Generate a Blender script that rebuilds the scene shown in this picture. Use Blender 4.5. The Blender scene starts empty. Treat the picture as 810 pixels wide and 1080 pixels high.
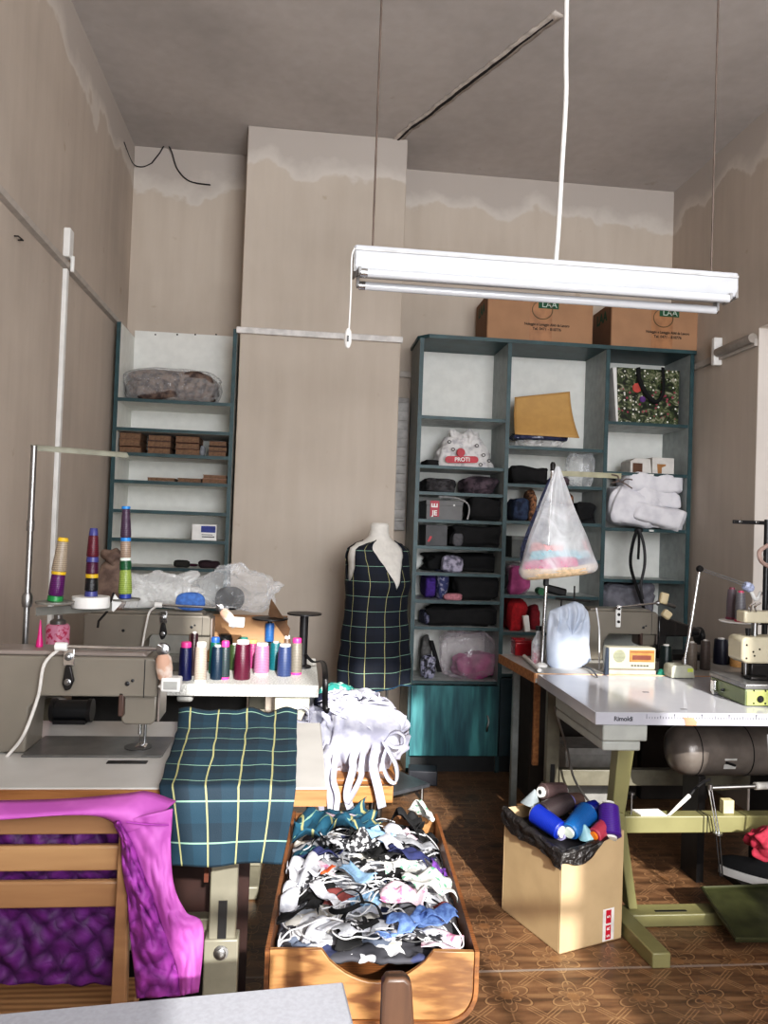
import bpy, bmesh, math, random
from mathutils import Vector, Matrix, noise, Euler
PI = math.pi
sc = bpy.context.scene
col = sc.collection
R = math.radians
# ------------------------------------------------------------ camera geometry (810x1080)
F = 811.0
yv = Vector(((318-405)/F, -(555-540)/F, -1)).normalized()
up = Vector((.038, 1, 0)); up = (up-yv*up.dot(yv)).normalized()
xv = yv.cross(up)
O = Vector((0, 0, 1.4))
def ray(px, py):
    c = Vector(((px-405)/F, -(py-540)/F, -1))
    return Vector((xv.dot(c), yv.dot(c), up.dot(c)))
def PY(px, py, y): d = ray(px, py); return O+d*(y/d.y)
def PZ(px, py, z): d = ray(px, py); return O+d*((z-1.4)/d.z)
def PX(px, py, x): d = ray(px, py); return O+d*(x/d.x)
cam_d = bpy.data.cameras.new('camera'); cam = bpy.data.objects.new('camera', cam_d); col.objects.link(cam)
cam_d.sensor_fit = 'VERTICAL'; cam_d.sensor_height = 24; cam_d.lens = 24*F/1080
cam_d.clip_start = .05
# camera-to-world: columns are camera axes in world coordinates; world rows are xv,yv,up
M3 = Matrix((xv, yv, up))
cam.matrix_world = Matrix.Translation(O) @ M3.to_4x4()
sc.camera = cam

# ------------------------------------------------------------ materials
def lin(c):
    o = []
    for v in c[:3]:
        v /= 255
        o.append(v/12.92 if v <= .04045 else ((v+.055)/1.055)**2.4)
    return (o[0], o[1], o[2], 1)
MC = {}
def nodes(name):
    m = bpy.data.materials.new(name); m.use_nodes = True
    nt = m.node_tree; b = nt.nodes['Principled BSDF']
    return m, nt, b
def N(nt, t, **kw):
    n = nt.nodes.new(t)
    for k, v in kw.items():
        if k[0] == 'i' and k[1:].isdigit(): n.inputs[int(k[1:])].default_value = v
        else: setattr(n, k, v)
    return n
def coords(nt, kind='Object', scale=(1, 1, 1), rot=(0, 0, 0)):
    tc = N(nt, 'ShaderNodeTexCoord'); mp = N(nt, 'ShaderNodeMapping')
    mp.inputs['Scale'].default_value = scale; mp.inputs['Rotation'].default_value = rot
    nt.links.new(tc.outputs[kind], mp.inputs['Vector']); return mp.outputs[0]
def ramp(nt, fac, stops):
    r = N(nt, 'ShaderNodeValToRGB'); cr = r.color_ramp
    while len(cr.elements) > 1: cr.elements.remove(cr.elements[-1])
    cr.elements[0].position = stops[0][0]; cr.elements[0].color = stops[0][1]
    for p, c in stops[1:]:
        e = cr.elements.new(p); e.color = c
    nt.links.new(fac, r.inputs[0]); return r.outputs[0]
def mth(nt, op, a, b=None, c=None, clamp=False):
    n = N(nt, 'ShaderNodeMath', operation=op); n.use_clamp = clamp
    for i, v in enumerate((a, b, c)):
        if v is None: continue
        if isinstance(v, (int, float)): n.inputs[i].default_value = v
        else: nt.links.new(v, n.inputs[i])
    return n.outputs[0]
def mix(nt, fac, a, b):
    n = N(nt, 'ShaderNodeMix', data_type='RGBA')
    for s, v in ((0, fac), (6, a), (7, b)):
        if isinstance(v, (int, float, tuple)): n.inputs[s].default_value = v
        else: nt.links.new(v, n.inputs[s])
    return n.outputs[2]
def bump(nt, b, h, strength=.3, dist=.01):
    n = N(nt, 'ShaderNodeBump'); n.inputs['Strength'].default_value = strength
    n.inputs['Distance'].default_value = dist
    nt.links.new(h, n.inputs['Height']); nt.links.new(n.outputs[0], b.inputs['Normal'])
def mat(name, c, rough=.6, metal=0., var=.12, nscale=20, bmp=0, coat=0, alpha=None, emit=0, c2=None):
    """plain procedural surface: noise-varied colour and a little bump"""
    key = (name, tuple(c))
    if key in MC: return MC[key]
    m, nt, b = nodes(name)
    v = coords(nt)
    no = N(nt, 'ShaderNodeTexNoise'); no.inputs['Scale'].default_value = nscale; no.inputs['Detail'].default_value = 4
    nt.links.new(v, no.inputs['Vector'])
    base = lin(c); d = tuple(x*(1-var*1.6) for x in base[:3])+(1,)
    l = tuple(min(1, x*(1+var)) for x in base[:3])+(1,)
    if c2: d = lin(c2); l = base
    nt.links.new(ramp(nt, no.outputs[0], [(.35, d), (.65, l)]), b.inputs['Base Color'])
    b.inputs['Roughness'].default_value = rough; b.inputs['Metallic'].default_value = metal
    if coat: b.inputs['Coat Weight'].default_value = coat
    if alpha is not None: b.inputs['Alpha'].default_value = alpha
    if bmp: bump(nt, b, no.outputs[0], bmp, .004)
    MC[key] = m; return m
def plaster(name, top_patch=True, base=(197, 185, 172)):
    m, nt, b = nodes(name)
    v = coords(nt, 'Object'); g = N(nt, 'ShaderNodeNewGeometry')
    n1 = N(nt, 'ShaderNodeTexNoise'); n1.inputs['Scale'].default_value = 1.3; n1.inputs['Detail'].default_value = 6
    nt.links.new(g.outputs['Position'], n1.inputs['Vector'])
    mp = N(nt, 'ShaderNodeMapping'); mp.inputs['Scale'].default_value = (14, 14, 1.6)
    nt.links.new(g.outputs['Position'], mp.inputs['Vector'])
    n2 = N(nt, 'ShaderNodeTexNoise'); n2.inputs['Scale'].default_value = 1; n2.inputs['Detail'].default_value = 5
    nt.links.new(mp.outputs[0], n2.inputs['Vector'])
    B = lin(base)
    k = lambda f: tuple(x*f for x in B[:3])+(1,)
    c1 = ramp(nt, n1.outputs[0], [(.3, k(.84)), (.55, k(1)), (.75, k(1.06))])
    c2 = ramp(nt, n2.outputs[0], [(.3, (.82, .80, .78, 1)), (.7, (1, 1, 1, 1))])
    mm = N(nt, 'ShaderNodeMix', data_type='RGBA', blend_type='MULTIPLY'); mm.inputs[0].default_value = .45
    nt.links.new(c1, mm.inputs[6]); nt.links.new(c2, mm.inputs[7]); out = mm.outputs[2]
    # small rust and dirt specks
    n4 = N(nt, 'ShaderNodeTexNoise'); n4.inputs['Scale'].default_value = 9; n4.inputs['Detail'].default_value = 3
    nt.links.new(g.outputs['Position'], n4.inputs['Vector'])
    sp = ramp(nt, n4.outputs[0], [(.71, (0, 0, 0, 1)), (.78, (1, 1, 1, 1))])
    out = mix(nt, mth(nt, 'MULTIPLY', sp, .35), out, lin((150, 130, 105)))
    if top_patch:   # whitewash left along the ceiling
        sx = N(nt, 'ShaderNodeSeparateXYZ'); nt.links.new(g.outputs['Position'], sx.inputs[0])
        n3 = N(nt, 'ShaderNodeTexNoise'); n3.inputs['Scale'].default_value = 3.1; n3.inputs['Detail'].default_value = 5
        nt.links.new(g.outputs['Position'], n3.inputs['Vector'])
        h = mth(nt, 'ADD', sx.outputs[2], mth(nt, 'MULTIPLY', n3.outputs[0], .5))
        # plain whitewashed band, with a brighter ragged edge under it
        edge = ramp(nt, h, [(0, (0, 0, 0, 1)), (1, (0, 0, 0, 1))])
        mr = N(nt, 'ShaderNodeMapRange'); mr.inputs[1].default_value = 3.68; mr.inputs[2].default_value = 3.70
        nt.links.new(h, mr.inputs[0])
        mr2 = N(nt, 'ShaderNodeMapRange'); mr2.inputs[1].default_value = 3.71; mr2.inputs[2].default_value = 3.80
        nt.links.new(h, mr2.inputs[0])
        out = mix(nt, mth(nt, 'MULTIPLY', mr.outputs[0], .75), out, lin((206, 199, 191)))
        out = mix(nt, mth(nt, 'MULTIPLY', mr2.outputs[0], .8), out, lin((176, 167, 160)))
    nt.links.new(out, b.inputs['Base Color']); b.inputs['Roughness'].default_value = .9
    bump(nt, b, n2.outputs[0], .12, .01)
    return m
def wood(name, c, dark, scale=(1, 12, 12), rough=.4, bands=3.0, dist=5.0, coat=0, rot=(0, 0, 0)):
    m, nt, b = nodes(name)
    v = coords(nt, 'Object', scale, rot)
    w = N(nt, 'ShaderNodeTexWave'); w.inputs['Scale'].default_value = bands; w.inputs['Distortion'].default_value = dist
    w.inputs['Detail'].default_value = 4; w.bands_direction = 'Y'
    nt.links.new(v, w.inputs['Vector'])
    no = N(nt, 'ShaderNodeTexNoise'); no.inputs['Scale'].default_value = 3; nt.links.new(v, no.inputs['Vector'])
    f = mth(nt, 'ADD', mth(nt, 'MULTIPLY', w.outputs['Fac'], .55), mth(nt, 'MULTIPLY', no.outputs[0], .45))
    nt.links.new(ramp(nt, f, [(.2, lin(dark)), (.75, lin(c))]), b.inputs['Base Color'])
    b.inputs['Roughness'].default_value = rough
    if coat: b.inputs['Coat Weight'].default_value = coat
    bump(nt, b, f, .08, .003)
    return m
def film(name, tint=(235, 238, 240), alpha=.35, rough=.12, white=.5, scale=30):
    """clear wrinkled plastic film"""
    if name in MC: return MC[name]
    m, nt, b = nodes(name)
    v = coords(nt)
    no = N(nt, 'ShaderNodeTexNoise'); no.inputs['Scale'].default_value = scale; no.inputs['Detail'].default_value = 5; no.inputs['Distortion'].default_value = 1.5
    nt.links.new(v, no.inputs['Vector'])
    b.inputs['Base Color'].default_value = lin(tint); b.inputs['Roughness'].default_value = rough
    b.inputs['Specular IOR Level'].default_value = .9
    lw = N(nt, 'ShaderNodeLayerWeight'); lw.inputs[0].default_value = .25
    al = ramp(nt, no.outputs[0], [(.35, (alpha*.55,)*3+(1,)), (.7, (min(1, alpha*1.4),)*3+(1,))])
    nt.links.new(mth(nt, 'ADD', al, mth(nt, 'MULTIPLY', lw.outputs[1], .45), clamp=True), b.inputs['Alpha'])
    bump(nt, b, no.outputs[0], .8, .012)
    MC[name] = m; return m
def thread_mat(name, c, c2=None):
    if name in MC: return MC[name]
    m, nt, b = nodes(name)
    v = coords(nt, 'Object', (1, 1, 1))
    w = N(nt, 'ShaderNodeTexWave'); w.bands_direction = 'Z'; w.inputs['Scale'].default_value = 55; w.inputs['Distortion'].default_value = 2.5
    w.inputs['Detail'].default_value = 1; w.inputs['Detail Scale'].default_value = 8
    nt.links.new(v, w.inputs['Vector'])
    a = tuple(x*.72 for x in lin(c)[:3])+(1,); d = lin(c2) if c2 else tuple(x*.55 for x in a[:3])+(1,)
    nt.links.new(ramp(nt, w.outputs['Fac'], [(.1, d), (.7, a)]), b.inputs['Base Color'])
    b.inputs['Roughness'].default_value = .33
    bump(nt, b, w.outputs['Fac'], .25, .002)
    MC[name] = m; return m
def cloth(name, c, c2=None, scale=60, rough=.85, thr=(.4, .6), bmp=.25):
    if name in MC: return MC[name]
    m, nt, b = nodes(name)
    v = coords(nt)
    no = N(nt, 'ShaderNodeTexNoise'); no.inputs['Scale'].default_value = scale; no.inputs['Detail'].default_value = 3
    nt.links.new(v, no.inputs['Vector'])
    a = lin(c); d = lin(c2) if c2 else tuple(x*.72 for x in a[:3])+(1,)
    nt.links.new(ramp(nt, no.outputs[0], [(thr[0], d), (thr[1], a)]), b.inputs['Base Color'])
    b.inputs['Roughness'].default_value = rough
    bump(nt, b, no.outputs[0], bmp, .003)
    MC[name] = m; return m
def plaid(name, su, sv, ou=0., ov=0., wu=.06, wv=.04, base=(6, 32, 46), base2=(12, 48, 64)):
    """teal tartan: pale yellow lines along v, thinner pale green lines along u; UVs are metres"""
    m, nt, b = nodes(name)
    tc = N(nt, 'ShaderNodeTexCoord'); s = N(nt, 'ShaderNodeSeparateXYZ'); nt.links.new(tc.outputs['UV'], s.inputs[0])
    def line(o, sp, off, w):
        f = mth(nt, 'FRACT', mth(nt, 'ADD', mth(nt, 'DIVIDE', o, sp), off))
        return mth(nt, 'LESS_THAN', f, w)
    lu = line(s.outputs[0], su, ou, wu); lv = line(s.outputs[1], sv, ov, wv)
    cu = line(s.outputs[0], su, ou+.5, .5); cv = line(s.outputs[1], sv, ov+.5, .5)
    k = mth(nt, 'MULTIPLY', mth(nt, 'ADD', cu, cv), .5)
    c = mix(nt, k, lin(base), lin(base2))
    c = mix(nt, lv, c, lin((122, 156, 138))); c = mix(nt, lu, c, lin((158, 156, 108)))
    nt.links.new(c, b.inputs['Base Color']); b.inputs['Roughness'].default_value = .8
    no = N(nt, 'ShaderNodeTexNoise'); no.inputs['Scale'].default_value = 300
    nt.links.new(tc.outputs['UV'], no.inputs['Vector']); bump(nt, b, no.outputs[0], .2, .002)
    return m

# ------------------------------------------------------------ mesh builder
class MB:
    def __init__(s): s.v = []; s.f = []; s.uv = {}
    def add(s, vs, fs, M=None):
        o = len(s.v)
        s.v += [(M @ Vector(p)) if M else Vector(p) for p in vs]
        s.f += [tuple(i+o for i in f) for f in fs]; return s
    def box(s, c, d, rot=None):
        x, y, z = d[0]/2, d[1]/2, d[2]/2
        vs = [(-x, -y, -z), (x, -y, -z), (x, y, -z), (-x, y, -z), (-x, -y, z), (x, -y, z), (x, y, z), (-x, y, z)]
        M = Matrix.Translation(c) @ (Euler(rot).to_matrix().to_4x4() if rot else Matrix())
        return s.add(vs, [(3, 2, 1, 0), (4, 5, 6, 7), (0, 1, 5, 4), (1, 2, 6, 5), (2, 3, 7, 6), (3, 0, 4, 7)], M)
    def b2(s, lo, hi): return s.box([(a+b)/2 for a, b in zip(lo, hi)], [abs(b-a) for a, b in zip(lo, hi)])
    def hexa(s, bot, top):   # four bottom points, four top points
        return s.add(list(bot)+list(top), [(3, 2, 1, 0), (4, 5, 6, 7), (0, 1, 5, 4), (1, 2, 6, 5), (2, 3, 7, 6), (3, 0, 4, 7)])
    def lathe(s, prof, c=(0, 0, 0), n=20, M=None, axis=None, caps=True):
        """profile of (radius, height) turned about z, or about axis from c"""
        T = Matrix.Translation(c)
        if axis is not None: T = T @ Vector((0, 0, 1)).rotation_difference(Vector(axis)).to_matrix().to_4x4()
        if M: T = M @ T
        vs = []; fs = []
        for r, z in prof:
            for i in range(n): a = 2*PI*i/n; vs.append((r*math.cos(a), r*math.sin(a), z))
        for j in range(len(prof)-1):
            for i in range(n):
                k = (i+1) % n; fs.append((j*n+i, j*n+k, (j+1)*n+k, (j+1)*n+i))
        if caps:
            fs.append(tuple(range(n))[::-1]); fs.append(tuple(range((len(prof)-1)*n, len(prof)*n)))
        return s.add(vs, fs, T)
    def cyl(s, p0, p1, r0, r1=None, n=14):
        p0, p1 = Vector(p0), Vector(p1); d = p1-p0
        return s.lathe([(r0, 0), (r0 if r1 is None else r1, d.length)], p0, n, axis=d)
    def tube(s, pts, r, n=8, closed=False, flat=None):
        pts = [Vector(p) for p in pts]; m = len(pts); vs = []; fs = []
        t0 = (pts[1]-pts[0]).normalized(); nrm = t0.orthogonal().normalized()
        for i, p in enumerate(pts):
            a = pts[(i-1) % m] if (i or closed) else p; b = pts[(i+1) % m] if (i < m-1 or closed) else p
            t = (b-a).normalized() if (b-a).length > 1e-9 else t0
            nrm = (nrm-t*nrm.dot(t)).normalized() if (nrm-t*nrm.dot(t)).length > 1e-6 else t.orthogonal().normalized()
            bn = t.cross(nrm); rr = r[i] if isinstance(r, (list, tuple)) else r
            for k in range(n):
                q = 2*PI*k/n
                vs.append(p+nrm*math.cos(q)*rr*(flat or 1)+bn*math.sin(q)*rr)
        for i in range(m if closed else m-1):
            j = (i+1) % m
            for k in range(n):
                l = (k+1) % n; fs.append((i*n+k, i*n+l, j*n+l, j*n+k))
        if not closed: fs += [tuple(range(n))[::-1], tuple(range((m-1)*n, m*n))]
        return s.add(vs, fs)
    def prism(s, poly, a, b, ax='y', M=None):
        """2D outline extruded from a to b along an axis"""
        def P(u, v, w): return {'y': (u, w, v), 'z': (u, v, w), 'x': (w, u, v)}[ax]
        n = len(poly)
        vs = [P(u, v, a) for u, v in poly]+[P(u, v, b) for u, v in poly]
        fs = [tuple(range(n)), tuple(range(n, 2*n))[::-1]]+[(i, i+n, (i+1) % n+n, (i+1) % n) for i in range(n)]
        return s.add(vs, fs, M)
    def grid(s, fn, nu, nv, uvf=None, closed=False):
        o = len(s.v); cu = nu if closed else nu+1
        for j in range(nv+1):
            for i in range(cu):
                u, v = i/nu, j/nv
                s.v.append(Vector(fn(u, v)))
                if uvf: s.uv[len(s.v)-1] = uvf(u, v)
        for j in range(nv):
            for i in range(nu):
                k = (i+1) % cu if closed else i+1
                s.f.append((o+j*cu+i, o+j*cu+k, o+(j+1)*cu+k, o+(j+1)*cu+i))
        return s
    def ribbon(s, pts, w, side=None, uvf=None):
        """flat strap through points; side = direction of its width"""
        pts = [Vector(p) for p in pts]; m = len(pts)
        def fn(u, v):
            i = round(v*(m-1)); t = (pts[min(i+1, m-1)]-pts[max(i-1, 0)])
            sd = side(v) if callable(side) else Vector(side or (1, 0, 0))
            sd = Vector(sd); sd = (sd-t*sd.dot(t)/max(t.dot(t), 1e-9)).normalized()
            return pts[i]+sd*(u-.5)*w
        return s.grid(fn, 1, m-1, uvf)
    def blob(s, c, r, e=.6, amp=.08, freq=6, seed=0, nu=40, nv=22, flat=True, fold=0, foldf=9, folddir=(0, 0, 1), lay=0, jit=0, spike=0):
        """soft closed body: superellipsoid with noise and folds, flat bottom"""
        c = Vector(c); r = Vector(r); o = Vector((seed*3.7, seed*1.3, seed*7.1)); fd = Vector(folddir)
        def sg(x, p): return math.copysign(abs(x)**p, x)
        def fn(u, v):
            a = 2*PI*u; b = -PI/2+PI*v
            d = Vector((sg(math.cos(b), e)*sg(math.cos(a), e), sg(math.cos(b), e)*sg(math.sin(a), e), sg(math.sin(b), e)))
            q = Vector((d.x*r.x, d.y*r.y, d.z*r.z))
            k = 1+amp*noise.noise(q*freq+o)*2
            if fold:
                w = Vector((q.dot(fd)*foldf*.25, 0, 0))+q.cross(fd)*foldf+o
                k += fold*(abs(noise.noise(w))*2-.5)+fold*.5*(.4-abs(noise.noise(w*2.3+o))*2)
            if lay: k += .05*(abs(math.sin(q.z/r.z*PI*lay/2+2.5*noise.noise(Vector((q.x*5, q.y*5, seed)))))-.6)
            if spike: k += spike*max(0, noise.noise(d*1.6+o)-.12)
            if jit: k += jit*(noise.cell(q*900)-.5)
            q = q*k
            if flat: q.z = max(q.z, -r.z*.98)
            return c+q
        return s.grid(fn, nu, nv, closed=True)
    def build(s, name, m=None, parent=None, label=None, cat=None, group=None, kind=None, world=True,
              bevel=0, seg=2, sub=0, solid=0, sharp=40, origin=None, smooth=True):
        me = bpy.data.meshes.new(name)
        if parent is None and world and origin is None and s.v:
            xs = [p.x for p in s.v]; ys = [p.y for p in s.v]; zs = [p.z for p in s.v]
            origin = Vector(((min(xs)+max(xs))/2, (min(ys)+max(ys))/2, min(zs)))
        W = Matrix()
        if parent is not None and world:
            p = parent; W = Matrix()
            while p is not None: W = p.matrix_basis @ W; p = p.parent
            W = W.inverted(); vs = [W @ p for p in s.v]
        elif origin is not None: vs = [p-Vector(origin) for p in s.v]
        else: vs = s.v
        me.from_pydata(vs, [], s.f)
        if s.uv:
            L = me.uv_layers.new(name='UVMap')
            for l in me.loops: L.data[l.index].uv = s.uv.get(l.vertex_index, (0, 0))
        bm = bmesh.new(); bm.from_mesh(me); bmesh.ops.recalc_face_normals(bm, faces=bm.faces); bm.to_mesh(me); bm.free()
        if smooth:
            for p in me.polygons: p.use_smooth = True
            me.set_sharp_from_angle(angle=R(sharp))
        if m: me.materials.append(m)
        o = bpy.data.objects.new(name, me); col.objects.link(o)
        if parent is not None: o.parent = parent
        elif origin is not None: o.location = origin
        if solid:
            d = o.modifiers.new('solidify', 'SOLIDIFY'); d.thickness = solid; d.offset = 0
        if bevel:
            d = o.modifiers.new('bevel', 'BEVEL'); d.width = bevel; d.segments = seg; d.limit_method = 'ANGLE'; d.angle_limit = R(35); d.harden_normals = False
        if sub:
            d = o.modifiers.new('subsurf', 'SUBSURF'); d.levels = sub; d.render_levels = sub
        tag(o, label, cat, group, kind); return o
def tag(o, label=None, cat=None, group=None, kind=None):
    for k, v in (('label', label), ('category', cat), ('group', group), ('kind', kind)):
        if v: o[k] = v
    return o
def thing(name, label, cat, loc=(0, 0, 0), rz=0, group=None, rot=None):
    o = bpy.data.objects.new(name, None); col.objects.link(o)
    o.location = loc; o.rotation_euler = rot or (0, 0, rz); o.empty_display_size = .1
    return tag(o, label, cat, group)
def struct(name, mb, m, **k): return mb.build(name, m, kind='structure', **k)
def text(name, s, m, parent, M, size, ext=.0004, bold=False, sx=1.0):
    """lettering turned into a mesh part; M places its plane in the world"""
    c = bpy.data.curves.new('t', 'FONT'); c.body = s; c.size = size; c.extrude = ext; c.align_x = 'CENTER'; c.align_y = 'CENTER'
    if bold: c.offset = size*.025
    t = bpy.data.objects.new('t', c); col.objects.link(t)
    me = bpy.data.meshes.new_from_object(t.evaluated_get(bpy.context.evaluated_depsgraph_get()))
    bpy.data.objects.remove(t)
    W = Matrix(); p = parent
    while p is not None: W = p.matrix_basis @ W; p = p.parent
    me.transform(W.inverted() @ M @ Matrix.Diagonal((sx, 1, 1, 1)))
    me.materials.append(m)
    o = bpy.data.objects.new(name, me); col.objects.link(o); o.parent = parent; return o
def face_mat(origin, xdir, zdir):   # text plane: x along xdir, y along zdir
    x = Vector(xdir).normalized(); z = Vector(zdir).normalized(); n = x.cross(z)
    return Matrix.Translation(origin) @ Matrix((x, z, n)).transposed().to_4x4()
rnd = random.Random(7)
white_paint = mat('white_paint', (226, 224, 220), .5, var=.04)
chrome = mat('chrome', (205, 205, 205), .18, 1, var=.05)
steel = mat('steel', (150, 150, 150), .35, 1, var=.1)
black_pl = mat('black_plastic', (22, 22, 24), .4, var=.1)
black_cl = cloth('black_cloth', (16, 16, 18), (6, 6, 8), 30)
dark_metal = mat('dark_metal', (48, 46, 46), .4, .7)
CEIL = 3.69; BY = 4.80; XL = -1.10; XR = 2.36; RY = -1.25
# ============================================================ ROOM
wall_m = plaster('plaster_wall'); wall_m2 = plaster('plaster_wall_side', base=(190, 178, 166))
ceil_m = plaster('plaster_ceiling', False, (190, 184, 180))
def floor_mat():
    m, nt, b = nodes('patterned_lino')
    g = N(nt, 'ShaderNodeNewGeometry'); mp = N(nt, 'ShaderNodeMapping'); mp.inputs['Scale'].default_value = (4.9, 4.9, 1)
    mp.inputs['Rotation'].default_value = (0, 0, R(4)); nt.links.new(g.outputs['Position'], mp.inputs['Vector'])
    s = N(nt, 'ShaderNodeSeparateXYZ'); nt.links.new(mp.outputs[0], s.inputs[0])
    x = mth(nt, 'SUBTRACT', mth(nt, 'FRACT', s.outputs[0]), .5); y = mth(nt, 'SUBTRACT', mth(nt, 'FRACT', s.outputs[1]), .5)
    r = mth(nt, 'SQRT', mth(nt, 'ADD', mth(nt, 'MULTIPLY', x, x), mth(nt, 'MULTIPLY', y, y)))
    a = mth(nt, 'ARCTAN2', y, x)
    pet = mth(nt, 'ABSOLUTE', mth(nt, 'SINE', mth(nt, 'MULTIPLY', a, 3)))       # six petals
    def ln(v, w): return mth(nt, 'LESS_THAN', mth(nt, 'ABSOLUTE', v), w)
    l1 = ln(mth(nt, 'SUBTRACT', r, mth(nt, 'ADD', mth(nt, 'MULTIPLY', pet, .2), .18)), .016)
    l2 = ln(mth(nt, 'SUBTRACT', r, mth(nt, 'ADD', mth(nt, 'MULTIPLY', pet, .13), .08)), .013)
    ax, ay = mth(nt, 'ABSOLUTE', x), mth(nt, 'ABSOLUTE', y)
    far = mth(nt, 'GREATER_THAN', r, .38)
    l3 = mth(nt, 'MULTIPLY', ln(mth(nt, 'SUBTRACT', mth(nt, 'ABSOLUTE', mth(nt, 'SUBTRACT', ax, ay)), .07), .012), far)
    l4 = mth(nt, 'MULTIPLY', ln(mth(nt, 'SUBTRACT', ax, ay), .01), far)
    l5 = mth(nt, 'MULTIPLY', mth(nt, 'LESS_THAN', ay, .045), mth(nt, 'GREATER_THAN', r, .3))
    l6 = mth(nt, 'MULTIPLY', mth(nt, 'LESS_THAN', ax, .012), mth(nt, 'GREATER_THAN', r, .3))
    L = mth(nt, 'MAXIMUM', mth(nt, 'MAXIMUM', l1, l2), mth(nt, 'MAXIMUM', mth(nt, 'MAXIMUM', l3, l4), mth(nt, 'MAXIMUM', mth(nt, 'MULTIPLY', l5, .5), l6)))
    no = N(nt, 'ShaderNodeTexNoise'); no.inputs['Scale'].default_value = 5; no.inputs['Detail'].default_value = 6
    mp2 = N(nt, 'ShaderNodeMapping'); mp2.inputs['Scale'].default_value = (1, 6, 1); nt.links.new(g.outputs['Position'], mp2.inputs['Vector'])
    nt.links.new(mp2.outputs[0], no.inputs['Vector'])
    base = ramp(nt, no.outputs[0], [(.3, lin((70, 50, 36))), (.5, lin((102, 74, 52))), (.72, lin((130, 98, 70)))])
    c = mix(nt, mth(nt, 'MULTIPLY', L, .5), base, lin((168, 132, 96)))
    edge = ln(mth(nt, 'SUBTRACT', r, mth(nt, 'ADD', mth(nt, 'MULTIPLY', pet, .2), .205)), .008)
    c = mix(nt, mth(nt, 'MULTIPLY', edge, .6), c, lin((60, 38, 24)))
    c = mix(nt, mth(nt, 'MULTIPLY', mth(nt, 'LESS_THAN', r, .1), .35), c, lin((150, 108, 70)))
    gs = N(nt, 'ShaderNodeSeparateXYZ'); nt.links.new(g.outputs['Position'], gs.inputs[0])   # welded joint between two sheets
    jn = ln(mth(nt, 'ADD', mth(nt, 'SUBTRACT', gs.outputs[1], 2.44), mth(nt, 'MULTIPLY', no.outputs[0], .01)), .006)
    c = mix(nt, mth(nt, 'MULTIPLY', jn, .6), c, lin((150, 140, 132)))
    nt.links.new(c, b.inputs['Base Color']); b.inputs['Roughness'].default_value = .34
    bump(nt, b, L, .15, .002); return m
struct('floor', MB().b2((XL-.3, RY-.3, -.08), (3.4, BY+.2, 0)), floor_mat())
struct('ceiling', MB().b2((XL-.3, RY-.3, CEIL), (3.4, BY+.2, CEIL+.1)), ceil_m)
struct('wall_left', MB().b2((XL-.15, RY-.1, 0), (XL, BY, CEIL)), wall_m2)
struct('wall_back', MB().b2((XL-.15, BY, 0), (XR+.15, BY+.15, CEIL)), wall_m)
ny0, ny1, nz = 1.9, PX(797, 480, XR).y, PX(799, 346, XR).z    # shallow niche in the right wall
struct('wall_right', MB().b2((XR, RY-.1, 0), (XR+.15, ny0, CEIL)).b2((XR, ny1, 0), (XR+.15, BY, CEIL)).b2((XR, ny0, nz), (XR+.15, ny1, CEIL)), wall_m2)
pier_m = plaster('plaster_niche_lit', False, (222, 214, 206))  # paler than the walls: daylight on the reveal is put into the colour
struct('wall_right_niche', MB().b2((XR+.001, ny1-.004, 0), (XR+.45, ny1, nz)).b2((XR+.45, ny0, 0), (XR+.5, ny1, nz)).b2((XR+.001, ny0, nz-.004), (XR+.45, ny1, nz)).b2((XR+.001, ny0, 0), (XR+.45, ny0+.004, nz)), pier_m)
cy = 4.43
struct('wall_chimney_breast', MB().b2((-.39, cy, 0), (.535, BY, CEIL)), wall_m, bevel=.006)
# rear wall with a tall window and an added high one (behind the camera, the room's daylight)
wr = MB()
W1 = (.12, 1.52, .75, 3.33); W2 = (1.74, 2.26, 2.0, 3.33)  # second opening added and cut high to keep sun off the right floor
wr.b2((XL-.15, RY-.12, 0), (W1[0], RY, CEIL)); wr.b2((W1[1], RY-.12, 0), (W2[0], RY, CEIL)); wr.b2((W2[1], RY-.12, 0), (XR+.15, RY, CEIL))
for w in (W1, W2): wr.b2((w[0], RY-.12, 0), (w[1], RY, w[2])); wr.b2((w[0], RY-.12, w[3]), (w[1], RY, CEIL))
struct('wall_rear', wr, wall_m)
for i, w in enumerate((W1, W2)):
    fr = MB(); t = .035; y0, y1 = RY-.09, RY-.04
    for x in ([w[0], w[0]+(w[1]-w[0])*.36, w[0]+(w[1]-w[0])*.70, w[1]-t] if i == 0 else [w[0], w[1]-t]): fr.b2((x, y0, w[2]), (x+t, y1, w[3]))
    for z in ((w[2], 2.05, 2.75, w[3]-t) if i == 0 else (w[2], w[3]-t)): fr.b2((w[0], y0, z), (w[1], y1, z+t))
    struct('window_%d' % (i+1), fr, white_paint)
# picture-rail mouldings
rail_m = mat('rail_paint', (176, 168, 160), .5, var=.06)
a = PX(0, 205, XL); z_r = a.z
tr = MB()
tr.prism([(XL, z_r-.02), (XL+.022, z_r-.014), (XL+.03, z_r+.004), (XL+.012, z_r+.014), (XL, z_r+.02)], RY, cy+.3, 'y')
struct('trim_1', tr, rail_m)
zt = PY(340, 354, cy).z
struct('trim_2', MB().b2((-.41, cy-.022, zt-.018), (.545, cy, zt+.018)), mat('rail_white', (214, 210, 206), .45), bevel=.004)
struct('trim_3', MB().b2((.535, BY-.02, 2.36), (.69, BY, 2.40)), rail_m, bevel=.004)
struct('trim_4', MB().b2((XR-.022, ny1, PX(750, 381, XR).z-.02), (XR, BY, PX(750, 381, XR).z+.02)), rail_m, bevel=.004)
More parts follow.
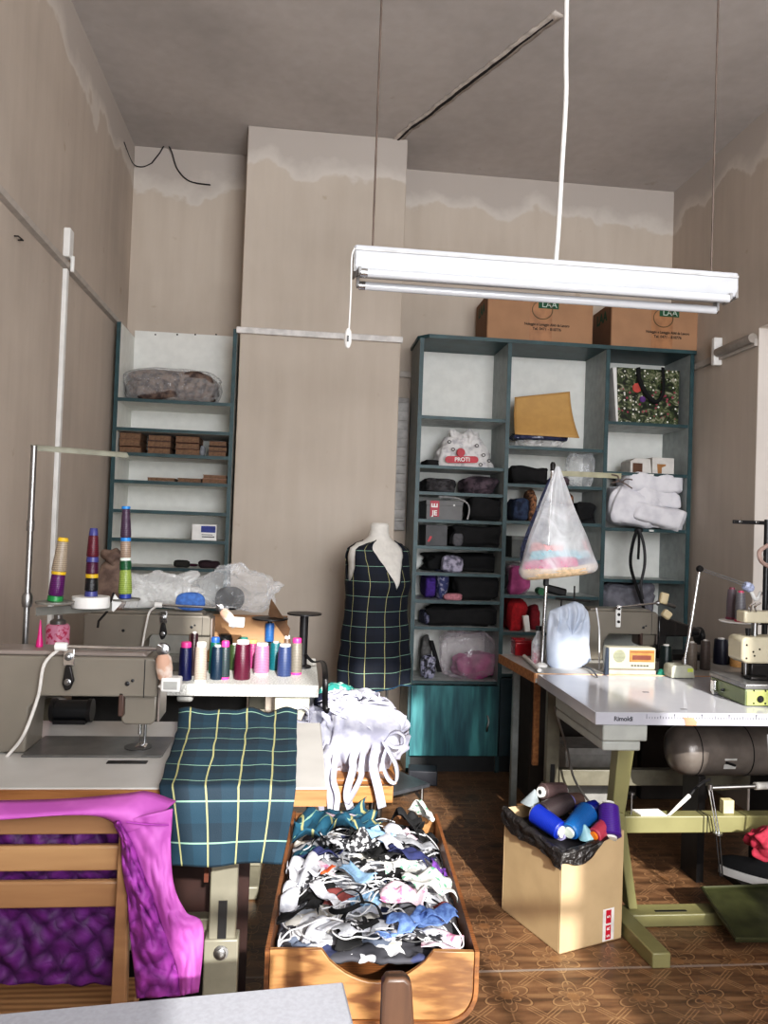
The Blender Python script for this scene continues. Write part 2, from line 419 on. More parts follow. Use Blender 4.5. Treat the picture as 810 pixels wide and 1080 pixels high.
# thick round duct on the right wall ending in a socket box
a = PX(757, 372, XR-.03)
t = thing('cable_duct', 'fat grey cable duct ending in a white cap on right wall, above the pier', 'cable duct', a)
MB().cyl(a, (a.x, ny1+.002, a.z), .026, n=16).build('duct_tube', mat('duct_grey', (150, 142, 134), .5), t)
MB().box((XR-.025, a.y+.02, a.z+.01), (.05, .035, .16)).build('end_box', white_paint, t, bevel=.006)
# plastered cable chase / crack across the ceiling
p0 = PZ(412, 151, CEIL); p1 = PZ(590, 13, CEIL); d = (p1-p0); n2 = Vector((-d.y, d.x, 0)).normalized()
def crackline(w, zz, amp, seed, m, u0=0, u1=1, wfun=None):
    g = MB()
    def fn(u, v):
        k = u0+(u1-u0)*v; ww = w*(wfun(v) if wfun else 1)
        q = p0+d*k+n2*(noise.noise(Vector((k*9, seed, 0)))*amp+(u-.5)*ww*(1+.5*noise.noise(Vector((k*30, seed+5, 0)))))
        return (q.x, q.y, zz)
    return g.grid(fn, 2, 60)
struct('trim_5', crackline(.05, CEIL-.004, .01, 1, None), mat('chase_plaster', (188, 179, 171), .9, var=.15), solid=.008)
struct('trim_6', crackline(.013, CEIL-.0095, .012, 1, None, .0, .97, lambda v: .35+.9*math.sin(PI*min(1, v*1.1))**.5 if v < .9 else .5), mat('chase_dark', (38, 32, 30), .9), solid=.004)
# loose cable in the far left corner of the ceiling
pts = [PY(160, 172, 4.79), PY(168, 162, 4.79), PY(175, 152, 4.77), PY(181, 160, 4.78), PY(187, 178, 4.79), PY(200, 191, 4.79), PY(222, 195, 4.79)]
def smooth_pts(p, k=6):
    out = []; p = [Vector(q) for q in p]
    for i in range(len(p)-1):
        a, b, c, e = p[max(i-1, 0)], p[i], p[i+1], p[min(i+2, len(p)-1)]
        for j in range(k):
            t = j/k
            out.append(.5*((2*b)+(c-a)*t+(2*a-5*b+4*c-e)*t*t+(3*b-a-3*c+e)*t**3))
    return out+[p[-1]]
MB().tube(smooth_pts(pts), .004, 6).build('loose_cable', black_pl, label='thin dark cable hanging loose in the far left ceiling corner', cat='cable')
pts = [PX(131, 150, XL+.004), PX(140, 172, XL+.004), PY(150, 176, 4.795), PY(160, 172, 4.795)]
MB().tube(smooth_pts(pts), .003, 6).build('wall_cable', black_pl, label='thin dark wire crossing the top of the left wall corner', cat='cable')
# white conduit down the left wall
a = PX(69, 263, XL); b = PX(57, 600, XL+.0)
yc = PX(67, 290, XL).y
t = thing('cable_conduit', 'white vertical cable conduit on left wall with a small box above the rail', 'conduit', (XL, yc, 0))
MB().b2((XL, yc-.016, .4), (XL+.02, yc+.016, z_r-.02)).build('conduit_channel', white_paint, t, bevel=.003)
MB().b2((XL, yc-.03, z_r+.03), (XL+.03, yc+.03, z_r+.16)).build('junction_box', white_paint, t, bevel=.005)
MB().tube([(XL+.036, yc, z_r-.03), (XL+.036, yc, z_r+.04)], .009, 8).build('conduit_bend', white_paint, t)
a = PX(17, 251, XL)
MB().tube([(XL, a.y-.02, a.z), (XL+.015, a.y-.02, a.z), (XL+.018, a.y+.02, a.z), (XL, a.y+.02, a.z)], .003, 6).build('wall_staple', black_pl, label='small black staple nail in the left wall above the rail end', cat='staple')
# white trunking strip beside the cabinets
t = thing('vent_box', 'pale slatted vent box on the back wall behind the tall cabinet edge', 'vent', (.6, BY, 1.95))
a = PY(425, 420, BY-.03); b = PY(436, 560, BY-.03)
MB().b2((.545, BY-.05, b.z), (.64, BY-.001, a.z)).build('vent_body', mat('vent_grey', (150, 146, 142), .5), t, bevel=.004)
pf_ = [(BY-.0505, a.z-.03)]
for k in range(14):
    z = a.z-.03-k*(a.z-b.z-.05)/14; pf_ += [(BY-.051, z), (BY-.058, z-.004), (BY-.058, z-.014)]
pf_ += [(BY-.0505, pf_[-1][1]-.004)]
MB().prism(pf_, .55, .635, 'x').build('vent_slats', mat('vent_light', (172, 168, 164), .5), t)

# ============================================================ LIGHT
def sun():
    l = bpy.data.lights.new('sun', 'SUN'); l.energy = 7.5; l.angle = R(.9); l.color = (1, .965, .91)
    o = bpy.data.objects.new('sun', l); col.objects.link(o)
    o.rotation_euler = Vector((-.13, 1, -.50)).to_track_quat('-Z', 'Y').to_euler()
def area(name, c, sx, sz, e, colr, dirv=(0, 1, 0)):
    l = bpy.data.lights.new(name, 'AREA'); l.shape = 'RECTANGLE'; l.size = sx; l.size_y = sz; l.energy = e; l.color = colr
    o = bpy.data.objects.new(name, l); col.objects.link(o); o.location = c
    o.rotation_euler = Vector(dirv).to_track_quat('-Z', 'Y').to_euler()
sun()
area('window_daylight', (.87, RY+.02, 2.0), 1.5, 2.5, 150, (.96, .975, 1), (0, 1, .16))
area('window_daylight_side', (2.0, RY+.02, 2.6), .5, 1.2, 40, (.95, .97, 1), (-.2, 1, .1))  # daylight lamp at the added high opening
w = bpy.data.worlds.new('sky'); sc.world = w; w.use_nodes = True
bg = w.node_tree.nodes['Background']; bg.inputs[0].default_value = (.62, .74, .95, 1); bg.inputs[1].default_value = 1.2
sc.view_settings.view_transform = 'Standard'; sc.view_settings.look = 'None'; sc.view_settings.exposure = .16
sc.view_settings.use_curve_mapping = True
cv = sc.view_settings.curve_mapping; cc_ = cv.curves[3]
cc_.points.new(.035, .026); cc_.points.new(.35, .355); cv.update()
try: sc.view_settings.look = 'None'
except Exception: pass

# ============================================================ FLUORESCENT FITTING
ly = 2.30
a = PY(375, 256, ly); b = PY(776, 292, ly); zt = (a.z+b.z)/2; x0, x1 = a.x, b.x
t = thing('ceiling_light', 'white double-tube fluorescent fitting hung on thin rods from the ceiling', 'ceiling light', ((x0+x1)/2, ly, zt))
lm = mat('fitting_white', (188, 190, 194), .35, var=.05, nscale=8)
MB().prism([(ly-.012, zt), (ly+.075, zt), (ly+.075, zt-.05), (ly+.07, zt-.075), (ly-.004, zt-.075), (ly-.016, zt-.05)], x0, x1, 'x').build('housing', lm, t, bevel=.003)
MB().b2((x0, ly-.018, zt-.018), (x1, ly-.012, zt-.012)).build('housing_rim', mat('rim_grey', (190, 190, 190), .4), t)
tm = mat('tube_glass', (206, 208, 212), .15, var=.02, coat=1)
for k, (yy, zz) in enumerate(((ly-.015, zt-.085), (ly+.062, zt-.10))):
    tb = MB().cyl((x0+.03, yy, zz), (x1-.03, yy, zz), .013, n=20).build('lamp_tube', tm, t)
    for s, xx in ((1, x0+.022), (-1, x1-.022)):
        MB().cyl((xx-.004, yy, zz), (xx+.012*s+.004, yy, zz), .0135, n=20).build('tube_cap', chrome, tb)
        MB().b2((xx-.012, yy-.014, zz-.006), (xx-.002, yy+.014, zt-.07)).build('lamp_holder', mat('holder_grey', (150, 150, 150), .4), t, bevel=.003)
MB().b2((x0-.004, ly-.01, zt-.08), (x0+.004, ly+.07, zt-.004)).build('end_plate', mat('endplate', (140, 138, 136), .4, .3), t)
MB().b2((x1-.004, ly-.01, zt-.08), (x1+.004, ly+.07, zt-.004)).build('end_plate', mat('endplate', (140, 138, 136), .4, .3), t)
a = PY(733, 302, ly-.015)
MB().lathe([(.011, 0), (.011, .003), (.008, .004)], (a.x, ly-.0125, zt-.035), 16, axis=(0, -1, 0)).build('starter_cap', mat('starter', (205, 205, 205), .3), t)
for px in (393, 750):
    q = PY(px, 262 if px < 500 else 290, ly+.03)
    MB().tube([(q.x, ly+.03, zt-.002), (q.x, ly+.03, CEIL)], .0032, 8).build('hanging_rod', mat('rod_brown', (104, 92, 84), .5, .3), t)
q = [PY(586, 276, ly+.03), PY(589, 240, ly+.03), PY(593, 170, ly+.03), PY(597, 100, ly+.03), PY(597, 40, ly+.03), PY(596, -40, ly+.03)]
q[0].z = zt-.002; q[-1].z = CEIL
MB().tube(smooth_pts(q), .0075, 10).build('power_cable', white_paint, t)
q = [PY(374, 262, ly-.015), PY(371, 272, ly-.02), PY(370, 310, ly-.02), PY(368, 348, ly-.02)]
MB().tube(smooth_pts(q), .0025, 6).build('pull_cord', white_paint, t)
sw = MB().lathe([(.004, .03), (.009, .022), (.011, .005), (.011, -.012), (.007, -.026), (.002, -.03)], PY(367, 357, ly-.02), 16).build('cord_switch', white_paint, t)
q = PY(367, 357, ly-.033)
MB().box(q, (.005, .006, .018)).build('switch_rocker', black_pl, sw)

# ============================================================ LEFT BOOKCASE
teal = mat('teal_laminate', (44, 72, 76), .45, var=.15, nscale=12)
teal_l = mat('teal_side', (150, 156, 156), .5, var=.06)
wpanel = mat('white_panel', (222, 222, 216), .55, var=.03)
def sz(px, py): return PY(px, py, cy).z
L0, L1 = PY(121, 400, cy).x, PY(248, 400, cy).x
L0 = max(L0, XL+.004)
ztop = sz(118, 339)
t = thing('bookcase', 'tall narrow open bookcase with teal edges and white back in the left alcove', 'bookcase', ((L0+L1)/2, 4.6, 0))
for nm, xx in (('side_panel', L0), ('side_panel', L1-.02)):
    pn = MB().b2((xx, cy+.003, 0), (xx+.02, BY-.012, ztop)).build(nm, wpanel, t)
    MB().b2((xx-.001, cy, 0), (xx+.021, cy+.003, ztop+.001)).build('edge_strip', teal, pn)
MB().b2((L0+.02, BY-.012, 0), (L1-.02, BY-.004, PY(200, 352, BY-.012).z)).build('back_panel', wpanel, t)
lsz = []
for py in (422, 453, 479, 508, 539, 569, 599, 640, 700):
    z = sz(180, py); lsz.append(z)
    sh = MB().b2((L0+.02, cy+.006, z-.018), (L1-.02, BY-.012, z)).build('shelf', wpanel, t)
    MB().b2((L0+.02, cy+.003, z-.018), (L1-.02, cy+.006, z+.001)).build('edge_strip', teal, sh)
for px in (164, 187, 206, 228): q = PY(px, 353, BY-.012); MB().cyl(q, q+Vector((0, -.005, 0)), .005, n=8).build('panel_screw', dark_metal, t)

# ============================================================ RIGHT CABINETS
bx = [PY(447, 400, cy).x, PY(537, 400, cy).x, PY(641, 400, cy).x, PY(730, 400, cy).x]
bx[0] = PY(444, 400, cy).x
CT = 2.55; yb = BY-.02
t = thing('shelf_cabinet', 'wide three bay teal edged shelf cabinet with white back against the back wall', 'cabinet', ((bx[0]+bx[3])/2, 4.6, 0))
tealw = wood('teal_stained_wood', (74, 148, 150), (24, 74, 84), (9, 1, 1), .5, 2.0, 3.5)
teal_shaded = mat('teal_door_shaded', (22, 48, 56), .5)  # shaded copy of the door teal: darkness behind the tables painted in
tp = MB()
tp.prism([(bx[0]-.02, yb), (bx[0]-.02, cy+.06), (bx[0]+.04, cy-.01), (bx[3]+.02, cy-.01), (bx[3]+.02, yb)], CT-.022, CT, 'z')
tp.build('top_panel', teal, t)
cab_side = mat('cabinet_side', (152, 158, 156), .5, var=.08)
for i, x in enumerate(bx):
    pn = MB().b2((x-.011, cy+.004, 0), (x+.011, yb, CT-.022)).build('side_panel', cab_side, t)
    MB().b2((x-.012, cy, 0), (x+.012, cy+.004, CT-.022)).build('edge_strip', teal, pn)
MB().b2((bx[0]+.011, yb-.006, .06), (bx[3]-.011, yb, CT-.022)).build('back_panel', wpanel, t)
bays = {0: [440, 492, 520, 549, 577, 605, 634, 662, 719], 1: [472, 512, 551, 590, 629, 668, 712], 2: [446, 499, 558, 612, 662, 712]}
BZ = {}
for i in range(3):
    BZ[i] = []
    for py in bays[i]:
        z = sz((490, 590, 685)[i], py); BZ[i].append(z)
        sh = MB().b2((bx[i]+.011, cy+.016, z-.018), (bx[i+1]-.011, yb-.006, z)).build('shelf', mat('shelf_pale', (188, 192, 190), .5), t)
        MB().b2((bx[i]+.011, cy+.012, z-.018), (bx[i+1]-.011, cy+.016, z+.001)).build('edge_strip', teal, sh)
    zd = BZ[i][-1]-.022
    dr = MB().b2((bx[i]+.004, cy-.016, .1), (bx[i+1]-.004, cy, zd)).build('cabinet_door', tealw if i == 0 else teal_shaded, t, bevel=.003)
    MB().tube(smooth_pts([(bx[i+1]-.07, cy-.016, zd-.26), (bx[i+1]-.075, cy-.035, zd-.24), (bx[i+1]-.065, cy-.035, zd-.2), (bx[i+1]-.07, cy-.016, zd-.17)]), .006, 8).build('door_handle', steel, dr)
MB().b2((bx[0]+.011, cy+.02, 0), (bx[3]-.011, cy+.035, .095)).build('plinth', mat('plinth_dark', (30, 32, 34), .6), t)
for (px, py, z) in ((688, 556, BZ[2][2]), (688, 499, BZ[2][1])):
    q = PY(px, py, cy); MB().b2((q.x-.014, cy+.009, z-.014), (q.x+.014, cy+.012, z-.004)).build('shelf_tag', white_paint, t)

def shelf_box(px0, px1, pyt, z, yf=None, yd=.26):
    """centre and half-size of a body standing on a shelf, read off the photo"""
    yf = yf or cy+.04
    a = PY(px0, pyt, yf); b = PY(px1, pyt, yf)
    h = (a.z+b.z)/2-z
    return Vector(((a.x+b.x)/2, yf+yd/2, z+h/2)), Vector(((b.x-a.x)/2, yd/2, h/2))
def sblob(name, px0, px1, pyt, z, m, label, cat, group=None, yf=None, yd=.26, **k):
    c, r = shelf_box(px0, px1, pyt, z, yf, yd); k.setdefault('e', .55); k.setdefault('amp', .06)
    am = k['amp']+k.get('fold', 0)
    if m == black_cl: k['e'] = .3; k['lay'] = 4; k.setdefault('fold', .06); k.setdefault('foldf', 12); k.setdefault('folddir', (1, 0, 0)); am = .08
    r = Vector((r.x*(1-am*.5), r.y*(1-am), r.z)); c = Vector((c.x, c.y, z+r.z*.98+.0005))
    film_ = 'film' in m.name or 'shiny' in m.name or 'foil' in m.name
    if film_: k['jit'] = .05; k['nu'] = 44; k['nv'] = 20; k['fold'] = max(k.get('fold', 0), .1)
    else: k['lay'] = k.get('lay', 3); k['fold'] = max(k.get('fold', 0), .2); k['amp'] = .12; k['freq'] = 9; k['nu'] = 64; k['nv'] = 34
    return MB().blob(c, r, **k).build(name, m, label=label, cat=cat, group=group, sharp=80, smooth=not film_)
# ============================================================ LEFT TABLES
TZ = .80
lam = mat('grey_laminate', (196, 194, 190), .3, var=.06, nscale=5)
ply = wood('birch_edge', (172, 122, 76), (126, 82, 48), (1, 20, 20), .45)
leg_g = mat('leg_greygreen', (132, 128, 112), .45, .2, var=.06)
dark_wood = wood('dark_wood', (92, 50, 34), (48, 24, 18), (1, 10, 10), .5)
def bolt(mb, c, r=.012, ax=(0, -1, 0)):
    mb.lathe([(r*1.5, 0), (r*1.5, .003), (r, .004), (r, .01), (r*.6, .012)], c, 12, axis=ax)
def stand_leg(t, x, y, z1, mt, w=.06, d=.035, foot=(.3, .3), zb=.36):
    """slotted inner leg sliding in an outer column on a foot bar"""
    lg = MB().b2((x-w/2, y-d/2, zb-.05), (x+w/2, y+d/2, z1)).build('leg', mt, t, bevel=.004)
    MB().b2((x-w/2-.008, y-d/2-.008, .05), (x+w/2+.008, y+d/2+.008, zb)).build('leg_sleeve', mt, lg, bevel=.004)
    MB().b2((x-w*.16, y-d/2-.003, zb+.0), (x+w*.16, y-d/2+.001, zb+.09)).build('leg_slot', black_pl, lg)
    b = MB(); bolt(b, (x, y-d/2-.008, zb-.03), .012); b.build('leg_bolt', steel, lg)
    MB().b2((x-w/2-.01, y-foot[0], 0), (x+w/2+.01, y+foot[1], .05)).build('foot_bar', mt, lg, bevel=.006)
# --- front sewing table
a = PZ(345, 832, TZ); xr1 = a.x; yf1 = a.y; yb1 = PZ(315, 762, TZ).y
t = thing('sewing_table', 'front sewing machine table with grey laminate top and orange wooden edge', 'table', (-.5, yf1+.3, 0))
top = MB().b2((XL+.01, yf1+.006, TZ-.03), (xr1, yb1, TZ)).build('table_top', lam, t, bevel=.003)
MB().b2((XL+.01, yf1, TZ-.04), (xr1, yf1+.006, TZ-.003)).build('edge_band', ply, top)
MB().b2((XL+.01, yf1+.006, TZ-.042), (xr1-.002, yb1-.002, TZ-.03)).build('top_underside', ply, top)
q = PY(238, 900, yf1+.14)
stand_leg(t, q.x, q.y, TZ-.042, leg_g, .065, .035, (.22, .35), PY(238, 990, yf1+.12).z+.0)
MB().b2((-.95, yf1+.3, .28), (q.x-.03, yf1+.34, .36)).build('cross_bar', leg_g, t, bevel=.004)
q2 = (-.98, yf1+.14)
stand_leg(t, q2[0], q2[1], TZ-.042, leg_g, .065, .035, (.22, .35), .4)
MB().b2((q.x-.36, yf1+.2, .14), (q.x-.05, yf1+.5, .17)).build('foot_pedal', dark_metal, t, bevel=.01)
dw = MB().b2((q.x-.32, yf1+.03, TZ-.12), (q.x-.065, yf1+.45, TZ-.045)).build('drawer', dark_wood, t, bevel=.003)
MB().b2((q.x-.056, yf1+.20, .5), (q.x-.045, yf1+.5, TZ-.045)).build('side_board', dark_wood, t)
MB().b2((-.95, yb1-.06, .02), (q.x+.04, yb1-.045, TZ-.045)).build('rear_board', mat('mahogany_shaded', (46, 26, 22), .5), t)  # mahogany board, added and darkened for the shade under the table
MB().cyl((-.62, yf1+.36, .5), (-.34, yf1+.36, .5), .085, n=24).build('clutch_motor', dark_metal, t, bevel=.008)
MB().cyl((-.62, yf1+.36, .585), (-.62, yf1+.36, TZ-.042), .02, n=10).build('motor_bracket', dark_metal, t)
# --- second table with the spools
yf2 = PZ(250, 722, TZ).y; xr2 = PZ(336, 722, TZ).x; yb2 = yf2+.6
speck = mat('speckled_laminate', (205, 205, 200), .4, var=.25, nscale=140)
t = thing('sewing_table', 'second sewing table with speckled pale top, holding the row of thread spools', 'table', (-.4, yf2+.3, 0))
MB().b2((XL+.01, yf2, TZ-.045), (xr2, yb2, TZ)).build('table_top', speck, t, bevel=.003)
q = PY(270, 750, yf2+.14)
stand_leg(t, q.x+.0, yf2+.2, TZ-.045, leg_g, .065, .035, (.2, .3), .4)
stand_leg(t, -.95, yf2+.2, TZ-.045, leg_g, .065, .035, (.2, .3), .4)
MB().b2((-.92, yf2+.2, .3), (q.x-.03, yf2+.24, .38)).build('cross_bar', leg_g, t, bevel=.004)
a = PY(290, 737, yf2+.02); b = PY(326, 750, yf2+.02)
MB().b2((a.x, yf2+.02, b.z-.005), (b.x, yf2+.4, TZ-.045)).build('drawer', mat('drawer_cream', (200, 198, 178), .5), t, bevel=.004)
a = PY(186, 735, yf2+.02); b = PY(203, 741, yf2+.02)
MB().b2((a.x, yf2+.02, b.z), (b.x, yf2+.1, TZ-.045)).build('knee_switch', mat('switch_grey', (170, 170, 166), .4), t, bevel=.01)
MB().b2((-.90, yf2+.32, .1), (q.x-.05, yf2+.34, TZ-.045)).build('back_board', mat('board_grey', (52, 50, 48), .7), t)
a = PY(52, 752, yf2+.06)
MB().tube([(a.x+.085*math.cos(k/20*2*PI), yf2+.06, a.z-.02+.085*math.sin(k/20*2*PI)) for k in range(20)], .009, 8, closed=True).build('belt_wheel', mat('wheel_grey', (150, 146, 138), .4), t)

# ============================================================ SEWING MACHINES (lockstitch heads)
mgrey = mat('machine_enamel', (122, 116, 106), .32, .1, var=.05, nscale=6)
mgrey2 = mat('machine_lid', (138, 128, 122), .35, .1, var=.05)
bedm = mat('bed_metal', (110, 110, 108), .3, .5, var=.1)
def machine(t, P, full=True, lid=mgrey2, mg=mgrey):
    """P: x0 pillar left, x1 pillar right, xe end of arm, xh left of needle head, y front, z0 bed top, za underside of arm, zt top"""
    x0, x1, xe, xh, y, z0, za, zt = (P[k] for k in ('x0', 'x1', 'xe', 'xh', 'y', 'z0', 'za', 'zt'))
    d = .13
    MB().prism([(x0, z0+.002), (x1, z0+.002), (x1+.004, za-.03), (x1+.03, za), (xe, za), (xe, zt-.012), (xe-.01, zt), (x0+.01, zt), (x0, zt-.012)], y, y+d, 'y').build('arm', mg, t, bevel=.006, seg=3)
    MB().prism([(x0+.02, zt), (xe-.03, zt), (xe-.04, zt+.012), (x0+.03, zt+.012)], y+.012, y+d-.012, 'y').build('arm_lid', lid, t, bevel=.004)
    zl = z0+.07 if full else z0+.06
    hd = MB().prism([(xh, za+.002), (xe-.002, za+.002), (xe-.004, zl+.012), (xe-.016, zl), (xh+.01, zl), (xh, zl+.01)], y+.02, y+d-.02, 'y').build('needle_head', mg, t, bevel=.005)
    fp = MB().prism([(y+.012, zl+.01), (y+d-.012, zl+.01), (y+d-.012, zt-.012), (y+.012, zt-.012)], xe, xe+.006, 'x').build('face_plate', mgrey2, t, bevel=.003)
    s = MB(); s.b2((xe-.034, y-.001, za), (xe-.032, y, zt-.004)); s.build('panel_seam', black_pl, t)
    lv = MB().b2((xh-.004, y+.0, za-.05), (xh+.01, y+.03, za+.012)).build('take_up_cover', mat('takeup', (72, 52, 44), .5), t, bevel=.003)
    xn = xe-.05
    nb = MB().cyl((xn, y+.06, z0+.036), (xn, y+.06, zl+.01), .005, n=10).build('needle_bar', chrome, t)
    MB().cyl((xn, y+.06, z0+.001), (xn, y+.06, z0+.036), .0015, n=6).build('needle', chrome, nb)
    pf = MB().cyl((xn+.013, y+.06, z0+.012), (xn+.013, y+.06, zl+.01), .004, n=10).build('presser_bar', steel, t)
    MB().prism([(xn-.008, z0+.003), (xn+.02, z0+.003), (xn+.02, z0+.008), (xn+.008, z0+.014), (xn-.008, z0+.008)], y+.035, y+.07, 'y').build('presser_foot', chrome, pf)
    b = MB(); b.lathe([(.006, 0), (.006, .003), (.002, .004)], (xe-.075, y, za+.035), 10, axis=(0, -1, 0)); b.build('oil_plug', black_pl, t)
    b = MB(); b.lathe([(.004, 0), (.004, .003), (.002, .004)], (xe-.062, y, za+.043), 10, axis=(0, -1, 0)); b.build('oil_plug', black_pl, t)
    MB().prism([(x1+.0, z0+.0), (xe+.02, z0+.0), (xe+.026, z0+.004), (xe+.02, z0+.006), (x1, z0+.006)], y-.03, y+.15, 'y').build('bed_plate', bedm, t, bevel=.002)
    MB().lathe([(.035, 0), (.035, .0015)], (xn, y+.045, z0+.0062), 24).build('throat_plate', mat('throat', (70, 70, 70), .3, .6), t)
def tension(t, x, y, z, s=1.0, name='thread_bracket'):
    p = MB().b2((x-.012*s, y-.008, z-.03*s), (x+.012*s, y, z+.01*s)).build(name, chrome, t, bevel=.002)
    b = MB(); bolt(b, (x, y-.008, z-.01*s), .006*s); b.build('bracket_screw', steel, p)
    l = MB().prism([(x-.011*s, z-.07*s), (x-.004*s, z-.085*s), (x+.006*s, z-.082*s), (x+.014*s, z-.062*s), (x+.006*s, z-.03*s), (x-.006*s, z-.03*s)], y-.012, y-.001, 'y').build('tension_plate', dark_metal, p, bevel=.003)
    b = MB(); bolt(b, (x+.001*s, y-.012, z-.065*s), .005*s); b.build('tension_screw', steel, p)
my = 2.04
def px(px_, py_, y): return PY(px_, py_, y)
P1 = dict(x0=-1.02, x1=px(28, 760, my).x, xe=px(166, 720, my).x, xh=px(126, 745, my).x, y=my, z0=TZ, za=px(100, 735, my).z, zt=px(100, 693, my).z)
t = thing('sewing_machine', 'nearest grey industrial sewing machine at left, with needle over the front table', 'sewing machine', (-.6, my+.06, TZ))
machine(t, P1)
q = px(74, 683, my); tension(t, q.x, my-.001, q.z-.01, 1.15)
hw = MB().cyl((-1.02, my+.065, P1['zt']-.04), (-1.055, my+.065, P1['zt']-.04), .06, n=28).build('hand_wheel', dark_metal, t, bevel=.006)
a = PZ(113, 804, TZ); b = PZ(158, 800, TZ)
MB().b2((a.x, a.y-.012, TZ), (b.x, a.y+.012, TZ+.001)).build('slide_slot', black_pl, t)
# motor seen through the machine arm
q = PY(100, 753, 2.62)
t = thing('bobbin_winder', 'black bobbin winder standing on the table behind the nearest machine', 'bobbin winder', (q.x, 2.36, TZ))
MB().cyl((q.x-.05, 2.36, TZ+.035), (q.x+.05, 2.36, TZ+.035), .03, n=20).build('winder_body', black_pl, t, bevel=.004)
MB().b2((q.x-.045, 2.33, TZ), (q.x+.045, 2.39, TZ+.012)).build('winder_base', dark_metal, t)
for s in (-.052, .052): MB().cyl((q.x+s-.006, 2.36, TZ+.035), (q.x+s+.006, 2.36, TZ+.035), .034, n=20).build('winder_disc', dark_metal, t)
# second machine
m2 = 3.19
P2 = dict(x0=px(88, 660, m2).x, x1=px(150, 690, m2).x, xe=px(222, 660, m2).x, xh=px(200, 680, m2).x, y=m2, z0=TZ, za=px(180, 670, m2).z, zt=px(150, 648, m2).z)
t = thing('sewing_machine', 'second grey sewing machine at left, standing behind the row of spools', 'sewing machine', ((P2['x0']+P2['xe'])/2, m2+.06, TZ))
machine(t, P2, lid=mgrey)
q = px(173, 645, m2); tension(t, q.x, m2-.001, q.z-.01, 1.2)
for k, (hx, hz) in enumerate(((130, 665),)):
    q = px(hx, hz, m2); b = MB(); b.lathe([(.006, 0), (.006, .003)], (q.x, m2-.0005, q.z), 10, axis=(0, -1, 0)); b.build('oil_plug', black_pl, t)

# ============================================================ ROD LAMPS
def rod_lamp(label, pa, pb, hd, tip, y, cable, taped=True, name='rod_lamp'):
    A, B, H, T = px(*pa, y), px(*pb, y), px(*hd, y), px(*tip, y)
    t = thing(name, label, 'lamp', A)
    rod = MB().cyl(A, B, .0055, n=12).build('rod', chrome, t)
    MB().cyl(A-(B-A).normalized()*.018, A+(B-A).normalized()*.012, .011, n=14).build('rod_sleeve', white_paint, rod, bevel=.002)
    j = MB(); j.lathe([(.006, -.012), (.016, -.008), (.018, 0), (.016, .008), (.006, .012)], B, 16, axis=(0, 1, 0)); j.build('joint', steel, t)
    j = MB(); j.cyl(B+Vector((-.012, -.006, .012)), B+Vector((.014, -.006, -.002)), .005); j.build('joint_screw', chrome, t)
    d = (T-H).normalized()
    MB().lathe([(.012, 0), (.019, .01), (.021, .035), (.018, .06), (.012, .066)], B+d*.012, 18, axis=d).build('lamp_neck', cloth('taped_skin', (190, 150, 128), (222, 214, 204), 25) if taped else white_paint, t)
    MB().lathe([(.010, .07), (.012, .078), (.02, .084), (.014, .09)], B+d*.008, 16, axis=d).build('lamp_collar', white_paint, t)
    hw, hh = (.024, .018) if y < 2.5 else (.03, .019)
    hb = MB().box(T, (hw*2, .04, hh*2), (0, R(2), 0)).build('lamp_head', white_paint, t, bevel=.004)
    MB().box(T+Vector((0, -.0205, -.001)), (.034, .002, .02)).build('lamp_window', mat('lampwin', (165, 165, 160), .3), hb)
    cp = [px(*c, y+dy) for c, dy in cable]; cp[0] = A
    MB().tube(smooth_pts(cp), .0042, 8).build('lamp_cable', mat('cable_white', (206, 202, 196), .5), t)
    return t
rod_lamp('chrome rod lamp with white head on the nearest machine, beside the thread spools', (66, 682), (172, 685), (179, 692), (181, 721), my-.02,
         [((57, 683), 0), ((47, 700), 0), ((40, 735), 0), ((25, 775), -.0), ((8, 797), -.0), ((-8, 815), 0)])
rod_lamp('chrome rod lamp with white head on the second machine, against the cardboard box', (168, 638), (232, 641), (240, 645), (250, 656), m2-.03,
         [((163, 639), 0), ((158, 645), 0), ((154, 660), 0), ((151, 676), 0), ((149, 690), 0)])

# ============================================================ THREAD STAND, stacked cones, left
y0 = 2.30
t = thing('thread_stand', 'tall steel thread stand on the left with a long horizontal guide bar', 'thread stand', px(32, 690, y0))
A = px(36, 472, y0); Bt = px(28, 690, y0)
zb = P1['zt']+.013; yb_ = y0
A.z = px(36, 472, y0).z
post = MB().cyl((A.x, y0, TZ), (A.x+.0, y0, A.z+.005), .0085, n=12).build('post', steel, t)
MB().lathe([(.013, 0), (.015, .01), (.015, .03), (.011, .04)], (A.x, y0, px(30, 640, y0).z), 14).build('post_collar', steel, post)
MB().lathe([(.011, 0), (.011, .03)], (A.x, y0, px(33, 560, y0).z), 12).build('post_collar', steel, post)
B_ = px(134, 481, y0)
B_.y = y0+.25; B_ = PY(134, 480, y0+.25)
MB().tube([(A.x-.006, y0, A.z), B_], .011, 8, flat=.5).build('guide_bar', mat('bar_green_grey', (150, 150, 136), .5, .2), t)
MB().lathe([(.03, 0), (.03, .012), (.014, .02), (.012, .03)], (A.x, y0, TZ), 16).build('stand_base', dark_metal, t)
C = px(38, 645, y0); D = px(118, 640, y0+.1)
MB().prism([(0, -.012), (0, .012), (1, .012), (1, -.012)], -.002, .002, 'y', Matrix.Translation(C) @ Matrix((((D-C).x, 0, 0, 0), ((D-C).y, 1, 0, 0), ((D-C).z, 0, 1, 0), (0, 0, 0, 1)))).build('cross_arm', mat('arm_dark', (90, 88, 80), .5), t)
discs = []
def disc(px_, py_, y, r, m, label, thick=.006, name='spool_plate', lidded=False):
    q = px(px_, py_, y)
    MB().lathe([(r, -.0), (r*1.02, thick*.5), (r, thick), (r*.5, thick)], (q.x, q.y, q.z-thick), 28).build(name, m, t, label=label)
    return q
gp = mat('plate_grey', (120, 118, 112), .4)
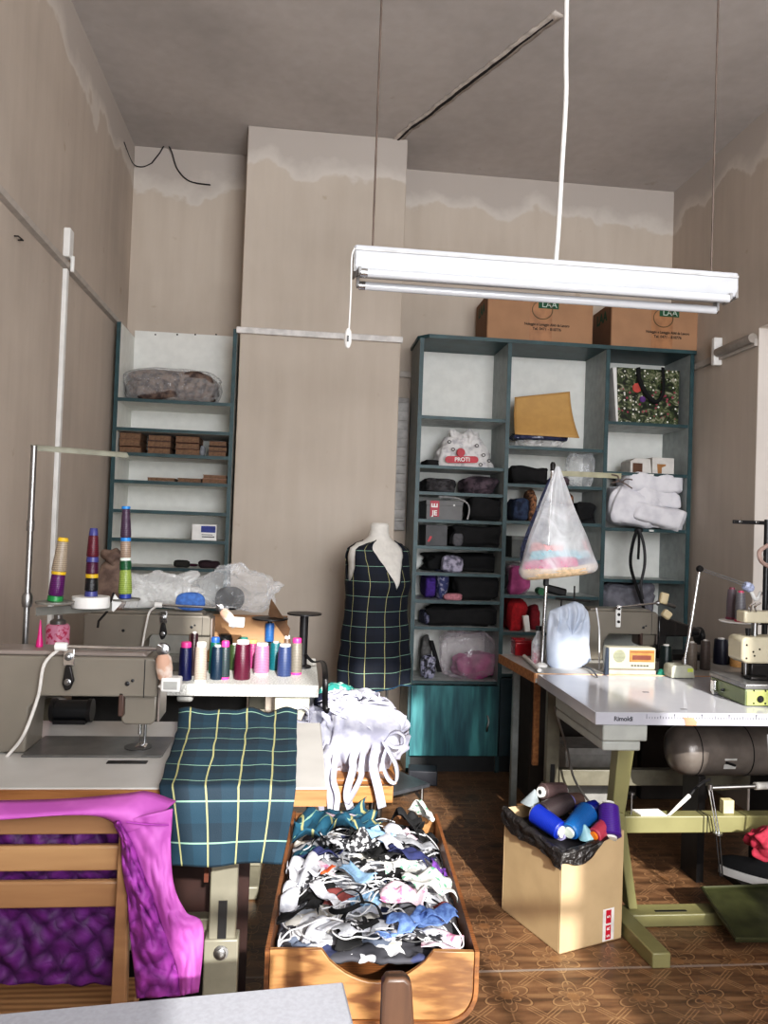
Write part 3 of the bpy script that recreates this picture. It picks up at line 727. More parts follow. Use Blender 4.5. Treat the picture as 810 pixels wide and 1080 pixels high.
d1 = disc(58, 634, y0, .052, gp, None)
d2 = disc(96, 629, y0+.06, .053, white_paint, 'white round plate', .032)
d3 = disc(132, 631, y0+.15, .045, gp, None)
def cone_stack(q, top_px, segs, y, label, leanx=0):
    """stacked thread cones on one spindle; segs from the bottom: (height fraction, r0, r1, colour name, rgb)"""
    T = px(top_px[0], top_px[1], y); H = (T-q); L = H.length
    tt = thing('thread_cone_stack', label, 'thread cones', q)
    z = 0
    for h, r0, r1, nm, c in segs:
        p0 = q+H*z; p1 = q+H*(z+h)
        smooth = nm.endswith('core')
        m = mat('core_'+nm, c, .4) if smooth else thread_mat('th_'+nm, c)
        MB().lathe([(r0*.9, 0), (r0, (p1-p0).length*.06), (r1, (p1-p0).length*.94), (r1*.9, (p1-p0).length)], p0, 20, axis=H).build('cone_core' if smooth else 'wound_thread', m, tt, world=True)
        z += h
cone_stack(d1, (67, 567), [(.09, .022, .021, 'green_core', (30, 120, 60)), (.33, .021, .019, 'purple', (100, 20, 105)), (.05, .02, .02, 'yellow_core', (215, 175, 40)), (.47, .021, .015, 'cream', (190, 172, 150)), (.06, .016, .013, 'yellow_core', (215, 175, 40))], y0, 'stack of cream over purple thread cones, leftmost on the thread stand')
d2b = d2.copy()
cone_stack(d2b, (99, 557), [(.08, .019, .018, 'blue_core', (60, 62, 120)), (.19, .019, .018, 'blackth', (20, 20, 26)), (.06, .018, .018, 'yellow_core', (215, 175, 40)), (.17, .018, .017, 'plum', (84, 16, 60)), (.08, .018, .017, 'blue_core', (60, 62, 120)), (.31, .018, .014, 'wine', (110, 26, 48)), (.11, .0135, .011, 'blue_core', (60, 62, 120))], y0+.06, 'stack of wine, plum and black thread cones on the white round plate')
cone_stack(d3, (133, 534), [(.05, .018, .018, 'navy_core', (40, 60, 140)), (.26, .021, .017, 'lime', (172, 196, 96)), (.10, .018, .017, 'darkgreen', (24, 100, 60)), (.03, .016, .016, 'white_core', (230, 240, 230)), (.18, .016, .015, 'sand', (190, 165, 145)), (.04, .0155, .0155, 'sky_core', (40, 130, 210)), (.31, .0165, .012, 'mauve', (86, 62, 88)), (.03, .013, .013, 'sky_core', (40, 130, 210))], y0+.15, 'tallest cone stack, lime, green, sand and mauve thread, right side of the stand')
# pink can, magenta oiler
yc0 = 2.98; q = px(60, 686, yc0); z0 = TZ; h = px(60, 658, yc0).z-z0; ks = 1.28
t = thing('spray_can', 'pink printed can standing behind the nearest sewing machine', 'can', (q.x, yc0, z0))
MB().lathe([(.031*ks, 0), (.033*ks, .004), (.033*ks, h-.012), (.030*ks, h-.004), (.026*ks, h)], (q.x, yc0, z0), 28).build('can_body', cloth('can_print', (196, 40, 92), (226, 150, 180), 70, .4, (.52, .6), 0), t)
MB().lathe([(.028, h), (.028, h+.012), (.015, h+.02), (.015, h+.034)], (q.x, yc0, z0), 20).build('can_cap', steel, t)
q = px(40, 686, my+.06)
MB().lathe([(.009, 0), (.009, .012), (.006, .025), (.002, .065), (.0015, .07)], (q.x, my+.07, P1['zt']+.0125), 14).build('oil_bottle', mat('magenta_pl', (190, 30, 110), .35), label='small magenta pointed oil bottle standing on the nearest sewing machine', cat='bottle')
# brown paper-like bag hanging behind the stand
brown = cloth('brown_sack', (120, 100, 88), (86, 68, 60), 18, .8, bmp=.5)
q = px(118, 612, 3.25); zs_ = P2['zt']+.001
b = MB(); b.blob((q.x-.0, 3.25, zs_+.1), (.066, .035, .105), .75, .08, 12, 3, fold=.08, foldf=14, folddir=(1, 0, 0))
b.blob((q.x+.005, 3.25, zs_+.225), (.046, .034, .038), .9, .3, 30, 5, flat=False)
b.build('brown_sack', brown, label='crumpled brown cloth sack behind the thread cone stacks', cat='sack', sharp=80)
q = px(119, 634, y0+.12)
MB().prism([(q.x-.02, q.z-.01), (q.x+.004, q.z-.032), (q.x+.028, q.z-.004), (q.x+.006, q.z+.022)], y0+.115, y0+.117, 'y').build('paper_tag', white_paint, label='small white paper tag hanging below the brown sack', cat='tag')
MB().tube([px(120, 625, y0+.11), px(113, 645, y0+.1), px(104, 655, y0+.09), px(103, 662, y0+.09)], .004, 6).build('hook_wire', dark_metal, label='bent dark hook wire hanging under the spool plates', cat='hook')

# ============================================================ SPOOLS on the second table
def spool(label, px_, pyb, pyt, wpx, c, cn, cap=None, capn='', z=TZ, base=None, c2=None, name='thread_spool', capf=.12, yfix=None, group=None):
    q = PZ(px_, pyb, z) if yfix is None else Vector((PY(px_, pyb, yfix).x, yfix, z))
    k = F/(q-O).dot(-Vector((M3[0][2], M3[1][2], M3[2][2])))
    h = (pyb-pyt)/k; r = wpx/k/2*1.1
    t = thing(name, label, 'thread spool', (q.x, q.y, z), group=group)
    zc = z+h*(1-capf) if cap else z+h
    zb = z+(h*.06 if base else 0)
    MB().lathe([(r*.94, 0), (r, .004), (r*.96, (zc-zb)*.5), (r*.88, zc-zb-.004), (r*.8, zc-zb)], (q.x, q.y, zb), 24).build('wound_thread', thread_mat('th_'+cn, c, c2), t)
    if base: MB().lathe([(r*.9, 0), (r*.95, .002), (r*.95, zb-z)], (q.x, q.y, z), 24).build('spool_base', mat('pl_'+capn+'b', base, .4), t)
    tc = cap or (225, 222, 214)
    if cap: MB().lathe([(r*.74, 0), (r*.76, h*capf*.8), (r*.66, h*capf)], (q.x, q.y, zc), 20).build('spool_cap', mat('pl_'+capn, tc, .4), t)
    else: MB().lathe([(r*.45, 0), (r*.45, .006), (r*.2, .007)], (q.x, q.y, zc), 16).build('spool_cap', white_paint, t)
    return t
W = (232, 230, 224); PK = (222, 60, 140)
spool('navy thread spool with pink cap, leftmost in the table row', 195, 717, 677, 13, (14, 22, 84), 'navyL', PK, 'pink', capf=.14)
spool('pale ivory thread spool with white cap, second in the front row', 211, 719, 677, 12, (214, 196, 180), 'ivory', W, 'white', base=W)
spool('dark teal thread spool in the front row, next to the ivory one', 228.5, 716, 682, 13, (8, 44, 66), 'petrol', c2=(10, 26, 44))
spool('charcoal speckled thread spool with pink cap and base', 236.5, 716, 676, 10, (56, 40, 62), 'charcoalm', PK, 'pink', base=PK, c2=(30, 70, 60), capf=.15)
spool('burgundy thread spool with white cap in the middle of the row', 255, 716, 675, 16, (96, 14, 50), 'burgundy', W, 'white', capf=.1)
spool('pink thread spool with white ends, right of the burgundy', 275.5, 711, 678, 15, (214, 140, 184), 'pinkth', W, 'white', base=W, capf=.08)
spool('slate blue thread spool with white cap, right front of the row', 299.5, 712.5, 679, 14, (60, 78, 128), 'slate', W, 'white', capf=.08)
spool('grey silk thread spool with pink cap and base, rightmost in the row', 312, 711, 673, 11.5, (150, 142, 128), 'greysilk', PK, 'pink', base=PK, capf=.13)
spool('green thread spool with blue cap behind the teal one', 226, 710, 672, 11, (20, 110, 92), 'greenth', (40, 90, 170), 'blue', capf=.14)
spool('olive green thread spool behind the burgundy spool', 247, 706, 680, 11, (70, 92, 56), 'olive')
spool('magenta pink thread spool half hidden behind the pink one', 266, 704, 675, 10, (190, 60, 130), 'magth', (200, 180, 110), 'straw', capf=.12)
spool('bright teal thread spool behind the slate blue one', 290, 706, 678, 12, (24, 118, 130), 'brightteal')
spool('dark maroon thread spool behind the navy spool', 203.5, 712, 668, 8, (50, 20, 30), 'maroon')
spool('short black thread spool lying low behind the green one', 237, 700, 669, 15, (20, 20, 22), 'blackL', (34, 34, 36), 'blk')
spool('small teal green thread spool behind the burgundy, at the back', 256, 700, 672, 11, (16, 100, 90), 'tealgreen', (30, 120, 110), 'tgcap')
spool('white topped brown thread cone at the back of the row', 302, 700, 670, 7, (140, 110, 90), 'brownL', W, 'white')
# two black tall spool stands
def tall_stand(label, px_, pyd, pyb, rpx, post_r, m, blue=False):
    q = PZ(px_, pyb, TZ); k = F/q.y; top = px(px_, pyd, q.y)
    t = thing('spool_stand', label, 'spool stand', (q.x, q.y, TZ))
    MB().lathe([(rpx/k*.5, 0), (rpx/k*.5, .008), (post_r, .014)], (q.x, q.y, TZ), 24).build('stand_base', m, t)
    MB().cyl((q.x, q.y, TZ+.012), (q.x, q.y, top.z), post_r, n=18).build('stand_post', m, t)
    MB().lathe([(rpx/k*.4, -.003), (rpx/k, .0), (rpx/k, .006), (rpx/k*.3, .009)], (q.x, q.y, top.z), 28).build('top_disc', m, t)
    if blue:
        MB().lathe([(.019, 0), (.02, .004), (.02, .07), (.017, .078)], (q.x, q.y, px(px_, 676, q.y).z), 20).build('wound_thread', thread_mat('th_blueyarn', (56, 120, 200)), t)
    return q, k
tall_stand('black spool stand with a cone of bright blue thread below its disc', 283, 653, 700, 18.5, .009, black_pl, True)
q, k = tall_stand('black spool stand with wide disc at the right end of the spool table', 319, 648, 704, 18, .018, black_pl)
MB().tube(smooth_pts([px(322, 690, q.y-.03), px(330, 698, q.y-.03), px(340, 698, q.y-.02), px(343, 712, yf2-.02), px(343, 745, yf2-.02), px(347, 750, yf2-.03)]), .011, 8, flat=.35).build('black_strap', black_pl, label='flat black strap hanging over the right end of the spool table', cat='strap')
# cardboard box + bags behind the second machine
card = mat('cardboard', (176, 134, 96), .8, var=.08, nscale=6)
a = px(212, 655, 3.4); b = px(303, 655, 3.4); bz = px(250, 652, 3.34).z
t = thing('cardboard_box', 'open brown cardboard box on the second table behind the spools', 'box', ((a.x+b.x)/2, 3.36, TZ))
c = MB(); c.b2((a.x, 3.38, TZ+.001), (b.x, 3.386, bz)); c.b2((a.x, 3.465, TZ+.001), (b.x, 3.471, bz)); c.b2((a.x, 3.386, TZ+.001), (a.x+.006, 3.465, bz)); c.b2((b.x-.006, 3.386, TZ+.001), (b.x, 3.465, bz)); c.b2((a.x, 3.38, TZ+.001), (b.x, 3.47, TZ+.007))
c.build('box_body', card, t)
MB().hexa([px(283, 648, 3.38), px(303, 676, 3.38), px(303, 676, 3.386), px(283, 648, 3.386)], [px(286, 631, 3.35), px(306, 663, 3.35), px(306, 663, 3.356), px(286, 631, 3.356)]).build('box_flap', mat('cardboard_dk', (120, 90, 66), .8), t)
clear = film('clear_film', (236, 238, 240), .22, .15, scale=9)
clear2 = film('milky_film', (236, 236, 234), .42, .25, scale=8)
def pbag(name, pts4, y, dpt, m, label, seed, cat='plastic bag', group=None, z0=None, **k):
    (x0, y0_), (x1, y1_) = pts4
    a = px(x0, y1_, y); b = px(x1, y0_, y); zb = z0 if z0 is not None else a.z
    c = Vector(((a.x+b.x)/2, y+dpt/2, (zb+b.z)/2)); r = Vector(((b.x-a.x)/2, dpt/2, (b.z-zb)/2))
    k.setdefault('e', .8); k.setdefault('amp', .13); k.setdefault('freq', 5); k.setdefault('fold', .07); k.setdefault('foldf', 6); k.setdefault('nu', 56); k.setdefault('nv', 32)
    fl_ = 'film' in m.name
    if fl_: k['jit'] = .05; k['amp'] = .2; k['fold'] = .16; k['spike'] = 1.1; k['nu'] = 46; k['nv'] = 22
    return MB().blob(c, r*.93, seed=seed, **k).build(name, m, label=label, cat=cat, group=group, sharp=80, smooth=not fl_)
mz = P2['zt']+.013
pbag('plastic_bag', ((132, 606), (208, 645)), 3.22, .12, clear2, 'milky crumpled plastic bag lying on top of the second machine', 1, z0=mz)
pbag('plastic_bag', ((206, 600), (292, 650)), 3.32, .13, clear, 'clear plastic bag puffed up on the cardboard box, above the blue cloth', 2, z0=bz+.012)
pbag('black_cloth', ((224, 620), (258, 643)), 3.385, .09, black_cl, 'crumpled black cloth inside the clear bag on the cardboard box', 4, cat='cloth', z0=bz+.022)
pbag('blue_cloth', ((184, 625), (216, 641)), 3.2, .05, cloth('blue_cloth', (80, 124, 200)), 'small bright blue cloth on the second sewing machine', 5, cat='cloth', z0=mz, fold=.2)

# ============================================================ PLAID FABRIC over the front table
pl = plaid('plaid_fabric', .086, .0865, .62, .45, .055, .04)
y_t = yf1
Lp = [(187, 757), (176, 790), (166, 832)]; Rp = [(312, 757), (314, 795), (311, 826)]
def fabric(u, v):
    # v 0..0.55 on the table, rest hanging
    if v < .55:
        k = v/.55; yy = yb1+.03+(yf1-.012-yb1-.03)*k
        xl = PZ(187+(165-187)*k**1.1, 760+(838-760)*k, TZ).x; xr = PZ(313-1*k, 760+(838-760)*k, TZ).x
        z = TZ+.006+.006*noise.noise(Vector((u*5, k*3, 1)))+.012*math.exp(-((k-0)/.1)**2)
        z += .02*math.exp(-((k)/.12)**2)*(noise.noise(Vector((u*6, 0, 3)))+.4)
        z += .005
        return (xl+(xr-xl)*u+.004*noise.noise(Vector((0, k*6, u*4))), yy, z)
    k = (v-.55)/.45; yy = yf1-.014-.012*math.sin(min(1, k*3)*PI/2)+.007*math.sin(u*9+1.5)*k+.008*noise.noise(Vector((u*4, k*2, 9)))*k
    xl0 = PZ(165, 838, TZ).x; xr0 = PZ(312, 838, TZ).x
    zb = px(240, 911, yf1-.02).z+.006*(u-.5)
    xl = xl0+(px(181, 906, yf1-.02).x-xl0)*k**.8; xr = xr0+(px(297, 915, yf1-.02).x-xr0)*k**1.3
    z0 = TZ+.011
    return (xl+(xr-xl)*u, yy, z0+(zb-z0)*k)
ln_t = (yb1-yf1)+.03; ln_h = .165
MB().grid(fabric, 60, 70, lambda u, v: (u*.36, (1-v/.55)*ln_t*-.78+ln_h if v < .55 else ln_h*(1-(v-.55)/.45))).build('plaid_fabric', pl, solid=.003, sharp=80,
    label='folded teal tartan fabric draped over the front edge of the left sewing table', cat='fabric')

# ============================================================ CHAIR with purple quilted waistcoat
ycb = 1.48
chw = wood('chair_wood', (164, 126, 88), (126, 92, 62), (1, 9, 9), .45, 2, 3)
t = thing('wooden_chair', 'wooden slat back chair at bottom left under the purple quilted waistcoat', 'chair', (-.72, ycb+.2, 0))
xa = -1.045; xb = px(128, 900, ycb).x
for k, (p0, p1) in enumerate(((858, 883), (895, 922), (933, 961))):
    za = px(60, p0, ycb).z; zb = px(60, p1, ycb).z; yo = ycb+.01+.0*k
    g = MB().prism([(xa, zb), (xb, zb), (xb, za-(.006 if k == 0 else 0)), (xb-.05, za), (xa, za)], yo, yo+.016, 'y')
    g.build('back_slat', chw, t, bevel=.004)
a0 = px(131, 905, ycb); a1 = px(121, 1037, ycb)
for sgn, (xt, xbm) in enumerate(((px(131, 880, ycb).x, px(127, 1037, ycb).x), (xa, xa))):
    pg = MB(); pg.hexa([(xbm-.018, ycb-.01, 0), (xbm+.02, ycb-.01, 0), (xbm+.02, ycb+.03, 0), (xbm-.018, ycb+.03, 0)],
                       [(xt-.008, ycb-.008, px(131, 866, ycb).z), (xt+.012, ycb-.008, px(131, 866, ycb).z), (xt+.012, ycb+.012, px(131, 866, ycb).z), (xt-.008, ycb+.012, px(131, 866, ycb).z)])
    pg.build('back_post', chw, t, bevel=.003)
MB().b2((xa-.01, ycb+.03, .43), (xb+.02, ycb+.18, .455)).build('seat', chw, t, bevel=.006)
for xx in (xa+.01, xb-.02): MB().b2((xx, ycb+.14, 0), (xx+.03, ycb+.17, .43)).build('leg', chw, t, bevel=.003)
def quilt_mat(name, c, d, sheen=.6):
    m, nt, b = nodes(name); v = coords(nt, 'Object', (1, 1, 1))
    ws = []
    for rz_ in (38, -52):
        vm = coords(nt, 'Object', (1, 1, 1), (0, R(rz_), 0)); w = N(nt, 'ShaderNodeTexWave'); w.bands_direction = 'X'
        w.inputs['Scale'].default_value = 8; w.inputs['Distortion'].default_value = 3; w.inputs['Detail'].default_value = 2; w.inputs['Detail Scale'].default_value = 2.5
        nt.links.new(vm, w.inputs['Vector']); ws.append(w.outputs['Fac'])
    no = N(nt, 'ShaderNodeTexNoise'); no.inputs['Scale'].default_value = 45; no.inputs['Distortion'].default_value = 1.2
    nt.links.new(v, no.inputs['Vector'])
    h = mth(nt, 'ADD', mth(nt, 'MULTIPLY', mth(nt, 'SQRT', mth(nt, 'MULTIPLY', ws[0], ws[1])), .7), mth(nt, 'MULTIPLY', no.outputs[0], .5))
    nt.links.new(ramp(nt, h, [(.2, lin(d)), (.9, lin(c))]), b.inputs['Base Color'])
    b.inputs['Roughness'].default_value = .58; b.inputs['Specular IOR Level'].default_value = .3
    bump(nt, b, h, .6, .008); return m
shell = cloth('waistcoat_shell', (190, 96, 180), (172, 80, 164), 14, .7, bmp=.15)
lining = quilt_mat('waistcoat_lining', (92, 34, 104), (54, 18, 64)); lining2 = quilt_mat('waistcoat_quilt', (154, 66, 156), (110, 42, 114))
t = thing('quilted_waistcoat', 'magenta purple sleeveless quilted waistcoat hung over the wooden chair', 'waistcoat', (-.7, ycb, px(60, 1040, ycb).z))
yl = ycb+.035
def interp(P, k):
    n = len(P)-1; i = min(int(k*n), n-1); f = k*n-i
    return (P[i][0]+(P[i+1][0]-P[i][0])*f, P[i][1]+(P[i+1][1]-P[i][1])*f)
def crv(P, n=8):
    return [(q.x, q.y) for q in smooth_pts([(a, b, 0) for a, b in P], n)]
def backf(u, v):
    q = px(-30+(132+30)*u, 858+(1038-858)*v, yl)
    y = yl+.008*noise.noise(Vector((u*8, v*9, 2)))*2+.006*math.sin(u*30+3*math.sin(v*14))*.6
    return (max(q.x, XL+.01)+.0, y, q.z)
MB().grid(backf, 60, 50).build('lining', lining, t, solid=.006, sharp=80)
# shoulder roll over the chair top
top = crv([(-20, 853), (40, 852), (90, 849), (130, 845), (152, 843), (182, 853)], 6); low = crv([(-20, 866), (20, 862), (60, 859), (98, 861), (118, 868), (127, 880)], 6)
def roll(u, v):
    a = interp(top, u); b = interp(low, u); k = v
    q = px(a[0]+(b[0]-a[0])*k, a[1]+(b[1]-a[1])*k, ycb-.02); w = math.sin(k*PI)
    return (max(q.x, XL+.005), ycb-.012-.028*w+.03*(1-k)**3, q.z)
MB().grid(roll, 50, 10).build('neck_band', shell, t, solid=.004, sharp=80)
Lc = crv([(120, 868), (128, 885), (130, 915), (135, 950), (138, 990), (142, 1020), (145, 1052)], 6); Mc = crv([(128, 866), (142, 895), (155, 930), (168, 965), (180, 1000), (188, 1025), (190, 1050)], 6)
Rc = crv([(182, 853), (180, 880), (180, 910), (184, 938), (196, 962), (214, 978), (209, 1046)], 6)
def pan(A, B, dz, seed, amp, curve):
    def f(u, v):
        a = interp(A, v); b = interp(B, v)
        yy = ycb-.018-curve*math.sin(u*PI)+amp*noise.noise(Vector((u*6, v*16, seed)))+dz
        yy += amp*.8*math.sin(v*26+4*noise.noise(Vector((u*3, v*5, seed))))*(u*(1-u)*4)
        q = px(a[0]+(b[0]-a[0])*u, a[1]+(b[1]-a[1])*u, yy); return tuple(q)
    return f
MB().grid(pan(Lc, Mc, 0, 3, .010, .02), 24, 70).build('quilted_front', lining2, t, solid=.005, sharp=80)
MB().grid(pan(Mc, Rc, -.004, 8, .005, .018), 24, 50).build('shell_front', shell, t, solid=.004, sharp=80)
q = [px(x_, y_, ycb-.045) for x_, y_ in crv([(133, 867), (150, 869), (165, 870), (178, 870)], 5)]
MB().tube(q, .0018, 5).build('shoulder_seam', mat('seam', (150, 50, 150), .6), t)

# ============================================================ FOREGROUND TABLE + CHAIR POST
zg = .76
c0 = PZ(-60, 1074, zg); c1 = PZ(362, 1035, zg); c2 = PZ(378, 1100, zg)
d = (c0-c1).normalized(); e = Vector((c2-c1)).normalized()
L = .75; D = .5
q0, q1, q2, q3 = c1, c1+d*L, c1+d*L+e*D, c1+e*D
dn = Vector((0, 0, -.028))
t = thing('work_table', 'pale grey speckled table top in the bottom left foreground', 'table', ((q0+q2)/2).to_tuple()[:2]+(0,))
MB().hexa([p+dn for p in (q0, q1, q2, q3)], [q0, q1, q2, q3]).build('table_top', mat('grey_top', (158, 160, 168), .45, var=.05, nscale=160), t, bevel=.003)
for a_ in (.07, .93):
    for b_ in (.1, .9):
        p = q0+(q1-q0)*a_+(q3-q0)*b_
        MB().b2((p.x-.02, p.y-.02, 0), (p.x+.02, p.y+.02, zg-.028)).build('leg', steel, t)
dkw = wood('aged_dark_wood', (74, 52, 38), (38, 26, 20), (8, 8, 1), .45)
yk = .98
a = px(404, 1033, yk); b = px(434, 1033, yk)
t = thing('wooden_chair', 'dark worn wooden chair whose rounded back post shows at the bottom edge', 'chair', (a.x, yk-.2, 0))
pg = MB().prism([(a.x, 0), (a.x+.045, 0), (b.x+.006, a.z-.06), (b.x+.001, a.z-.008), (b.x-.008, a.z), (a.x+.005, a.z), (a.x, a.z-.008)], yk, yk+.022, 'y')
pg.build('back_post', dkw, t, bevel=.004)
MB().b2((a.x+.004, yk-.36, .42), (a.x+.4, yk-.002, .445)).build('seat', dkw, t, bevel=.006)
MB().prism([(a.x+.36, 0), (a.x+.4, 0), (a.x+.4, a.z-.2), (a.x+.37, a.z-.2)], yk, yk+.022, 'y').build('back_post', dkw, t, bevel=.004)
MB().b2((a.x+.03, yk+.003, .58), (a.x+.375, yk+.018, .62)).build('back_slat', dkw, t)
for xx in (a.x, a.x+.36): MB().b2((xx, yk-.36, 0), (xx+.03, yk-.33, .42)).build('leg', dkw, t)
# ============================================================ STOOL with the pile of white straps
wood_or = wood('orange_wood', (186, 130, 76), (132, 82, 42), (2, 16, 16), .4)
ys = 2.93
t = thing('stool', 'metal legged stool with wooden seat under the pile of white straps', 'stool', (.22, ys+.17, 0))
MB().b2((.06, ys, .425), (.40, ys+.32, .45)).build('seat', wood_or, t, bevel=.008)
MB().b2((.07, ys-.004, .36), (.385, ys+.004, .424)).build('front_rail', wood_or, t, bevel=.003)
for xx in (.075, .335):
    for yy in (ys+.02, ys+.29): MB().cyl((xx, yy, 0), (xx, yy, .43), .012, n=12).build('leg', steel, t)
MB().cyl((.075, ys+.02, .26), (.335, ys+.02, .26), .008, n=10).build('foot_rail', steel, t)
white_cot = cloth('white_cotton', (198, 198, 210), (172, 172, 190), 25, .8, bmp=.15)
c0 = px(383, 775, 2.95)
MB().blob((c0.x-.035, ys+.17, .575), (.205, .14, .13), .8, .12, 6, 4, fold=.34, foldf=11, nu=96, nv=56).build('white_cloth_pile', white_cot,
    label='heap of bunched white cotton on the stool, under the loose straps', cat='cloth pile', sharp=80)
GS = 'white cotton straps heaped on the stool'
def strap(pts, w, label, group=None, m=white_cot, side=None, name='strap', sol=.003):
    p = smooth_pts(pts, 8)
    return MB().ribbon(p, w, side or (1, .2, .1)).build(name, m, label=label, cat='strap', group=group, solid=sol, sharp=80)
SL = 'loose white cotton strap curled on the heap on the stool'
for k in range(34):
    a = rnd.uniform(0, 6.28); r0 = rnd.uniform(.02, .11); pts = []
    for j in range(6):
        q = a+j*.5; rr = r0+.012*j; x = c0.x-.02+rr*math.cos(q)*1.4; y = ys+.15+rr*math.sin(q)*.85
        dd = ((x-c0.x+.03)/.2)**2+((y-ys-.17)/.16)**2
        pts.append((x, y, .59+.125*max(0, 1-dd)**.5+.03*rnd.random()))
    strap(pts, rnd.uniform(.018, .03), SL, GS, side=lambda v, s=rnd.random()*6: (math.cos(s), math.sin(s), .3+.5*math.sin(v*5)))
hang = [((345, 805), (348, 830), (350, 862), .030, 'straight'), ((333, 815), (338, 845), (341, 872), .022, 'second'), ((372, 812), (366, 838), (373, 862), .030, 'twisted'),
        ((381, 818), (376, 830), (366, 848), .022, 'crossed'), ((394, 812), (399, 832), (403, 852), .034, 'wide'), ((352, 825), (356, 842), (352, 868), .022, 'short')]
Hl = ['leftmost long white strap hanging off the front of the stool heap', 'narrow white strap hanging left into the wooden bin', 'twisted white strap hanging in the middle of the stool front', 'white strap crossing the twisted one in front of the stool',
      'wide white strap ending folded above the wooden bin', 'short white strap next to the leftmost one on the stool front']
for (a, b, c, w, n_), lb in zip(hang, Hl):
    yy = ys-.022-.004*hang.index((a, b, c, w, n_))
    strap([px(a[0]+3, 788, ys+.06)+Vector((0, 0, .01)), px(a[0], a[1]-10, yy-.012), px(*a, yy-.014), px(*b, yy-.010), px(*c, yy-.012)], w, lb, side=(1, .3, 0))
strap([px(408, 790, ys), px(404, 805, ys-.03), px(410, 822, ys-.035), px(418, 824, ys-.03), px(418, 808, ys-.02), px(409, 790, ys), px(405, 782, ys+.03)], .024, 'white strap hanging in a U loop at the right of the stool', side=(.6, .8, .1))
strap([px(405, 783, ys+.02), px(412, 774, ys+.0), px(420, 772, ys-.01), px(427, 778, ys-.01), px(425, 786, ys-.005), px(416, 788, ys), px(408, 783, ys+.02)], .02, 'white strap standing up in a loop at the right edge of the heap', side=(.3, 1, .4))
strap([px(327, 762, ys+.02), px(313, 760, ys), px(312, 750, ys-.0), px(318, 746, ys-.0), px(325, 750, ys), px(326, 762, ys+.02)], .018, 'small white strap loop at the left of the heap beside the table', side=(.2, 1, .2))
cc = px(355, 738, 3.05)
MB().blob((cc.x, 3.22, .64), (.09, .05, .13), .8, .15, 9, 11, fold=.2).build('teal_print_cloth', cloth('teal_print', (36, 130, 120), (196, 220, 205), 40, .8, (.42, .5)), label='teal and white printed cloth bunched behind the white straps', cat='cloth', sharp=80)
cc = px(340, 760, 3.0)
MB().blob((cc.x+.0, 3.12, .58), (.05, .05, .14), .8, .1, 9, 12, fold=.15).build('navy_cloth', cloth('navy_cloth', (18, 24, 50)), label='dark navy cloth bunched between the spool table and the stool', cat='cloth', sharp=80)

# ============================================================ MANNEQUIN and its stand
rz = R(33); Mx = px(399, 600, 4.0).x; My = 4.02
t = thing('dress_form', 'white dress form torso on a thin pole stand against the chimney breast', 'mannequin', (Mx, My, 0), rz)
RG = [(.60, .165, .12), (.70, .175, .125), (.82, .168, .118), (.95, .15, .105), (1.03, .155, .115), (1.12, .172, .13), (1.20, .175, .12), (1.255, .186, .10), (1.295, .182, .078), (1.322, .145, .064), (1.34, .09, .058), (1.358, .06, .054), (1.39, .05, .05), (1.42, .05, .05), (1.432, .04, .04)]
def ring(z):
    for i in range(len(RG)-1):
        if z <= RG[i+1][0]:
            k = (z-RG[i][0])/(RG[i+1][0]-RG[i][0]); k = max(0, min(1, k)); k = k*k*(3-2*k)
            return RG[i][1]+(RG[i+1][1]-RG[i][1])*k, RG[i][2]+(RG[i+1][2]-RG[i][2])*k
    return RG[-1][1:]
def tors(u, v):
    z = .60+(1.432-.60)*v; a, b = ring(z); th = 2*PI*u
    bust = .022*math.exp(-((z-1.12)/.06)**2)*max(0, math.cos(th))**1.5
    return (a*math.sin(th), -b*math.cos(th)-bust, z)
form = mat('form_jersey', (222, 218, 210), .75, var=.04, nscale=40)
g = MB().grid(tors, 48, 70, closed=True); n_ = len(g.v)
g.f += [tuple(range(48)), tuple(range(n_-48, n_))[::-1]]
g.build('torso', form, t, world=False, sharp=60)
for dx in (-.07, .09):
    MB().cyl((dx, 0, .085), (dx, 0, .62), .0075, n=12).build('pole', steel, t, world=False)
PB = PZ(414, 840, .08)
t2 = thing('stand_base', 'flat grey square base board under the dress form poles', 'base', (Mx, My, 0), R(33))
MB().box((.02, -.03, .075), (.44, .34, .02)).build('base_board', mat('base_grey', (66, 68, 72), .4, var=.1), t2, world=False, bevel=.004)
for dx in (-.18, .2):
    for dy in (-.17, .1): MB().cyl((dx+.01, dy, 0), (dx+.01, dy, .065), .011, n=12).build('foot', steel, t2, world=False)
q = PZ(445, 826, .03)
MB().box((q.x+.02, 4.26, .04), (.16, .12, .08), (0, 0, R(-8))).build('dark_box', mat('dark_box', (34, 36, 44), .6), label='small dark box on the floor between the dress form base and cabinet', cat='box', bevel=.006)
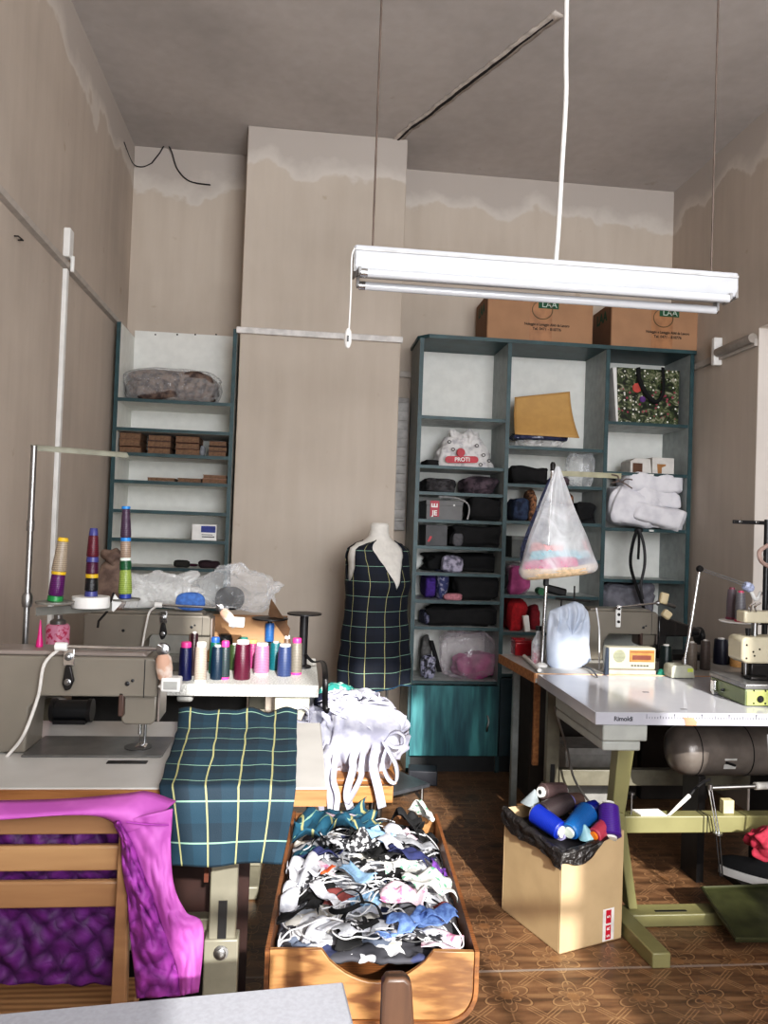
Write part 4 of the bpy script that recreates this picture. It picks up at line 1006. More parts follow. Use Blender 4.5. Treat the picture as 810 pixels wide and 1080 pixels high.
# tunic
def sst(x): x = max(0, min(1, x)); return x*x*(3-2*x)
def topz(th):
    d = abs(math.degrees(th))
    if d < 40: return 1.085+(1.342-1.085)*(d/40)**.95
    if d < 66: return 1.342-(1.342-1.305)*(d-40)/26
    if d < 90: return 1.305-.175*math.sin((d-66)/24*PI/2)**.7
    if d < 114: return 1.305-.175*math.sin((114-d)/24*PI/2)**.7
    if d < 140: return 1.305+(1.342-1.305)*(d-114)/26
    return 1.335
def ths(u):   # spread samples, denser around strap edges
    return -PI+2*PI*u
def tunic(u, v):
    th = ths(u); zt = topz(th); zh = .585+.012*math.sin(th*3+1); z = zh+(zt-zh)*v
    a, b = ring(max(z, .62))
    off = .012+.022*max(0, (1.0-z)/.4)+(.035 if z < .95 else 0)*0
    if .80 < z < 1.10: a += .018*math.sin((z-.8)/.3*PI); b += .012*math.sin((z-.8)/.3*PI)
    w = .012*max(0, (1.0-z)/.4)*math.sin(th*7+2)
    bust = .022*math.exp(-((z-1.12)/.06)**2)*max(0, math.cos(th))**1.5
    a += off+w; b += off+w
    if z > 1.28: a -= .006*(z-1.28)/.06; 
    return (a*math.sin(th), -b*math.cos(th)-bust, z)
plv = plaid('plaid_tunic', .105, .0765, .3, .2, .035, .035, (5, 13, 28), (8, 19, 36))
tn = thing('plaid_tunic', 'dark navy tartan sleeveless tunic with V neck worn by the dress form', 'tunic', (Mx, My, 0), rz)
def tuv(u, v):
    p = tunic(u, v); return (ths(u)*.19+.02, p[2])
MB().grid(tunic, 168, 60, tuv).build('tunic_body', plv, tn, world=False, solid=.003, sharp=80)
hp = [tunic(i/120, 0) for i in range(120)]
MB().tube([(x*1.004, y*1.004, z+.004) for x, y, z in hp], .003, 5, closed=True).build('hem', cloth('tunic_hem', (30, 70, 96)), tn, world=False)
np_ = []
for i in range(41):
    th = R(-40)+R(80)*i/40; u = (th+PI)/(2*PI); np_.append(tunic(u, 1))
MB().tube(np_, .0025, 5).build('neck_binding', cloth('tunic_bind', (10, 20, 34)), tn, world=False)

# ============================================================ WOODEN SCRAP BIN
binw = wood('bin_wood', (166, 120, 76), (102, 66, 40), (3, 14, 14), .4, 2, 6)
binw2 = wood('bin_wood_dark', (148, 96, 56), (92, 56, 32), (2, 14, 14), .45)
FL = Vector((-.05, 1.945, 0)); Bz = R(-3.6); bw, bl, rim, bot = .535, .93, .35, .165
BM = Matrix.Translation(FL) @ Matrix.Rotation(Bz, 4, 'Z')
t = thing('scrap_bin', 'long wooden scrap bin with scooped ends full of fabric offcuts', 'bin', BM @ Vector((bw/2, bl/2, 0)), 0)
def bB(mb, nm, m, par=t, **k):
    mb.v = [BM @ p for p in mb.v]; return mb.build(nm, m, par, **k)
rr = .085
def arc(cx, cz, a0, a1, r, n=6): return [(cx+r*math.cos(R(a0+(a1-a0)*i/n)), cz+r*math.sin(R(a0+(a1-a0)*i/n))) for i in range(n+1)]
outer = [(0, rim)]+arc(rr, bot+rr, 180, 270, rr)+arc(bw-rr, bot+rr, 270, 360, rr)+[(bw, rim)]
th_ = .011
inner = [(th_, rim)]+arc(rr, bot+rr, 180, 270, rr-th_)+arc(bw-rr, bot+rr, 270, 360, rr-th_)+[(bw-th_, rim)]
bB(MB().prism(outer+inner[::-1], 0, bl, 'y'), 'bent_shell', binw2, sharp=30)
def endb(y0, y1, nx0, nx1, dpt, name='end_board'):
    top = [(bw-th_-.001, rim-.004), (nx1+.02, rim-.002)]+[(nx1-(nx1-nx0)*(i/12), rim-dpt*math.sin(PI*(.08+.84*i/12))**.75) for i in range(13)]+[(nx0-.02, rim-.002), (th_+.001, rim-.004)]
    body = [(th_+.001, rim-.004)]+arc(rr, bot+rr, 180, 270, rr-th_-.001)+arc(bw-rr, bot+rr, 270, 360, rr-th_-.001)
    return bB(MB().prism(body+top, y0, y1, 'y'), name, binw, bevel=.002)
endb(.004, .018, .16, .40, .082); endb(bl-.018, bl-.004, .12, .36, .08)
for x in (.05, bw-.05):
    for y in (.09, bl-.12): bB(MB().cyl((x, y, 0), (x, y, bot+.02), .012, n=12), 'leg', steel)
bB(MB().b2((bw-.09, .02, .0), (bw-.066, .05, bot+.001)), 'wood_support', binw)
# contents
def HZ(x, y):   # heap height in bin coordinates
    u = x/bw*2-1; v = y/bl*2-1
    return .276+.05*(1-u**4)*(1-(.1 if v < 0 else .5)*abs(v)**3)+.02*noise.noise(Vector((x*9, y*9, 3)))
m, nt, b = nodes('mixed_offcuts'); v_ = coords(nt, 'Object', (1, 1, .5)); vo = N(nt, 'ShaderNodeTexVoronoi'); vo.inputs['Scale'].default_value = 17
no = N(nt, 'ShaderNodeTexNoise'); no.inputs['Scale'].default_value = 12; nt.links.new(v_, no.inputs['Vector'])
nt.links.new(mix(nt, .12, v_, no.outputs[1]), vo.inputs['Vector'])
sp_ = N(nt, 'ShaderNodeSeparateColor'); nt.links.new(vo.outputs['Color'], sp_.inputs[0])
rp = ramp(nt, sp_.outputs[0], [(0, lin((230, 230, 234))), (.3, lin((64, 64, 70))), (.48, lin((200, 204, 214))), (.66, lin((52, 58, 90))), (.8, lin((226, 222, 214))), (.92, lin((110, 120, 140)))])
rp.node.color_ramp.interpolation = 'CONSTANT'
nt.links.new(rp, b.inputs['Base Color']); b.inputs['Roughness'].default_value = .85
def hp_(u, v):
    x = .016+(bw-.032)*u; y = .022+(bl-.044)*v
    return BM @ Vector((x, y, HZ(x, y)-.012+.012*noise.noise(Vector((x*40, y*40, 1)))))
g = MB().grid(hp_, 50, 80)
g.build('fabric_offcuts', m, label='mass of small mixed fabric offcuts filling the wooden bin', cat='offcuts', kind='stuff', solid=.01, sharp=80)
floral = cloth('floral_white', (206, 206, 202), (90, 150, 120), 55, .8, (.36, .42)); white_k = cloth('white_knit', (206, 206, 212), (170, 172, 182), 45)
blackw = cloth('black_white_print', (34, 34, 38), (210, 210, 214), 60, .8, (.42, .5)); navy = cloth('navy_scrap', (34, 40, 84)); denim = cloth('light_denim', (108, 138, 196), (80, 106, 164), 80)
sky = cloth('sky_scrap', (150, 190, 226)); greyc = cloth('grey_scrap', (152, 154, 160)); pinkp = cloth('pink_print', (212, 190, 200), (214, 120, 160), 50, .8, (.38, .44)); orange = cloth('orange_scrap', (226, 92, 40)); maroon = cloth('maroon_scrap', (110, 50, 48)); purple = cloth('purple_lace', (110, 60, 150), (60, 30, 90), 90)
plb = plaid('plaid_scrap', .075, .06, .2, .1, .1, .08, (14, 62, 82), (26, 82, 104))
lay = [0]
def scrap(cx, cy_, w, h, rot, m, label, group=None, curl=.02, seed=None, shape=None, up=0., name='fabric_scrap'):
    """an irregular bent patch lying on the heap (bin coordinates)"""
    sd = seed if seed is not None else rnd.random()*50; lay[0] += 1; lift = .004+.00045*lay[0]+up
    ca, sa = math.cos(rot), math.sin(rot)
    def f(u, v):
        a = (u-.5)*w; c = (v-.5)*h
        a *= 1+.35*noise.noise(Vector((v*3, sd, 1))); c *= 1+.35*noise.noise(Vector((u*3, sd, 7)))
        x = cx+a*ca-c*sa; y = cy_+a*sa+c*ca; x = min(max(x, .02), bw-.02); y = min(max(y, .026), bl-.026)
        z = HZ(x, y)+lift+curl*abs(noise.noise(Vector((a*16, c*16, sd))))*1.6
        return BM @ Vector((x, y, z))
    return MB().grid(f, 14, 14, lambda u, v: (u*w, v*h)).build(name, m, label=label, cat='fabric scrap', group=group, solid=.002, sharp=80)
kinds = [(white_k, 'plain white fabric scrap lying in the wooden bin', 'white scraps in the bin'), (black_cl, 'plain black fabric scrap lying in the wooden bin', 'black scraps in the bin'),
         (blackw, 'black and white printed scrap lying in the wooden bin', 'black and white print scraps'), (greyc, 'plain grey fabric scrap lying in the wooden bin', 'grey scraps in the bin'),
         (floral, 'white scrap with green print lying in the wooden bin', 'green print scraps'), (sky, 'pale blue fabric scrap lying in the wooden bin', 'pale blue scraps'), (pinkp, 'white scrap with pink print lying in the wooden bin', 'pink print scraps')]
for k in range(46):
    m_, lb, gr = kinds[rnd.choices(range(7), (26, 20, 14, 8, 8, 6, 7))[0]]
    scrap(rnd.uniform(.06, bw-.06), rnd.uniform(.07, bl-.07), rnd.uniform(.07, .15), rnd.uniform(.04, .10), rnd.uniform(0, 3.1), m_, lb, gr, curl=rnd.uniform(.015, .04))
# placed pieces seen in the photo
def bp(px_, py_):   # photo pixel to bin coordinates on the heap
    q = BM.inverted() @ PZ(px_, py_, .33); return q.x, q.y
def sc_at(px_, py_, w, h, rot, m, label, **k): x, y = bp(px_, py_); return scrap(x, y, w, h, rot, m, label, **k)
sc_at(348, 890, .30, .17, .35, plb, 'teal tartan scrap folded at the back left of the bin', curl=.05, up=.05)
sc_at(325, 905, .12, .10, 1.0, plb, 'small teal tartan scrap tucked under the larger one', curl=.04)
sc_at(356, 884, .12, .035, .4, pinkp, 'pink printed white strip on the tartan scrap', up=.05)
sc_at(370, 905, .17, .10, .2, blackw, 'black ruffled lace scrap in the middle of the bin', curl=.06, up=.012)
sc_at(335, 915, .13, .05, -.1, navy, 'rolled dark navy scrap at the left middle of the bin', curl=.03, up=.01)
sc_at(398, 895, .06, .14, .5, sky, 'light blue ribbon scrap near the bin centre', up=.02)
sc_at(408, 905, .05, .12, .6, white_k, 'white paper like strip beside the light blue ribbon', up=.024)
sc_at(432, 900, .16, .05, -.25, greyc, 'pale grey curved band at the back right of the bin', up=.014)
sc_at(430, 880, .09, .09, .2, black_cl, 'black scrap standing at the back right of the bin', curl=.06, up=.02)
sc_at(446, 872, .07, .09, .7, floral, 'white speckled scrap at the far right corner of the bin', curl=.05, up=.04)
sc_at(432, 918, .13, .08, -.3, navy, 'navy blue scrap with pink piping right of centre', curl=.03, up=.02)
sc_at(463, 922, .05, .05, 0, purple, 'purple lace scrap at the right wall of the bin', curl=.04, up=.01)
sc_at(455, 950, .13, .12, .2, floral, 'white floral scrap with green dots at the right of the bin', curl=.03, up=.025)
sc_at(425, 962, .12, .09, -.2, pinkp, 'white and pink floral scrap beside the green dotted one', curl=.03, up=.02)
sc_at(376, 945, .05, .12, .75, sky, 'pale blue white strip at the bin centre', up=.03)
sc_at(318, 935, .10, .14, .3, white_k, 'crumpled white cloth at the left wall of the bin', curl=.07, up=.02)
sc_at(300, 960, .07, .16, .1, white_k, 'long white cloth strip along the left wall', curl=.05, up=.02)
sc_at(345, 970, .04, .16, .6, white_k, 'straight white tape lying across the lower left of the bin', up=.035)
sc_at(344, 943, .04, .03, .3, orange, 'small orange scrap among the white cloth', up=.03)
sc_at(352, 962, .09, .05, .6, maroon, 'dark maroon scrap near the left of the bin centre', up=.012)
sc_at(468, 972, .05, .04, .3, maroon, 'rust brown scrap at the right front of the bin', up=.02)
sc_at(438, 992, .14, .07, .5, denim, 'light blue denim scrap in the front right corner', curl=.04, up=.02)
sc_at(462, 985, .09, .06, .2, denim, 'second light blue denim scrap against the right front corner', curl=.04, up=.02)
sc_at(412, 1008, .05, .1, -.5, denim, 'narrow blue denim strip poking over the scooped front', curl=.02, up=.01)
sc_at(310, 985, .12, .035, .5, black_cl, 'black satin band at the front left of the bin', curl=.02, up=.035)
for k in range(12): scrap(.17+.022*k, .035+.05*rnd.random(), rnd.uniform(.05, .09), rnd.uniform(.03, .06), rnd.uniform(0, 3), (white_k, greyc, white_k, blackw)[k % 4], kinds[(0, 3, 0, 2)[k % 4]][1], kinds[(0, 3, 0, 2)[k % 4]][2], curl=.02)
def cord(n, c, r, label, group, spread, m, cx=None, cy_=None, flat=None):
    for k in range(n):
        x = cx if cx is not None else rnd.uniform(.08, bw-.08); y = cy_ if cy_ is not None else rnd.uniform(.08, bl-.1)
        a = rnd.uniform(0, 6.28); pts = []
        for j in range(9):
            a += rnd.uniform(-1.1, 1.3); x += spread*math.cos(a); y += spread*math.sin(a); x = min(max(x, .03), bw-.03); y = min(max(y, .035), bl-.035)
            pts.append(BM @ Vector((x, y, HZ(x, y)+.03+.02*rnd.random())))
        MB().tube(smooth_pts(pts, 5), r, 6, flat=flat).build('cord', m, label=label, cat='cord', group=group)
wc = mat('white_cord', (212, 212, 214), .7); bc = mat('black_cord', (20, 20, 22), .6)
for _ in range(16): cord(1, 0, .0022, 'thin white elastic cord tangled at the front left of the bin', 'white cords in the bin', .045, wc, cx=.08+.2*rnd.random(), cy_=.1+.25*rnd.random())
cord(14, 0, .002, 'thin white cord lying among the offcuts in the bin', 'loose white cords in the bin', .05, wc)
cord(9, 0, .0025, 'thin black cord lying among the offcuts in the bin', 'black cords in the bin', .045, bc)
for k, (cx, cy_, r_, lb) in enumerate(((365, 968, .045, 'black strap loop at the front centre of the bin'), (382, 985, .05, 'second black strap loop nearer the scooped front of the bin'), (388, 893, .06, 'black strap arching over the blue ribbon in the bin'))):
    x, y = bp(cx, cy_)
    pts = [BM @ Vector((x+r_*math.cos(a/9*2*PI), y+r_*1.2*math.sin(a/9*2*PI), HZ(x, y)+.05+.012*math.sin(a))) for a in range(9)]
    MB().tube(smooth_pts(pts, 4), .008, 6, flat=.3).build('strap_loop', black_cl, label=lb, cat='strap')
q = PZ(386, 1074, .02)
t = thing('ribbed_tray', 'small white ribbed plastic tray on the floor under the wooden bin', 'tray', (q.x, q.y, 0))
MB().b2((q.x-.05, q.y-.04, 0), (q.x+.04, q.y+.08, .05)).build('tray_body', white_paint, t, bevel=.004)
g = MB()
for k in range(8): g.b2((q.x-.046+k*.011, q.y-.044, .004), (q.x-.041+k*.011, q.y-.039, .05))
g.build('ribs', mat('rib_grey', (200, 204, 206), .4), t)

# ============================================================ RIGHT: FRONT TABLE (ruler edge)
A = PZ(628, 751, TZ); Bc = PZ(567, 711, TZ); yf = A.y; XE = 2.26
wl = mat('white_laminate', (182, 182, 188), .16, var=.04, nscale=4)
lime = mat('lime_frame', (122, 118, 80), .42, var=.06, nscale=8)
t = thing('sewing_table', 'white right hand table with ruler printed on its front edge and green frame', 'table', (1.6, yf+.35, 0))
yk2 = Bc.y
x_l, x_b = A.x, Bc.x
MB().hexa([(x_l, yf, TZ-.043), (XE, yf, TZ-.043), (XE, yk2, TZ-.043), (x_b, yk2, TZ-.043)], [(x_l, yf, TZ), (XE, yf, TZ), (XE, yk2, TZ), (x_b, yk2, TZ)]).build('table_top', wl, t, bevel=.002)
edge = mat('ruler_white', (158, 158, 166), .3, var=.03)
er = MB().b2((x_l+.001, yf-.003, TZ-.042), (XE, yf, TZ-.001)).build('ruler_edge', edge, t)
ink = mat('ink', (28, 28, 36), .6)
q0 = px(682, 760, yf-.003); q1 = px(810, 760, yf-.003); tk = MB(); kx = 0; x = q0.x
while x < XE-.02:
    L_ = .012 if kx % 10 == 0 else (.009 if kx % 5 == 0 else .006)
    tk.b2((x-.001, yf-.0036, TZ-.020), (x+.0006, yf-.003, TZ-.022+L_*1.4)); x += .01; kx += 1
tk.build('ruler_ticks', ink, er)
text('maker_name', 'Rimoldi', ink, er, face_mat((px(657, 760, yf).x, yf-.0034, TZ-.022), (1, 0, 0), (0, 0, 1)), .022, bold=True)
for i in range(1, 6):
    text('ruler_number', str(i*10), ink, er, face_mat((q0.x+.1*i, yf-.0034, TZ-.006), (1, 0, 0), (0, 0, 1)), .007)
ch = px(727, 762, yf)
MB().prism([(ch.x-.026, TZ-.014), (ch.x+.012, TZ-.016), (ch.x+.026, TZ-.03), (ch.x+.024, TZ-.042), (ch.x-.016, TZ-.042), (ch.x-.018, TZ-.026)], yf-.0045, yf-.003, 'y').build('chipped_patch', mat('chip_brown', (176, 128, 98), .8), er)
for px_, py_ in ((681, 730), (721, 748)):
    q = PZ(px_, py_, TZ); MB().b2((q.x-.012, q.y-.005, TZ), (q.x+.012, q.y+.005, TZ+.0006)).build('slot_mark', ink, t)
# grey side skirt, drawers
dg = mat('drawer_grey', (150, 152, 146), .45, var=.05)
yd = yf+.01
a = px(636, 770, yd); b_ = px(683, 781, yd); c_ = px(677, 793, yd); 
d1_ = MB().b2((a.x, yd, px(640, 782, yd).z), (b_.x, yd+.5, TZ-.044)).build('drawer', dg, t, bevel=.006)
MB().b2((a.x+.004, yd+.01, px(640, 793, yd).z), (c_.x, yd+.5, px(640, 782, yd).z-.001)).build('drawer', dg, t, bevel=.006)
# K shaped lime leg, foot and rails
yl_ = 2.72
up0, up1, mid0, mid1, lo0, lo1 = px(653, 786, yl_), px(671, 786, yl_), px(645, 862, yl_), px(659, 862, yl_), px(662, 975, yl_), px(671.5, 975, yl_)
def leg_seg(a0, a1, b0, b1, w, nm, dy0=0, dy1=0):
    return MB().hexa([(b0.x, yl_+dy1, b0.z), (b1.x, yl_+dy1, b1.z), (b1.x, yl_+w+dy1, b1.z), (b0.x, yl_+w+dy1, b0.z)],
                     [(a0.x, yl_+dy0, a0.z), (a1.x, yl_+dy0, a1.z), (a1.x, yl_+w+dy0, a1.z), (a0.x, yl_+w+dy0, a0.z)]).build(nm, lime, t, bevel=.004)
up0.z = up1.z = min(px(660, 793, yd).z, .72)
leg_seg(up0, up1, mid0, mid1, .06, 'leg'); lo0.z = lo1.z = .049
mm0, mm1 = px(650, 858, yl_-.01), px(659, 858, yl_-.01)
leg_seg(mm0, mm1, lo0, lo1, .06, 'leg', -.008, -.008)
f0 = PZ(688, 1022, 0); f1 = PZ(706, 1020, 0)
MB().hexa([(f0.x, f0.y, 0), (f1.x, f0.y, 0), (f1.x-.05, 3.1, 0), (f0.x-.05, 3.1, 0)], [(f0.x, f0.y, .05), (f1.x, f0.y, .05), (f1.x-.05, 3.1, .05), (f0.x-.05, 3.1, .05)]).build('foot_bar', lime, t, bevel=.004)
rz0, rz1 = px(700, 862, yl_).z, px(700, 880, yl_).z
MB().b2((px(660, 870, yl_).x, yl_+.01, rz1), (XE-.06, yl_+.07, rz0)).build('cross_rail', lime, t, bevel=.004)
for xx in (px(743, 870, yl_).x, px(747, 870, yl_).x): MB().b2((xx, yl_+.008, rz1-.001), (xx+.003, yl_+.072, rz0+.001)).build('rail_band', black_pl, t)
MB().b2((f1.x-.02, 2.68, .0), (XE-.06, 2.76, .045)).build('floor_rail', lime, t, bevel=.004)
sl = MB().b2((f1.x+.08, 2.70, .045), (f1.x+.2, 2.71, .0465)).build('rail_slot', black_pl, t)
MB().b2((XE-.12, 2.45, 0), (XE-.06, 3.1, .05)).build('foot_bar', lime, t, bevel=.004)
MB().b2((XE-.12, 2.74, .05), (XE-.06, 2.80, TZ-.044)).build('leg', lime, t, bevel=.004)
# ============================================================ RIGHT: BACK TABLE
yb0 = yk2+.012; qb = PZ(527, 690, TZ); yb1_ = qb.y
grl = mat('back_table_grey', (168, 166, 162), .35, var=.08)
t = thing('sewing_table', 'back right sewing table with raw chipboard edge behind the white table', 'table', (1.6, yb0+.3, 0))
bxl0, bxl1 = x_b-.005, qb.x
top = MB().hexa([(bxl0, yb0, TZ-.04), (XE, yb0, TZ-.04), (XE, yb1_, TZ-.04), (bxl1, yb1_, TZ-.04)], [(bxl0, yb0, TZ+.0), (XE, yb0, TZ+.0), (XE, yb1_, TZ), (bxl1, yb1_, TZ)]).build('table_top', grl, t)
chip = mat('chipboard', (158, 108, 66), .8, var=.2, nscale=60)
MB().hexa([(bxl0-.006, yb0, TZ-.041), (bxl0-.0005, yb0, TZ-.041), (bxl1-.0005, yb1_, TZ-.041), (bxl1-.006, yb1_, TZ-.041)], [(bxl0-.006, yb0, TZ+.001), (bxl0-.0005, yb0, TZ+.001), (bxl1-.0005, yb1_, TZ+.001), (bxl1-.006, yb1_, TZ+.001)]).build('side_edge', chip, top)
MB().b2((bxl0, yb0-.006, TZ-.02), (XE, yb0-.0005, TZ+.002)).build('front_edge', mat('chip_light', (214, 168, 128), .7), top)
stand_leg(t, px(582, 790, yb0+.12).x, yb0+.12, TZ-.041, mat('beige_leg', (104, 100, 86), .45, .1), .06, .035, (.25, .3), px(582, 826, yb0+.12).z)
ql = px(550, 790, yb0+.3)
MB().b2((ql.x-.012, yb0+.42, 0), (ql.x+.02, yb0+.45, TZ-.041)).build('leg', mat('leg_grey', (120, 124, 122), .4, .2), t, bevel=.003)
MB().b2((px(590, 820, yb0+.12).x, yb0+.12, px(640, 829, yb0+.12).z), (XE-.03, yb0+.16, px(640, 812, yb0+.12).z)).build('cross_rail', mat('beige_leg', (104, 100, 86), .45, .1), t, bevel=.004)
MB().b2((XE-.08, yb0+.1, 0), (XE-.03, yb0+.16, TZ-.041)).build('leg', mat('beige_leg', (104, 100, 86), .45, .1), t, bevel=.003)
MB().b2((px(564, 800, yb0+.25).x, yb0+.28, .32), (px(570, 800, yb0+.25).x, yb0+.30, TZ-.041)).build('wood_strut', chip, t)
MB().tube(smooth_pts([px(585, 745, yb0+.05), px(598, 790, yb0+.04), px(606, 822, yb0+.03), px(625, 850, yb0+.03), px(650, 872, yb0+.05)]), .005, 8).build('hanging_cable', steel, label='thin grey cable hanging under the back right table beside its leg', cat='cable')
q = px(622, 800, yb0+.5)
MB().b2((q.x-.10, yb0+.30, px(622, 827, yb0+.5).z), (q.x+.1, yb0+.42, q.z+.06)).build('x', None) if False else None
q = px(620, 800, 3.6)
t = thing('carton', 'pale cardboard carton in the dark beneath the back right table', 'carton', (q.x, 3.65, 0))
MB().b2((q.x-.11, 3.6, .0), (q.x+.12, 3.8, q.z+.04)).build('carton_body', mat('carton_grey', (128, 126, 122), .8), t, bevel=.004)
MB().b2((q.x-.112, 3.598, q.z+.02), (q.x+.122, 3.802, q.z+.05)).build('carton_lid', mat('carton_grey2', (140, 138, 134), .8), t)
for k, (x0_, x1_, h__, lb) in enumerate(((1.24, 1.52, .62, 'added dark box deepening the shade in front of the middle cabinet door'), (1.54, 1.84, .52, 'wide added dark box deepening the shade behind the rear right table'), (1.86, 2.24, .66, 'added dark box deepening the shade in the right rear corner under the shelves'))):
    tt_ = thing('shade_box', lb, 'box', ((x0_+x1_)/2, 4.15, 0)); dc = mat('shade_card', (44, 38, 34), .85)  # boxes added to keep the space under the back table dark
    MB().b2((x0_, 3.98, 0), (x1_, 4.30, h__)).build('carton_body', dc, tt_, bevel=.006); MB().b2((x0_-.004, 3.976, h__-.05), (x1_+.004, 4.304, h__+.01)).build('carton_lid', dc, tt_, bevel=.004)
# compressor
yc_ = 2.98; cc = px(771, 798, yc_); rr_ = abs(px(771, 771, yc_).z-px(771, 826, yc_).z)/2; xl_, xr_ = px(717, 800, yc_).x, XE-.16
t = thing('air_compressor', 'grey cylindrical air compressor tank lying under the white table', 'air compressor', (1.9, yc_+rr_, 0))
tk_m = mat('tank_grey', (112, 104, 98), .3, .2, var=.1)
prof = [(.002, 0), (rr_*.45, .006), (rr_*.78, .022), (rr_*.96, .055), (rr_, .09), (rr_, xr_-xl_-.09), (rr_*.9, xr_-xl_-.04), (rr_*.3, xr_-xl_)]
tk_ = MB().lathe(prof, (xl_, yc_+rr_, cc.z), 36, axis=(1, 0, 0)).build('tank', tk_m, t, sharp=60)
for xx in (px(741, 800, yc_).x, px(795, 800, yc_).x): MB().lathe([(rr_*1.012, 0), (rr_*1.012, .004)], (xx, yc_+rr_, cc.z), 36, axis=(1, 0, 0)).build('weld_band', dark_metal, tk_)
l = px(771, 806, yc_); MB().box((l.x, yc_+.006, l.z), (.052, .002, .046), (R(14), 0, 0)).build('data_label', mat('label_grey', (190, 188, 184), .5), tk_)
MB().box((l.x, yc_+.001, l.z), (.045, .002, .01), (R(14), R(18), 0)).build('label_mark', black_pl, tk_)
MB().box((l.x, yc_+rr_, cc.z+rr_+.028), (.16, .09, .05)).build('motor_block', dark_metal, t, bevel=.01)
MB().tube(smooth_pts([(xl_+.1, yc_+rr_, cc.z+rr_-.004), (xl_+.08, yc_+.06, cc.z+rr_+.04), (xl_+.2, yc_+.03, cc.z+rr_+.05), (xr_, yc_+.04, cc.z+rr_+.055)]), .01, 8).build('air_hose', dark_metal, t)
for xx in (xl_+.12, xr_-.12): MB().b2((xx-.015, yc_+.04, 0), (xx+.015, yc_+2*rr_-.04, cc.z-rr_*.88)).build('support', dark_metal, t)
# knee lifter rods and small parts on the rail
yy = 2.70; a = px(750, 831, yy); b_ = px(806, 829, yy)
t = thing('knee_lifter', 'silver jointed knee lifter rod hanging under the right table', 'knee lifter', a)
MB().cyl(a, b_, .008, n=12).build('arm_rod', steel, t)
q = px(800, 829, yy); MB().cyl(q-Vector((.015, 0, 0)), q+Vector((.05, 0, .002)), .014).build('clamp_sleeve', mat('sleeve', (180, 178, 172), .4), t)
e0, e1 = px(749, 831, yy), px(757, 880, yy); e2 = px(761, 924, yy)
for s in (-.005, .005): MB().cyl(e0+Vector((s, 0, 0)), e1+Vector((s+.001, 0, 0)), .003, n=8).build('drop_rod', chrome, t)
for s in (-.007, .006): MB().cyl(e1+Vector((s, 0, 0)), e2+Vector((s*.7, 0, 0)), .003, n=8).build('lower_rod', dark_metal, t)
MB().lathe([(.017, 0), (.017, .006)], e1, 14).build('rod_collar', steel, t)
MB().lathe([(.01, 0), (.01, .02)], e0-Vector((0, 0, .006)), 12).build('knuckle', steel, t)
a, b_ = px(704, 861, yl_+.02), px(727, 839, yl_+.05)
MB().tube([a, a.lerp(b_, .5), b_], [.004, .007, .008], 10).build('plastic_wand', white_paint, label='white plastic wand leaning on the green cross rail', cat='wand')
MB().tube(smooth_pts([b_+Vector((.004, 0, .004)), px(733, 832, yl_+.06), px(742, 825, yl_+.08), px(748, 822, yl_+.12)]), .006, 8).build('black_tube', black_pl, label='black curved tube continuing from the white wand', cat='tube')
q = px(767, 851, yl_+.04); MB().b2((q.x-.02, yl_+.03, rz0+.0005), (q.x+.022, yl_+.06, rz0+.05)).build('wood_block', mat('block_wood', (196, 184, 140), .7), label='small pale wood block standing on the green rail', cat='block', bevel=.002)
q = px(666, 850, yl_+.03); t = thing('leveling_bolt', 'small T shaped metal bolt standing on the green rail by the leg', 'bolt', (q.x, yl_+.03, rz0))
MB().cyl((q.x, yl_+.03, rz0+.0005), (q.x, yl_+.03, px(666, 838, yl_+.03).z), .004, n=8).build('shank', steel, t); MB().lathe([(.011, 0), (.011, .008)], (q.x, yl_+.03, px(666, 838, yl_+.03).z), 12).build('head', steel, t)
MB().hexa([(q.x+.03, yl_+.012, rz0+.0005), (q.x+.13, yl_+.012, rz0+.0005), (q.x+.12, yl_+.065, rz0+.0005), (q.x+.02, yl_+.065, rz0+.0005)], [(q.x+.03, yl_+.012, rz0+.004), (q.x+.13, yl_+.012, rz0+.003), (q.x+.12, yl_+.065, rz0+.008), (q.x+.02, yl_+.065, rz0+.006)]).build('folded_paper', white_paint, label='folded white paper lying on the green cross rail', cat='paper')
# pedal
pm = mat('pedal_olive', (54, 56, 34), .35, .2, var=.15)
c = [PZ(741, 938, .10), PZ(830, 934, .10), PZ(850, 992, .05), PZ(776, 992, .05)]
t = thing('treadle_pedal', 'dark olive treadle pedal tilted on the floor rail at bottom right', 'pedal', ((c[0].x+c[2].x)/2, (c[0].y+c[2].y)/2, 0))
MB().hexa([c[3]+Vector((0, 0, -.008)), c[2]+Vector((0, 0, -.008)), c[1]+Vector((0, 0, -.008)), c[0]+Vector((0, 0, -.008))], [c[3], c[2], c[1], c[0]]).build('pedal_plate', pm, t, bevel=.003)
g = MB().tube([c[0]+Vector((0, 0, .004)), c[1]+Vector((0, 0, .004)), c[2]+Vector((0, 0, .004)), c[3]+Vector((0, 0, .004))], .008, 8, closed=True); g.build('pedal_rim', pm, t)
mc = (c[0]+c[1]+c[2]+c[3])/4; MB().b2((mc.x-.1, mc.y-.02, .02), (mc.x+.1, mc.y+.02, mc.z-.008)).build('pivot_bar', dark_metal, t)
for s in (-.09, .07): MB().b2((mc.x+s, mc.y-.015, 0), (mc.x+s+.02, mc.y+.015, .025)).build('pivot_foot', dark_metal, t)
